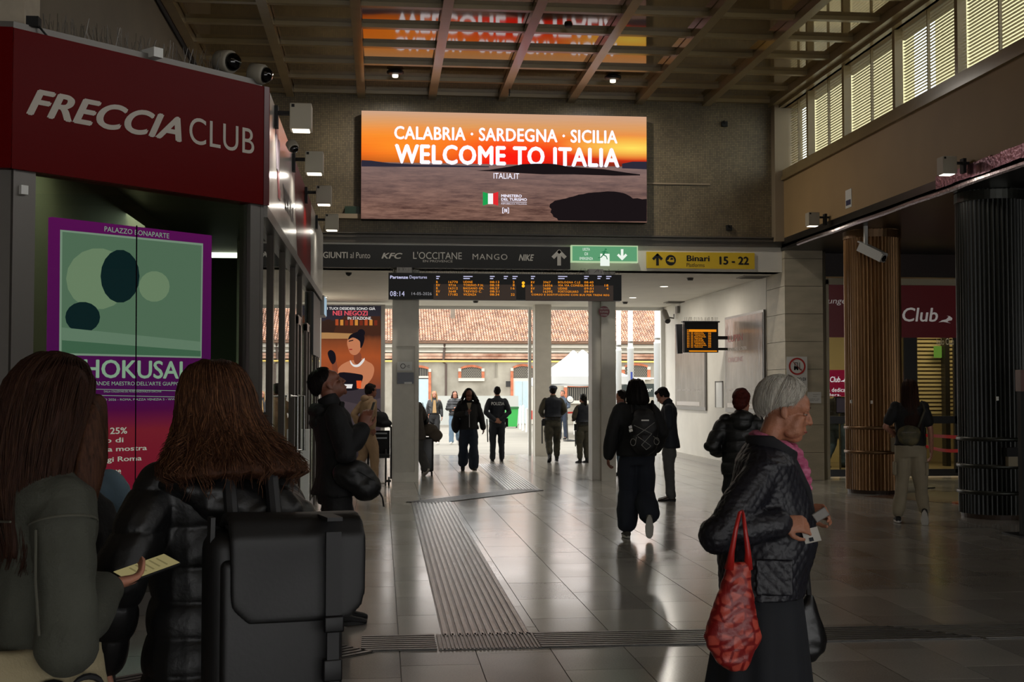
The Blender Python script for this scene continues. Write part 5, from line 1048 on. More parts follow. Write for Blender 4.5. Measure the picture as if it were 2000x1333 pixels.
def pants(t, J, m, w=1.0, name='trousers', vox=.01, low=.0, waist=1.0, disp=None, flare=1.0):
    v = Vox(); v.loft([[(rx*math.cos(2*math.pi*j/18), -.008+ry*math.sin(2*math.pi*j/18), z) for j in range(18)] for z, rx, ry in ((.80,.15*w,.11),(.86,.172,.128),(.93,.172,.128),(waist,.15,.115))])
    for k in 'RL':
        Hp, K, A, fr = J['leg'][k]; e = A.lerp(K, .02+low); v.limb([Hp, Hp.lerp(K,.5), K, K.lerp(A,.5), e], [.10,.093*w,.074*w,.068*w*flare,.062*w*flare])
    return v.fuse(name, m, t, vox, 3, disp or fold(.007, 11, 1))
def shoes(t, J, m, sole=None, boot=0, vox=.007):
    for k in 'RL':
        Hp, K, A, fr = J['leg'][k]; v = Vox()
        rings = []
        for y, hw, h in ((-.062,.024,.055),(-.045,.034,.075),(.0,.038,.085),(.06,.042,.068),(.12,.046,.048),(.17,.042,.036),(.20,.024,.022)):
            rings.append([A+fr@V((hw*math.cos(a), y, -.083+max(0,h*(.5+.5*math.sin(a)))) if True else 0) for a in [2*math.pi*j/14 for j in range(14)]])
        v.loft(rings)
        if boot: v.limb([A+V((0,0,-.02)), A.lerp(K,boot)], [.048,.056])
        o = v.fuse('shoe' if not boot else 'boot', m, t, vox, 2)
        MB().loft([[A+fr@V((hw*math.cos(a)*1.04, y, z)) for y, hw, a in [(.065+.135*math.sin(q), .044 if math.sin(q) > -.3 else .036, q) for q in [2*math.pi*j/20 for j in range(20)]]] for z in (-.088,-.066)]).build('sole', sole or M_blackm, o, local=True)
def hair_cap(t, J, m, bulk=1.0, back=0, vox=.007, name='hair', extra=None, disp=None, front=0):
    T = J['T']; v = Vox(); v.ell(T((0,-.024,.044)), (.083*bulk,.094*bulk,.083*bulk), T.rot); v.ell(T((0,-.045,-.01)), (.076*bulk,.066*bulk,.07), T.rot)
    for s in (-1,1): v.ell(T((s*.068,-.01,.02)), (.018,.045,.04), T.rot)
    v.ell(T((0,.045+front,.082)), (.052,.034,.03), T.rot)
    if extra: extra(v, T)
    return v.fuse(name, m, t, vox, 2, disp or (lambda p, n: .003*np.sin(p[:,0]*170+2*np.sin(p[:,2]*40))+.002*swarp(p, 40)))
def hair_shell(t, J, m, r=(.092,.103,.090), c=(0,-.024,.046), tm=((0,46),(40,56),(70,78),(95,90),(120,118),(180,128)), n=400, fine=.0014, swirl=.25, vox=.0045, inner=.86, fringe=0, seed=2, crown=-.15, wave=.0012):
    T = J['T']; c = V(c); rnd = random.Random(seed)
    def tmax(ph):
        a = abs(math.degrees(math.atan2(math.sin(ph), math.cos(ph))))
        for (a0, t0), (a1, t1) in zip(tm, tm[1:]):
            if a <= a1: return math.radians(t0+(t1-t0)*(a-a0)/(a1-a0))
        return math.radians(tm[-1][1])
    def S(ph, th, k=1.0):
        k *= 1+.22*max(0, math.degrees(th)-95)/50; return T(c+V((r[0]*k*math.sin(th)*math.sin(ph), r[1]*k*(math.sin(th)*math.cos(ph)+crown*math.cos(th)*(0)), r[2]*k*math.cos(th))))
    G, Hn = 40, 12; v = Vox(); vs = []; fs = []
    for k, kk in ((0,1.0),(1,inner)):
        for i in range(Hn+1):
            for j in range(G): ph = 2*math.pi*j/G; vs.append(S(ph, max(.02, tmax(ph)*i/Hn), kk))
    N = (Hn+1)*G
    for i in range(Hn):
        for j in range(G):
            a_, b_ = i*G+j, i*G+(j+1)%G; fs.append((a_, b_, b_+G, a_+G)); fs.append((N+a_, N+a_+G, N+b_+G, N+b_))
    for j in range(G): a_, b_ = Hn*G+j, Hn*G+(j+1)%G; fs.append((a_, b_, N+b_, N+a_))
    fs.append(tuple(range(G))[::-1]); fs.append(tuple(range(N, N+G))); v.add(vs, fs)
    o = v.fuse('hair', m, t, vox, 2, lambda p, q: wave*np.sin(p[:,0]*230+p[:,1]*190+3*np.sin(p[:,2]*40)))
    mb = MB()
    for i in range(n):
        ph = rnd.uniform(-math.pi, math.pi); sw = swirl*rnd.uniform(.5,1.3)*(1 if ph > 0 else -1)*(-1 if abs(ph) < 1.9 else .3); t0 = rnd.uniform(.05,.75); t1 = rnd.uniform(.82,1.05); lift = rnd.uniform(1.0,1.035); pts = []
        for q in range(8):
            f = q/7; a_ = ph+sw*(1-f)*.9; th = tmax(a_)*(t0*(1-f)+t1*f); pts.append(S(a_, th, lift+.012*math.sin(f*math.pi)-.02*(f > .95)))
        mb.tube(pts, [fine*.4]+[fine]*5+[fine*.6,fine*.2], 5)
    if n: tag(mb.build('strands', m, o, True, local=True, fix=False), kind='stuff')
    return o
def hair_long(t, J, m, prof, n=0, span=135, vox=.009, m2=None, curl=.0, seed=1, cut=None, amp=1.0):
    """prof: (z, rx, ry, cx, cy) head-local, top to ends; strands run over the mass"""
    T = J['T']; v = Vox(); rnd = random.Random(seed); G = 22
    v.loft([[T((cx+rx*math.cos(2*math.pi*j/G), cy+ry*math.sin(2*math.pi*j/G), z)) for j in range(G)] for z, rx, ry, cx, cy in prof])
    o = v.fuse('hair', m, t, vox, 2, lambda p, n_: amp*(.005*np.sin(p[:,0]*95+2.5*np.sin(p[:,2]*13)+3*p[:,1])+.003*np.sin(p[:,0]*260+3*np.sin(p[:,2]*19))))
    if n:
        zs = [q[0] for q in prof]
        def at(z):
            for k in range(len(prof)-1):
                if z <= prof[k][0] and z >= prof[k+1][0]:
                    f = (prof[k][0]-z)/(prof[k][0]-prof[k+1][0]+1e-9); return [a+(b-a)*f for a, b in zip(prof[k][1:], prof[k+1][1:])]
            return prof[-1][1:]
        mb = MB(); mb2 = MB()
        for i in range(n):
            ph = math.radians(rnd.uniform(-span, span)); z0 = zs[0]-.004-abs(rnd.gauss(0,.03)); z1 = zs[-1]+rnd.uniform(-.05,.12)*(1 if rnd.random() < .8 else 1.6); z1 = min(z1, z0-.15)
            k = 14; pts = []; w0 = ph*11+rnd.uniform(-.5,.5); off = rnd.uniform(.0,.008); cv = rnd.uniform(.6,1)*curl*.55*math.sin(ph*13+1); dr = rnd.gauss(0,.06)
            for q in range(k+1):
                f = q/k; z = z0+(z1-z0)*f; rx, ry, cx, cy = at(z); a = ph+dr*f+.05*math.sin(w0+f*9)*(.3+f)+ (cv*max(0,f-.6)*1.2)
                pts.append(T((cx+(rx+off+.010*curl*math.sin(w0+f*14)*f)*math.sin(a), cy-(ry+off)*math.cos(a), z+ (0 if f < .85 else curl*.02*(f-.85)/.15))))
            rr = rnd.uniform(.0008,.0024); (mb if rnd.random() < .62 else mb2).tube(pts, [rr*.5]+[rr*(1-.5*abs(2*q/k-1)) for q in range(1,k)]+[rr*.3], 5)
        tag(mb.build('strands', m, o, True, local=True, fix=False), kind='stuff'); tag(mb2.build('strands', m2 or m, o, True, local=True, fix=False), kind='stuff')
    return o
def rbox(name, m, parent, c, half, rot=None, bw=.03, seg=3, taper=1.0):
    rot = rot or Matrix.Identity(3); c = V(c); mb = MB(); P = []
    for z, k in ((-1,1),(1,taper)):
        for x, y in ((-1,-1),(1,-1),(1,1),(-1,1)): P.append(c+rot@V((x*half[0]*k, y*half[1]*k, z*half[2])))
    mb.add(P, [(3,2,1,0),(4,5,6,7),(0,1,5,4),(1,2,6,5),(2,3,7,6),(3,0,4,7)]); o = mb.build(name, m, parent, local=True); bevel(o, bw, seg); o.data.shade_smooth(); return o
def local(mb, name, m, parent, smooth=False): return mb.build(name, m, parent, smooth, local=True)
def hmat(name, c, c2, rough=.5): return mat(name, c, rough+.08, col2=c2, vs=26, stretch=(6,6,.5), bump=.3, bs=90, spec=.12)
C_blk = mat('black_cloth', '#0b0b0e', .8, var=.15, vs=6, bump=.3, bs=90); C_leather = mat('black_leather', '#101114', .35, var=.1, vs=10, bump=.25, bs=60)
C_puff = mat('black_puffer_nylon', '#09090b', .5, var=.1, vs=10, bump=.35, bs=28); C_jean = mat('dark_jeans', '#222c3c', .85, var=.15, vs=12, bump=.2, bs=150)
C_jeanl = mat('light_jeans', '#5f7588', .85, var=.15, vs=8); C_beige = mat('beige_cloth', '#8f7458', .85, var=.1, vs=8); C_grey = mat('grey_trousers', '#4a4a4a', .85, var=.1, vs=10)
C_camo = mat('camouflage', '#2e3129', .85, col2='#4a4436', vs=9); C_navy = mat('navy_cloth', '#0f1622', .75, var=.1, vs=8); C_cream = mat('cream_cotton', '#9a8d78', .85, var=.08, vs=8, bump=.15, bs=80)
H_blk = hmat('black_hair', '#0a0808', '#1c1512', .4); H_brn = hmat('brown_hair', '#22140d', '#38221a', .5); H_aub = hmat('auburn_brown_hair', '#28170f', '#4a2e1f', .45); H_aub2 = hmat('auburn_highlight', '#40281a', '#6c4830', .42); H_bln = hmat('blond_hair', '#7a5a36', '#a88a5c', .5)
H_gry = hmat('silver_hair', '#8f8a80', '#c2bdb2', .45); H_red = hmat('dyed_red_hair', '#2c0d0a', '#5a2018', .45)
W_rub = mat('white_rubber', '#b4b0a8', .6)
# ================================================================ PEOPLE: far and middle
def bagthing(name, label, cat, parts, group=None):
    t = thing(name, label, cat, tuple(parts[0][2]), 0, group)
    return t
walkA = {'R': ((.10,.10,.52),(.10,.10,.10),5,0), 'L': ((-.10,-.02,.50),(-.10,-.20,.16),5,-35)}
walkB = {'L': ((-.10,.10,.52),(-.10,.10,.10),5,0), 'R': ((.10,-.02,.50),(.10,-.20,.16),5,-35)}
downR = ((.235,-.03,1.14),(.25,.04,.89),(0,.25,-1),(-1,0,0),.5); downL = ((-.235,-.03,1.14),(-.25,.04,.89),(0,.25,-1),(1,0,0),.5)
# police officer
t, J = person('police officer seen from behind, POLIZIA on the navy jacket, hands clasped behind', 971, 29.2, 1.73, 0, dict(arms={'R':((.27,-.10,1.14),(.06,-.17,.96),(-1,0,-.3),(0,1,0),.4),'L':((-.27,-.10,1.14),(-.06,-.18,.94),(1,0,-.3),(0,1,0),.4)}), fem=False, skin='light', vox=.012)
top(t, J, C_navy, .90, .068, 1.12, vox=.014, sh=.19); pants(t, J, C_navy, 1.05, vox=.013, name='trousers'); shoes(t, J, C_blk, vox=.012); hair_cap(t, J, H_blk, .97, vox=.01)
W_ref = mat('reflective_lettering', '#9aa0a4', .5); W_reft = mat('police_lettering', '#d8dcde', .5)
me = text('POLIZIA', V((-.15,-.20,1.375)), V((.15,-.20,1.30)), W_reft, None, off=.02, push=0); me.parent = t; me.location = (0,.02,0); me.location.y = .025
local(MB().loft([[(rx*math.cos(2*math.pi*j/18),-.008+ry*math.sin(2*math.pi*j/18),z) for j in range(18)] for z, rx, ry in ((.955,.185,.15),(1.0,.18,.145))]), 'belt', M_blackm, t); local(MB().box(.19,.25,-.05,.03,.80,1.0), 'holster', M_blackm, t); local(MB().tube([(-.24,-.02,.98),(-.22,-.03,.45)], .013, 8), 'baton', M_blackm, t)
# soldiers
for lb, px, d, H, pose, fem in (('soldier in navy beret and padded vest walking away',1080,28.8,1.75,dict(legs=walkA,arms={'R':((.27,.0,1.17),(.17,.18,1.05),(-.4,1,0),(0,0,-1),.6),'L':((-.28,-.02,1.14),(-.21,.16,1.03),(.4,1,0),(0,0,-1),.6)}),False),
                              ('shorter soldier with dark tied hair, half hidden by the right pillar',1139,28.4,1.56,dict(arms={'L':((-.26,.02,1.16),(-.14,.20,1.08),(.4,1,0),(0,0,-1),.6),'R':((.26,.02,1.16),(.14,.20,1.08),(-.4,1,0),(0,0,-1),.6)}),True)):
    t, J = person(lb, px, d, H, 0 if not fem else 25, pose, fem=fem, vox=.012)
    top(t, J, C_camo, .93, .066, 1.08, vox=.014, name='jacket'); top(t, J, C_navy, 1.02, .03, 1.2, vox=.016, name='vest', collar=0, short=True); pants(t, J, C_camo, 1.18, vox=.013, low=.18); shoes(t, J, M_blackm, boot=.35, vox=.012)
    local(MB().loft([[(rx*math.cos(2*math.pi*j/18),-.008+ry*math.sin(2*math.pi*j/18),z) for j in range(18)] for z, rx, ry in ((.955,.185,.15),(1.0,.185,.15))]), 'belt', M_blackm, t); local(MB().box(-.24,-.18,-.05,.05,.82,.98), 'pouch', M_blackm, t); local(MB().tube([(-.25,-.02,.95),(-.25,-.03,.42)], .014, 8), 'baton', M_blackm, t)
    if fem: hair_cap(t, J, H_blk, 1.0, vox=.01, extra=lambda v, T: (v.ell(T((0,-.12,.02)), (.04,.04,.05), T.rot), v.limb([T((0,-.11,0)),T((0,-.13,-.13)),T((0,-.12,-.2))],[.04,.04,.02])))
    else:
        hair_cap(t, J, H_blk, .97, vox=.01); T = J['T']; Vox().ell(T((.01,-.01,.065)), (.10,.112,.062), T.rot@Ry(.12)).fuse('beret', mat('navy_beret','#162033',.7), t, .012, 2)
# two women far outside
t, J = person('blonde woman in open black leather jacket over a beige top, far outside', 848, 39, 1.63, 180, dict(legs=walkB, arms={'R':downR,'L':downL}), vox=.014)
top(t, J, mat('beige_top','#a8885e',.8), 1.0, .045, .95, vox=.016, name='top', collar=0, short=True); j = top(t, J, C_leather, .98, .062, 1.06, vox=.016); pants(t, J, C_blk, 1.05, vox=.015, flare=1.1); shoes(t, J, W_rub, W_rub, vox=.014)
local(MB().prism([(-.035,.155,1.43),(.035,.155,1.43),(.065,.15,1.02),(-.065,.15,1.02)], (0,1,0), .012), 'shirt_front', MATS['beige_top'], t); eyes(t, J)
hair_long(t, J, H_bln, ((.12,.03,.03,0,-.02),(.09,.075,.08,0,-.025),(.02,.092,.09,0,-.035),(-.08,.098,.065,0,-.055),(-.2,.11,.05,0,-.06),(-.3,.10,.035,0,-.065)), vox=.014)
for s in (-1,1): Vox().limb([J['T']((s*.07,.03,.02)), J['T']((s*.085,.04,-.1)), J['T']((s*.09,.07,-.24))], [.022,.026,.018]).fuse('hair_lock', H_bln, t, .014, 1)
t, J = person('woman in shiny black puffer and pale jeans with arms crossed, far outside', 888, 39, 1.63, 172, dict(legs=walkA, head=(10,-15,0), arms={'R':((.24,.03,1.15),(.02,.19,1.17),(-1,.1,.1),(0,-1,0),.5),'L':((-.24,.03,1.15),(-.02,.17,1.14),(1,.1,.1),(0,-1,0),.5)}), vox=.014)
top(t, J, C_leather, .93, .075, 1.15, vox=.016, disp=puffer(.08,.02)); pants(t, J, C_jeanl, 1.1, vox=.015, flare=1.15); shoes(t, J, W_rub, W_rub, vox=.014); eyes(t, J)
hair_long(t, J, H_brn, ((.12,.03,.03,0,-.02),(.09,.078,.08,0,-.025),(.02,.098,.09,0,-.035),(-.08,.12,.06,0,-.045),(-.14,.13,.05,0,-.045)), vox=.014)
# woman walking in with phone
t, J = person('woman in loose black jacket with flying dark locks, walking in and looking at a phone', 915, 25.8, 1.68, 182, dict(legs=walkB, head=(0,-28,0), arms={'R':((.26,.02,1.15),(.09,.22,1.20),(-.6,.2,.5),(0,-1,.2),.3),'L':((-.26,.0,1.14),(-.31,.04,.90),(-.1,.2,-1),(1,0,0),.6)}), skin='tan', vox=.011)
top(t, J, C_blk, .88, .082, 1.17, vox=.013, disp=fold(.012,8)); local(MB().prism([(-.008,.155,1.26),(.008,.155,1.26),(.05,.11,1.43),(-.05,.11,1.43)], (0,1,0), .015), 'white_shirt', C_cream, t); local(MB().box(-.006,.006,.165,.172,.92,1.2), 'zip', M_alu, t)
pants(t, J, C_jean, 1.25, vox=.013, flare=1.35, disp=fold(.012,8,2)); shoes(t, J, C_blk, W_rub, vox=.012); eyes(t, J)
T = J['T']; rnd = random.Random(5); v = Vox(); v.ell(T((0,-.038,.046)), (.090,.092,.082), T.rot)
for k in range(26):
    a = rnd.uniform(-2.2, 2.2); s0 = T((.08*math.sin(a), -.03-.07*math.cos(a)*.8, rnd.uniform(0,.07))); out = V((math.sin(a)*rnd.uniform(.05,.11), -.03*math.cos(a), 0)); L_ = rnd.uniform(.13,.26)
    v.limb([s0, s0+out*.7+V((0,0,-L_*.35)), s0+out*1.2+V((rnd.uniform(-.02,.02),0,-L_*.8)), s0+out*1.5+V((rnd.uniform(-.02,.03),0,-L_))], [.018,.016,.013,.008], 8)
v.fuse('hair', H_blk, t, .010, 1)
local(MB().box(.03,.09,.24,.25,1.17,1.27), 'phone', M_black, t)
bt = Vox(); bt.ell((.27,.0,.98), (.10,.13,.19)); bo = bt.fuse('bag', C_blk, t, .014, 2, fold(.01)); local(MB().tube([(.30,.0,1.14),(.19,.02,1.44),(.12,-.09,1.44)], .012, 6), 'strap', C_blk, bo)
# bald man with mirror pole
t, J = person('man in blue grey jacket beyond the soldier, next to the mirror pole', 1099, 42.5, 1.66, 150, dict(arms={'L':((-.25,.03,1.15),(-.18,.24,1.08),(0,1,.2),(1,0,0),1.0),'R':downR}), fem=False, vox=.015)
top(t, J, mat('blue_grey_jacket','#3a4656',.8), .9, .066, 1.08, vox=.017); pants(t, J, C_jean, 1.0, vox=.016); shoes(t, J, C_blk, vox=.015); hair_cap(t, J, hmat('grey_brown_hair','#3a322c','#5a5048'), .93, vox=.013); eyes(t, J)
# person behind the right pillar
t, J = person('person with dark hair and pinkish scarf, mostly hidden behind the right pillar', 1214, 24.2, 1.64, 60, dict(arms={'R':((.24,.05,1.2),(.12,.2,1.33),(-.3,.4,.8),(0,-1,0),.6),'L':downL}), vox=.012)
top(t, J, mat('dusty_pink_cloth','#6e5048',.85), .92, .064, 1.05, vox=.014); pants(t, J, C_jeanl, 1.0, vox=.014); shoes(t, J, C_blk, vox=.013); hair_cap(t, J, H_blk, 1.05, vox=.011); Vox().lathe([(.07,-.02),(.10,0),(.10,.05),(.07,.07)], J['bend']((0,0,1.46)), 16).fuse('scarf', mat('pink_scarf_far','#8f6058',.85), t, .014, 2)
# beige man
t, J = person('man in beige hooded tracksuit walking past the advert', 716, 22.0, 1.75, -62, dict(lean=6, legs=walkA, arms={'R':((.25,-.10,1.17),(.25,-.02,.98),(0,.5,-1),(-1,0,0),.8),'L':((-.24,-.12,1.2),(-.2,-.02,1.0),(0,.4,-1),(1,0,0),.8)}), fem=False, skin='tan', vox=.011)
top(t, J, C_beige, .88, .07, 1.1, vox=.013, name='hoodie'); Vox().ell(J['bend']((0,-.09,1.47)), (.10,.07,.065)).fuse('hood', C_beige, t, .012, 2); pants(t, J, C_beige, 1.12, vox=.013); shoes(t, J, W_rub, W_rub, vox=.011); hair_cap(t, J, H_blk, 1.0, vox=.009); eyes(t, J)
# folded wheelchairs and the black bag on them
p = AY(742, 900, 22.25); t = thing('wheelchair', 'folded black wheelchair frame left of the left pillar', 'wheelchair', (p.x, 22.3, 0)); x0 = p.x
for s in (-.14,.10): 
    tr = MB(); N_ = 26; pts = [(x0+s,22.3+.29*math.cos(2*math.pi*k/N_),.30+.29*math.sin(2*math.pi*k/N_)) for k in range(N_+1)]; tr.tube(pts, .018, 6, cap=False); tr.build('wheel', M_blackm, t)
    sp2 = MB()
    for k in range(8): a = math.pi*k/8; sp2.tube([(x0+s,22.3+.28*math.cos(a),.3+.28*math.sin(a)),(x0+s,22.3-.28*math.cos(a),.3-.28*math.sin(a))], .004, 4)
    tag(sp2.build('spokes', M_steel, t), kind='stuff')
for s in (-.2,.19): MB().tube([(x0+s,22.1,.1),(x0+s,22.12,.55),(x0+s,22.35,.62),(x0+s,22.42,.98),(x0+s*.4,22.5,1.03)], .016, 8).build('side_frame', M_black, t)
MB().tube([(x0-.2,22.42,.98),(x0,22.42,1.04),(x0+.19,22.42,.98)], .016, 8).build('push_bar', M_black, t); MB().box(x0-.17,x0+.17,22.36,22.42,.50,.92).build('back_sling', C_blk, t); MB().box(x0-.17,x0+.17,22.05,22.4,.46,.52).build('seat_sling', C_blk, t)
for z in (.78,.86): MB().box(x0-.17,x0+.12,22.34,22.36,z,z+.025).build('reflective_strip', W_ref, t)
for s in (-.16,.14): MB().tube([(x0+s,22.05,.07),(x0+s+.03,22.05,.07)], .07, 12).build('caster', M_blackm, t); MB().box(x0+s-.05,x0+s+.05,21.9,22.05,.06,.09).build('footrest', M_blackm, t)
p = AY(741, 850, 21.9); t = thing('duffel_bag', 'soft black bag resting on the folded wheelchair', 'bag', (p.x, 22.3, 1.02)); Vox().ell((p.x-t.location.x,-.05,.11), (.16,.12,.13)).ell((p.x-t.location.x+.08,-.05,.03),(.12,.1,.08)).fuse('bag_body', C_blk, t, .014, 3, fold(.012)); local(MB().tube([(-.08,-.05,.2),(-.03,-.05,.28),(.05,-.05,.2)],.01,6),'handle',C_blk,t)
# woman with suitcase behind left pillar
t, J = person('dark haired woman in grey brown coat half hidden behind the left pillar', 812, 24.4, 1.66, 40, dict(lean=12, arms={'R':((.25,.02,1.15),(.24,.16,.98),(0,.6,-1),(-1,0,0),.9),'L':downL}, legs=walkB), vox=.012)
top(t, J, mat('grey_brown_coat','#3d3630',.85,var=.1,vs=8), .72, .075, 1.15, vox=.014, name='coat', hemw=1.1); pants(t, J, C_grey, 1.15, vox=.014, flare=1.3); shoes(t, J, W_rub, W_rub, vox=.012); hair_long(t, J, H_blk, ((.12,.03,.03,0,-.02),(.09,.078,.08,0,-.025),(.02,.094,.09,0,-.035),(-.1,.1,.07,0,-.055),(-.28,.09,.04,0,-.07)), vox=.012)
b_ = Vox().ell((.27,.05,1.10), (.06,.13,.13)).fuse('handbag', C_leather, t, .013, 2); local(MB().tube([(.30,.0,1.2),(.17,-.01,1.46),(.24,.1,1.2)],.012,6), 'strap', C_leather, b_); local(MB().lathe([(.03,0),(.03,.01)], (.33,.03,1.2), 10, (1,0,0)), 'tag', W_rub, b_)
p = AY(834, 900, 24.6); t = thing('suitcase', 'upright black suitcase just right of the left pillar', 'suitcase', (p.x, 24.6, 0)); rbox('shell', mat('black_shell','#121318',.35), t, (0,0,.40), (.12,.2,.33), bw=.04)
for s in (-1,1):
    for q in (-1,1): local(MB().tube([(s*.09-.012,q*.15,.035),(s*.09+.012,q*.15,.035)],.035,12),'wheel',M_blackm,t)
local(MB().tube([(-.08,.17,.72),(-.08,.17,1.0),(.08,.17,1.0),(.08,.17,.72)],.01,6),'handle',M_alu,t); local(MB().box(-.13,-.12,-.05,.05,.5,.53),'latch',M_steel,t)
p = AY(843, 850, 24.45); t = thing('travel_bag', 'soft taupe bag lying on the black suitcase', 'bag', (p.x, 24.55, .74)); Vox().ell((-.04,0,.13),(.17,.13,.12)).ell((.08,-.06,.02),(.12,.10,.13)).fuse('bag_body', mat('taupe_fabric','#4f463c',.85,var=.1,vs=8), t, .014, 3, fold(.012)); local(MB().tube([(-.12,0,.2),(-.05,0,.30),(.05,0,.22)],.01,6),'handle',C_leather,t)
# person inside the lounge
t, J = person('person in black jacket and blue jeans standing inside the lounge', 1635, 26.0, 1.74, -70, dict(lean=4, legs=walkA, arms={'R':((.26,.02,1.15),(.2,.2,1.1),(0,1,0),(0,0,-1),.6),'L':downL}), fem=False, vox=.013)
top(t, J, C_blk, .92, .068, 1.1, vox=.015); pants(t, J, mat('mid_blue_jeans','#33475c',.85,var=.15,vs=8), 1.1, vox=.014); shoes(t, J, C_blk, vox=.013); hair_cap(t, J, H_blk, vox=.011); eyes(t, J)
# red haired person
t, J = person('person with dyed red hair and black padded jacket, seen behind the elderly woman', 1448, 12.0, 1.63, -12, dict(head=(-25,-10,0), arms={'L':((-.30,-.04,1.16),(-.22,.16,1.08),(.5,1,.2),(0,0,-1),.6),'R':((.30,-.04,1.16),(.22,.16,1.08),(-.5,1,.2),(0,0,-1),.6)}), vox=.009)
top(t, J, C_puff, .86, .085, 1.2, vox=.011, disp=puffer(.11,.016)); Vox().ell(J['bend']((0,-.10,1.45)), (.13,.08,.07)).ell(J['bend']((0,-.13,1.38)), (.10,.05,.07)).fuse('hood', C_puff, t, .011, 3, fold()); pants(t, J, C_blk, 1.05, vox=.012); shoes(t, J, C_blk, vox=.01)
hair_cap(t, J, H_red, 1.13, vox=.007, disp=lambda p, n: .004*swarp(p, 40)+.002*swarp(p, 90, 1), extra=lambda v, T: v.ell(T((0,-.06,-.045)), (.072,.05,.055), T.rot))
# man with bowed head
t, J = person('man in dark navy jacket and grey trousers with bowed head, by the passage wall', 1308, 18.5, 1.69, 76, dict(lean=3, head=(0,-30,0), neckf=.03, arms={'R':((.25,.0,1.13),(.18,.20,.97),(-.2,1,-.35),(-1,0,-.2),.8),'L':((-.25,.0,1.13),(-.17,.20,.96),(.2,1,-.35),(1,0,-.2),.8)}), fem=False, vox=.009)
top(t, J, C_navy, .80, .07, 1.1, vox=.011, collar=.075, disp=fold(.007,8)); pants(t, J, C_grey, 1.12, vox=.011, low=.0); shoes(t, J, mat('brown_leather_shoe','#2a1a14',.3), vox=.009); hair_cap(t, J, H_blk, .99, vox=.007, front=.012); eyes(t, J); local(MB().obox((0,.31,.93),(.035,0,0),(0,.004,.003),(0,-.02,.07)),'phone',M_black,t)
# woman with corded backpack
t, J = person('woman in black sweater and wide navy trousers walking away with corded backpack', 1243, 13.8, 1.75, -6, dict(legs={'L':((-.09,.05,.52),(-.10,.03,.095),5,0),'R':((.10,.02,.50),(.115,-.22,.24),5,-72)}, head=(15,-5,0), arms={'L':((-.27,-.06,1.15),(-.31,-.02,.88),(0,.2,-1),(1,0,0),.9),'R':((.28,-.04,1.15),(.22,.12,.98),(-.2,.8,-.3),(-1,0,0),.8)}), skin='tan', vox=.009)
top(t, J, C_blk, .90, .085, 1.2, vox=.011, disp=fold(.012,7), name='sweater'); pants(t, J, mat('navy_trousers','#171c28',.85,var=.1,vs=8), 1.32, vox=.011, flare=1.45, low=.16, disp=fold(.014,7,3)); shoes(t, J, mat('grey_suede_shoe','#4a463f',.8), W_rub, vox=.009)
hair_long(t, J, H_blk, ((.125,.03,.03,0,-.02),(.10,.075,.08,0,-.025),(.03,.10,.10,0,-.035),(-.05,.118,.10,0,-.045),(-.12,.13,.095,0,-.05),(-.17,.11,.08,0,-.05)), n=160, vox=.010, m2=H_blk, span=170)
for q in (1,-1): local(MB().tube([J['T']((q*.09,.02,.0)),J['T']((q*.12,.03,-.1)),J['T']((q*.13,.0,-.19))],[.012,.010,.003],6),'hair_lock',H_blk,t)
bp = thing('backpack', 'black backpack laced with pale cords on the walking woman', 'backpack', tuple(t.location)); bp.rotation_euler = t.rotation_euler; bp.scale = t.scale
Vox().ell((.06,-.26,1.17),(.155,.10,.23)).ell((.06,-.28,1.06),(.15,.10,.15)).ell((.06,-.23,1.33),(.12,.08,.09)).fuse('pack_body', mat('pack_nylon','#101014',.55,bump=.3,bs=40), bp, .011, 3, fold(.006,12))
cd_ = mat('pale_cord', '#8a8884', .7)
for a_, b_ in (((-.06,1.24),(.13,1.15)),((.16,1.27),(-.03,1.13)),((.13,1.15),(.02,1.03)),((-.02,1.12),(.12,1.02)),((.02,1.03),(.07,.98)),((.12,1.02),(.07,.98))): local(MB().tube([(a_[0],-.372,a_[1]),((a_[0]+b_[0])/2,-.385,(a_[1]+b_[1])/2),(b_[0],-.378,b_[1])],.0035,6),'cord',cd_,bp)
for c_, s in (((-.07,1.08),1),((.18,1.09),-1)): local(MB().tube([(c_[0]+.035*s,-.375,c_[1]+.035)]+[(c_[0]+.028*math.cos(a)*1,-.378,c_[1]-.02+.038*math.sin(a)) for a in [k*math.pi/5 for k in range(11)]],.0035,6),'cord_loop',cd_,bp)
local(MB().box(.02,.10,-.375,-.365,1.285,1.30),'pack_label',M_wtext,bp); local(MB().obox((-.09,-.34,1.185),(.018,0,.006),(0,.01,0),(-.004,0,.014)),'tag',M_wtext,bp); local(MB().obox((-.095,-.34,1.22),(.016,0,.006),(0,.008,0),(-.004,0,.014)),'tag',M_alu,bp)
for q in (-.05,.17): local(MB().tube([(q,-.2,1.36),(q,-.06,1.49),(q,.06,1.42)],.018,6),'shoulder_strap',MATS['pack_nylon'],bp)
# long haired person on the right
t, J = person('long haired person in black T-shirt and beige cargo trousers walking to the lounge', 1778, 15.05, 1.76, -18, dict(legs={'L':((-.09,.06,.52),(-.15,.02,.095),0,0),'R':((.11,.02,.50),(.14,-.20,.17),8,-55)}, arms={'L':((-.29,-.06,1.16),(-.15,.14,1.05),(.6,.8,0),(0,0,-1),.7),'R':((.235,-.02,1.13),(.25,.06,.87),(0,.2,-1),(-1,0,0),.6)}), skin='light', vox=.009)
top(t, J, C_blk, .94, .068, 1.05, vox=.011, short=True, collar=0, name='t_shirt', disp=fold(.008,8)); cg = mat('cargo_beige','#8a7f6a',.85,var=.08,vs=7); pants(t, J, cg, 1.13, vox=.011, low=.05, disp=fold(.012,8,2)); shoes(t, J, C_blk, W_rub, vox=.009)
for s in (-1,1): rbox('cargo_pocket', cg, t, (s*.185,-.02,.66), (.02,.06,.08), bw=.012)
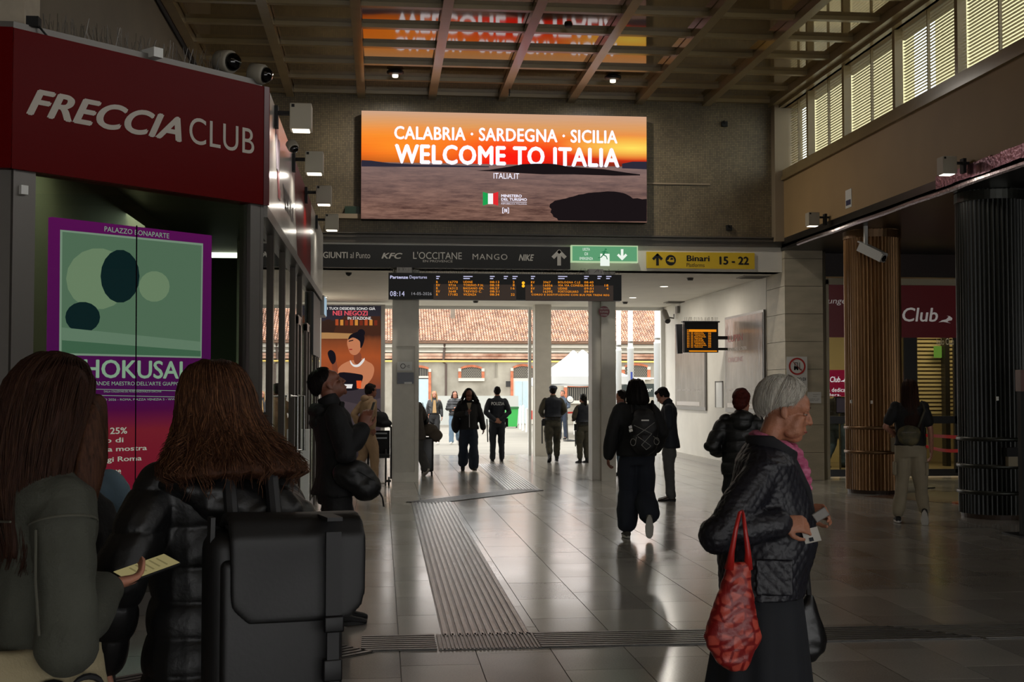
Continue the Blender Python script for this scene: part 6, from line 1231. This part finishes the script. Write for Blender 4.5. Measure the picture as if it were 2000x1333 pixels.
hair_long(t, J, H_brn, ((.125,.03,.03,0,-.02),(.10,.072,.078,0,-.025),(.03,.093,.097,0,-.035),(-.08,.095,.08,0,-.055),(-.25,.105,.05,.01,-.085),(-.42,.10,.035,.02,-.10),(-.55,.07,.025,.03,-.10)), n=260, vox=.010, m2=H_aub, span=150, curl=.3)
bp = thing('crossbody_bag', 'camouflage crossbody bag on the back of the long haired person', 'bag', tuple(t.location)); bp.rotation_euler = t.rotation_euler; bp.scale = t.scale
Vox().ell((-.03,-.20,1.08),(.14,.06,.11)).ell((-.03,-.2,1.03),(.12,.06,.09)).fuse('bag_body', mat('camo_green','#2f2e20',.7,col2='#5e5434',vs=14), bp, .011, 3, fold(.006,12)); local(MB().tube([(.08,-.17,1.16),(.16,-.12,1.36),(.14,-.02,1.47),(.12,.10,1.42)],.014,6),'strap',C_camo,bp); local(MB().box(-.11,.05,-.262,-.256,1.10,1.105),'zip',M_bronze,bp)
# man looking up
t, J = person('man in black jacket looking up at the boards beside the kiosk doors', 656, 9.0, 1.79, -80, dict(lean=-3, head=(0,27,0), neckf=.02, legs={'R':((.10,.02,.50),(.10,.0,.09),0,0),'L':((-.10,.06,.50),(-.10,.04,.09),0,0)}, arms={'R':((.25,.03,1.15),(.15,.16,1.32),(-.1,.3,1),(-1,.2,0),.7),'L':((-.25,.03,1.15),(-.14,.19,1.30),(.1,.3,1),(1,.2,0),.7)}), fem=False, skin='tan', vox=.0065)
top(t, J, C_blk, .87, .078, 1.12, vox=.008, collar=.07, disp=fold(.010,8)); Vox().ell(J['bend']((0,-.10,1.43)), (.14,.06,.055)).ell(J['bend']((0,-.125,1.37)), (.11,.04,.06)).fuse('hood', C_blk, t, .009, 3, fold(.01,12)); pants(t, J, C_blk, 1.1, vox=.010); shoes(t, J, C_blk, vox=.009)
hair_shell(t, J, H_blk, r=(.084,.100,.088), tm=((0,48),(40,62),(66,88),(80,98),(98,100),(112,120),(130,134),(180,140)), n=260, swirl=.1); eyes(t, J); local(MB().obox((0,.24,1.42),(.036,0,0),(0,.003,.002),(0,.02,.07)),'phone',M_black,t)
bp = thing('shoulder_bag', 'large black soft bag hanging in front of the man looking up', 'bag', tuple(t.location)); bp.rotation_euler = t.rotation_euler; bp.scale = t.scale
Vox().ell((.23,.10,.99),(.085,.17,.105),Rx(-.35)).ell((.24,.17,.93),(.085,.11,.10)).fuse('bag_body', mat('bag_nylon','#0e0e10',.5,bump=.3,bs=30), bp, .010, 3, fold(.012,10)); local(MB().tube([(.26,.05,1.05),(.24,-.02,1.3),(.14,.02,1.49)],.018,6),'strap',M_blackm,bp); local(MB().tube([(.28,.22,.95),(.29,.27,.86),(.28,.28,.80)],.006,5),'strap_end',M_blackm,bp)
local(MB().tube([(.30,.03,1.06),(.315,.12,1.03),(.30,.22,.97)],.003,5),'zip',M_blackm,bp)
# ================================================================ PEOPLE: foreground
C_quilt = mat('navy_quilted_nylon', '#15151e', .5, var=.12, vs=8, bump=.2, bs=80)
t, J = person('elderly woman with short silver hair, pink scarf and navy quilted jacket', 1490, 4.8, 1.665, -108, dict(lean=4, sh=.160, shz=1.37, head=(4,-8,0), neckf=.035,
    arms={'R':((.285,-.17,1.13),(.20,.075,1.175),(-.25,1,-.08),(-1,0,-.55),.75),'L':((-.28,-.10,1.13),(-.15,.17,1.19),(.45,1,.0),(1,0,-.4),.9)}), skin='old', vox=.0045)
top(t, J, C_quilt, .87, .080, 1.18, vox=.0065, disp=diamond(.050,.0055), collar=.0, belly=.045, hemw=1.08, sh=.175, cuff=.93, sm=4)
b = J['bend']; T = J['T']
cl = Vox(); nb = b((0,0,1.46))
for k in range(45):
    a = math.radians(-155+310*k/44); r0 = .088; p = nb+V((math.sin(a)*r0, -math.cos(a)*r0*1.0+.005, -.02-.055*max(0,-math.cos(a)))); cl.limb([p, p+V((math.sin(a)*.012,-math.cos(a)*.012,.06-.015*max(0,-math.cos(a))))], [.014,.011], 8)
cl.fuse('collar', mat('navy_collar','#101016',.8), t, .007, 3)
lap = Vox()
for s in (-1,1): lap.limb([nb+V((s*.055,.085,-.06)), nb+V((s*.03,.14,-.17)), nb+V((s*.012,.165,-.30))], [.022,.018,.012], 8)
lap.fuse('lapel', MATS['navy_collar'], t, .008, 3)
sc = Vox(); M_pink = mat('pink_check_scarf', '#8f2350', .8, col2='#c0708e', vs=22, stretch=(1,1,3), bump=.3, bs=40)
for k in range(13):
    a0 = 2*math.pi*k/12; 
    if k < 12:
        a1 = 2*math.pi*(k+1)/12; f = lambda a: nb+V((math.sin(a)*.073, -math.cos(a)*.078+.012, .045-.055*(.5-.5*math.cos(a))))
        sc.limb([f(a0), f(a1)], [.022,.022], 10)
sc.limb([nb+V((0,.095,-.02)), nb+V((.01,.125,-.09)), nb+V((.015,.14,-.16))], [.026,.028,.02], 10)
sc.fuse('scarf', M_pink, t, .0065, 2, lambda p, n: .004*np.sin(p[:,2]*180+p[:,0]*90))
local(MB().lathe([(.011,0),(.013,.003),(.009,.006)], b((.028,.205,1.20)), 14, (.3,1,0)), 'snap_button', M_steel, t)
Vox().obox((.212,.045,.965), (.012,0,0), (-.006,.07,0), (0,0,.07)).fuse('patch_pocket', C_quilt, t, .006, 3, diamond(.05,.004))
# skirt
v = Vox(); v.loft([[(rx*math.cos(2*math.pi*j/24)*(1+.03*math.sin(j*2.1)), cy+ry*math.sin(2*math.pi*j/24)*(1+.03*math.cos(j*1.7)), z) for j in range(24)] for z, rx, ry, cy in ((.28,.20,.24,-.03),(.5,.19,.215,-.02),(.75,.18,.18,-.01),(.92,.17,.15,0),(1.0,.15,.12,0))])
v.fuse('skirt', mat('black_blue_skirt','#11141b',.8,var=.1,vs=6), t, .010, 3, lambda p, n: .012*np.sin(np.arctan2(p[:,1],p[:,0])*9+p[:,2]*2)*(1-p[:,2])); shoes(t, J, C_blk, vox=.009); eyes(t, J)
# silver hair: layered mass plus combed locks
hair_shell(t, J, H_gry, r=(.094,.106,.094), c=(0,-.022,.044), tm=((0,56),(28,62),(50,86),(66,106),(92,112),(106,122),(125,138),(180,146)), n=1000, fine=.0013, swirl=.5, seed=3)
# card and phone in the hands
def held(name, label, cat, c, ux, uy, uz, m): 
    o = thing(name, label, cat, tuple(t.location), 0); o.rotation_euler = t.rotation_euler; o.scale = t.scale; local(MB().obox(c, ux, uy, uz), 'slab', m, o); return o
o = held('paper_ticket', 'small white ticket held low by the elderly woman', 'ticket', (.165,.185,1.125), (.002,.0,.001), (0,.030,.008), (0,-.008,.026), W_rub); local(MB().obox((.168,.185,1.11),(.001,0,0),(0,.008,.002),(0,-.002,.007)),'print',C_navy,o)
o = held('phone_grey', 'grey rounded phone held up by the elderly woman', 'phone', (.11,.222,1.20), (.005,.0,.0), (0,.025,.016), (0,-.011,.016), mat('grey_phone','#6b6660',.35)); bevel(o.children[0], .004)
# bags of the elderly woman (world space, real thickness)
def bagloft(t, name, m, rows, Y, th, n=20, disp=None, vox=.007):
    v = Vox(); rings = []
    for py, xl, xr, k in rows:
        a = AY(xl, py, Y); b_ = AY(xr, py, Y); c = (a+b_)/2; hw = (b_.x-a.x)/2; rings.append([V((c.x+hw*math.copysign(abs(math.cos(q))**.75, math.cos(q)), Y+th*k*math.sin(q), c.z))-t.location for q in [2*math.pi*j/n for j in range(n)]])
    v.loft(rings); return v.fuse(name, m, t, vox, 3, disp)
def redbag():
    m = bpy.data.materials.new('red_printed_plastic'); m.use_nodes = True; N = m.node_tree.nodes; L = m.node_tree.links; b_ = N['Principled BSDF']; tc = N.new('ShaderNodeTexCoord')
    mp = N.new('ShaderNodeMapping'); mp.inputs['Scale'].default_value = (1,.25,.85); L.new(tc.outputs['Object'], mp.inputs[0])
    vo = N.new('ShaderNodeTexVoronoi'); vo.feature = 'DISTANCE_TO_EDGE'; vo.inputs['Scale'].default_value = 25; vo.inputs['Randomness'].default_value = .6; L.new(mp.outputs[0], vo.inputs[0])
    r = N.new('ShaderNodeValToRGB'); r.color_ramp.elements[0].position = .07; r.color_ramp.elements[1].position = .14; r.color_ramp.elements[0].color = lin('#7d0f10'); r.color_ramp.elements[1].color = lin('#b5483a'); L.new(vo.outputs[0], r.inputs[0]); L.new(r.outputs[0], b_.inputs['Base Color'])
    b_.inputs['Roughness'].default_value = .4; n = N.new('ShaderNodeTexNoise'); n.inputs['Scale'].default_value = 22; n.inputs['Detail'].default_value = 6; bp_ = N.new('ShaderNodeBump'); bp_.inputs['Strength'].default_value = .6; bp_.inputs['Distance'].default_value = .01; L.new(tc.outputs['Object'], n.inputs[0]); L.new(n.outputs[0], bp_.inputs['Height']); L.new(bp_.outputs[0], b_.inputs['Normal']); return m
M_rb = redbag(); Yb = 4.42; c = AY(1430,1310,Yb)
t2 = thing('shopping_bag', 'red plastic shopping bag with round print on the elderly woman\'s forearm', 'bag', tuple(c))
bagloft(t2, 'bag_body', M_rb, ((1100,1421,1460,.3),(1112,1416,1464,.5),(1140,1408,1467,.8),(1180,1394,1474,1),(1225,1378,1484,1.1),(1243,1374,1488,1.1),(1268,1383,1477,1),(1295,1400,1464,.9),(1309,1425,1455,.6)), Yb, .045, disp=lambda p, n: .003*swarp(p, 20)+.002*swarp(p, 60))
def hpath(pts, r, Y): return MB().tube([AY(x,y,Y+dy)-t2.location for x, y, dy in pts], r, 8)
M_rh = mat('red_bag_handle', '#a81c18', .4)
for pts in (((1424,1112,-.01),(1429,1080,-.02),(1437,1035,-.05),(1444,1003,-.03),(1450,999,.05)), ((1461,1112,.0),(1461,1080,-.01),(1456,1040,-.02),(1452,1008,-.01),(1450,999,.05))): local(hpath(pts, [.018,.011,.008,.007,.006], Yb), 'handle', M_rh, t2, True)
Yh = 5.02; c = AY(1590,1290,Yh); t2 = thing('handbag', 'black slouchy handbag hanging on the far side of the elderly woman', 'bag', tuple(c))
bagloft(t2, 'bag_body', mat('black_soft_leather','#0c0c0e',.4,bump=.3,bs=20), ((1160,1572,1588,.4),(1180,1556,1594,.8),(1215,1545,1606,1.1),(1250,1545,1616,1.2),(1272,1552,1609,1.1),(1288,1566,1592,.7)), Yh, .05, disp=lambda p, n: .007*swarp(p, 16))
local(MB().tube([AY(x,y,Yh)-t2.location for x, y in ((1580,1165),(1577,1130),(1574,1100),(1560,1050))], .012, 8), 'strap', MATS['black_soft_leather'], t2)
# ---------------------------------------------------------------- woman in the black puffer
t, J = person('woman with long auburn hair in a black puffer jacket, back turned', 420, 3.75, 1.70, 28, dict(lean=2, shz=1.375, head=(8,-4,0), arms={'R':((.27,-.04,1.14),(.24,.12,.92),(0,.5,-1),(-1,0,0),.6),'L':((-.30,-.07,1.13),(-.30,.06,.88),(0,.2,-1),(1,0,0),.6)}), vox=.008)
top(t, J, C_puff, .78, .080, 1.15, vox=.0075, disp=puffer(.105,.013), collar=.0, sh=.18, cuff=1.0, hemw=1.06, sm=4)
b = J['bend']; Vox().ell(b((.03,-.13,1.345)), (.20,.10,.055), Ry(.15)).ell(b((.07,-.16,1.30)), (.19,.10,.065), Ry(.15)).ell(b((-.05,-.09,1.38)), (.15,.08,.05)).fuse('hood', C_puff, t, .008, 4, lambda p, n: .006*swarp(p, 14)+.004*swarp(p, 34))
pants(t, J, C_blk, 1.05, vox=.012); shoes(t, J, C_blk, vox=.011)
pr = ((.128,.02,.02,.0,-.02),(.115,.06,.062,0,-.022),(.085,.087,.09,0,-.026),(.03,.106,.108,0,-.036),(-.04,.118,.112,0,-.045),(-.10,.145,.125,.0,-.065),(-.15,.180,.14,.0,-.09),(-.20,.215,.155,.0,-.115),(-.225,.225,.155,.0,-.125),(-.235,.19,.12,.0,-.125))
hair_long(t, J, H_aub, pr, n=1700, span=150, vox=.009, m2=H_aub2, curl=1.0, seed=4, amp=.7)
bp = thing('backpack', 'big smooth black flap backpack on the woman in the puffer jacket', 'backpack', tuple(t.location)); bp.rotation_euler = (0,0,R(16)); bp.scale = t.scale; bp.location.z = -.03
C_pack = mat('matte_black_pack', '#0d0d0f', .55, bump=.08, bs=60, var=.08, vs=5); X0_, Y0_ = .150, -.31
rbox('pack_body', C_pack, bp, (X0_-.04,Y0_,.96), (.185,.085,.34), bw=.05, seg=5)
rbox('front_panel', C_pack, bp, (X0_-.03,Y0_-.085,.93), (.165,.02,.30), bw=.02, seg=4)
v = Vox(); rings = []
for k in range(13):
    f = k/12; a = f*2.4; y = Y0_+.10-.20*min(1, f*2.2) if f < .5 else Y0_-.115-.005*f; z = (1.315+.03*math.sin(min(1,f*2)*math.pi)) if f < .45 else 1.31-(f-.45)*.46; hw = .185 if f < .85 else .185-.05*((f-.85)/.15)**2
    rings.append([V((X0_+sx*hw+.01, y, z)) if kk < 2 else V((X0_+sx*hw+.01, y+(.018 if f > .4 else 0), z-(.02 if f <= .4 else 0))) for kk, sx in ((0,-1),(1,1),(2,1),(3,-1))])
v.loft(rings); v.fuse('flap', C_pack, bp, .009, 6, lambda p, n: .004*swarp(p, 8))
for sx in (.075,): 
    local(MB().box(X0_+sx,X0_+sx+.042,Y0_-.148,Y0_-.137,1.06,1.30), 'strap', mat('pack_webbing','#18181a',.6), bp); local(MB().obox((X0_+sx+.021,Y0_-.10,1.335),(.021,0,0),(0,.06,.0),(0,0,.005)), 'strap', MATS['pack_webbing'], bp)
    bo = rbox('buckle', M_black, bp, (X0_+sx+.021,Y0_-.15,1.055), (.027,.010,.022), bw=.005); local(MB().box(X0_+sx+.005,X0_+sx+.037,Y0_-.145,Y0_-.135,.86,1.04),'strap',MATS['pack_webbing'],bp); rbox('buckle', M_black, bp, (X0_+sx+.021,Y0_-.135,.93), (.026,.012,.03), bw=.005); rbox('clip', M_black, bp, (X0_+sx+.021,Y0_-.135,.82), (.024,.012,.014), bw=.004)
for sx in (-.14,-.02): local(MB().tube([(X0_+sx,Y0_+.04,1.28),(X0_+sx-.0,Y0_+.12,1.43),(X0_+sx-.02,-.02,1.52),(X0_+sx-.03,.08,1.42)],.02,8), 'shoulder_strap', MATS['pack_webbing'], bp)
local(MB().obox((X0_-.215,Y0_-.02,1.0),(.006,0,0),(0,.03,0),(.006,0,.34)), 'side_strap', MATS['pack_webbing'], bp)
# ---------------------------------------------------------------- person with outdoor backpack (mostly hidden)
t, J = person('person in pale denim shirt, mostly hidden behind the woman in the denim jacket', 128, 4.4, 1.60, 0, dict(arms={'R':((.24,.02,1.15),(.1,.2,1.12),(-.4,1,.1),(0,0,-1),.6),'L':((-.24,.02,1.15),(-.1,.2,1.12),(.4,1,.1),(0,0,-1),.6)}), vox=.011)
top(t, J, mat('pale_denim','#5f7686',.85,var=.1,vs=10,bump=.2,bs=120), .9, .07, 1.08, vox=.012, disp=fold(.008,9), collar=.05); pants(t, J, C_blk, 1.05, vox=.014); shoes(t, J, C_blk, vox=.012); hair_cap(t, J, H_brn, 1.02, vox=.010)
bp = thing('backpack', 'black outdoor backpack with small pale emblem, beside the lit phone', 'backpack', tuple(t.location)); bp.scale = t.scale
Vox().ell((.10,-.22,1.16),(.17,.12,.27)).ell((.10,-.24,1.08),(.165,.12,.22)).fuse('pack_body', C_blk, bp, .010, 3, fold(.006,10)); em = M_alu
for q in (((.16,-.362,1.10),(.19,-.362,1.13)),((.175,-.362,1.12),(.19,-.362,1.09)),((.15,-.362,1.12),(.20,-.362,1.11))): local(MB().tube([q[0],q[1]],.0025,5),'emblem',mat('emblem_grey','#5a5a5c',.6),bp)
o = text('ALPINE', V((.145,-.362,1.083)), V((.20,-.362,1.070)), MATS['emblem_grey'], None, push=0); bpy.data.objects.remove(o)
local(MB().tube([(.12,-.34,1.22),(.135,-.36,1.235),(.15,-.36,1.22),(.145,-.36,1.20)],.004,6),'carabiner',M_steel,bp)
# ---------------------------------------------------------------- woman in the denim jacket
t, J = person('brown haired woman in dark denim jacket looking at a lit phone, back turned', 56, 3.2, 1.705, -52, dict(lean=4, sh=.155, shz=1.385, head=(22,-16,0), arms={'R':((.26,-.01,1.07),(.10,.155,1.155),(-.15,1,.1),(-.3,.1,1),.6,-1),'L':((-.30,-.03,1.12),(-.2,.15,1.05),(.4,1,.2),(0,0,1),.6)}), vox=.007)
C_den = mat('dark_olive_denim', '#33342c', .85, col2='#45473e', vs=5, bump=.35, bs=140)
top(t, J, C_den, 1.02, .076, 1.05, vox=.0075, disp=fold(.014,7), collar=.06, sh=.19, cuff=.95, hemw=1.1, sm=4); b = J['bend']
sm_ = mat('denim_seam', '#4b4a40', .8)
S, E_, W_ = J['arm']['R']; ring = []
d_ = (E_-S).normalized(); x_, y_, _ = frame(d_); c0 = S.lerp(E_, .18)
local(MB().tube([c0+(x_*math.cos(a)+y_*math.sin(a))*.078 for a in [2*math.pi*k/28 for k in range(29)]], .003, 5), 'sleeve_seam', sm_, t)
local(MB().tube([S.lerp(E_,.2)+V((.04,-.084,0)), S.lerp(E_,.55)+V((.03,-.086,0)), E_+V((.02,-.080,.02))], .003, 5), 'sleeve_seam', sm_, t)
local(MB().tube([b((-.17,-.128,1.33)), b((0,-.137,1.32)), b((.15,-.13,1.33))], .003, 5), 'yoke_seam', sm_, t)
pants(t, J, C_cream, 1.2, waist=1.10, vox=.011, disp=fold(.01,8)); shoes(t, J, C_blk, vox=.011)
pr = ((.125,.02,.02,.0,-.02),(.115,.055,.06,0,-.022),(.085,.084,.088,0,-.026),(.03,.102,.104,0,-.036),(-.04,.11,.10,0,-.04),(-.12,.11,.09,.0,-.04),(-.22,.105,.085,.01,-.03),(-.32,.09,.08,.03,-.01),(-.40,.06,.06,.05,.0))
hair_long(t, J, H_brn, pr, n=900, span=172, vox=.009, m2=hmat('brown_lock','#26160e','#402a1e',.5), curl=.45, seed=9, amp=1.2)
lk = Vox(); lk.limb([J['T']((.05,.075,.03)), J['T']((.075,.095,-.10)), J['T']((.075,.10,-.24)), J['T']((.06,.10,-.36))], [.03,.036,.034,.010]); lk.limb([J['T']((.08,.03,.0)), J['T']((.105,.05,-.12)), J['T']((.10,.06,-.26)), J['T']((.09,.07,-.40))], [.03,.042,.04,.012]); lk.fuse('hair_lock', H_aub, t, .009, 2, lambda p, n: .004*np.sin(p[:,0]*200+p[:,2]*30))
ph = thing('smartphone', 'black smartphone with lit pale screen in the denim jacket woman\'s hand', 'phone', tuple(t.location)); ph.rotation_euler = t.rotation_euler; ph.scale = t.scale
pc_ = W_+V((-.02,.125,.03)); A_ = Rz(R(4))@Rx(R(12))@Ry(R(14))
o = rbox('case', M_black, ph, pc_, (.038,.080,.005), A_, .004); o2 = local(MB().obox(pc_+A_@V((0,0,.0055)), A_@V((.035,0,0)), A_@V((0,.075,0)), A_@V((0,0,.0006))), 'screen', emis('phone_screen', '#a89c6c', .55), ph)
for k in range(5): local(MB().obox(pc_+A_@V((-.004*(k%2),.045-.02*k,.0066)), A_@V((.024,0,0)), A_@V((0,.0025,0)), A_@V((0,0,.0003))), 'screen_line', emis('screen_line','#8c8258',.5), ph)
tb = thing('tote_bag', 'cream canvas tote with a black curled print on the denim jacket woman', 'bag', tuple(t.location)); tb.rotation_euler = t.rotation_euler; tb.scale = t.scale
C_tote = mat('cream_canvas', '#8f8468', .9, var=.08, vs=6, bump=.3, bs=120)
Vox().loft([[(.18+rx*math.cos(q), -.07+ry*math.sin(q), z) for q in [2*math.pi*j/20 for j in range(20)]] for z, rx, ry in ((.60,.03,.17),(.66,.055,.20),(.85,.06,.21),(1.0,.045,.19),(1.04,.02,.18))]).fuse('bag_body', C_tote, tb, .009, 3, fold(.006,9))
local(MB().tube([(.19,-.22,1.02),(.12,-.22,1.2),(-.02,-.19,1.36),(-.12,-.08,1.49),(-.15,.06,1.42)],[.014,.014,.014,.016,.014],8), 'strap', C_tote, tb)
for cy_, cz_, rr_, k0 in ((-.05,.925,.042,.010),(.04,.94,.034,.005)):
    local(MB().tube([(.247,cy_+rr_*1.2*math.cos(q),cz_+rr_*math.sin(q)) for q in [math.pi*k/9 for k in range(10)]],[.003+k0*math.sin(math.pi*min(1,k/9+.1)) for k in range(10)],6),'print_curl',M_blackm,tb)
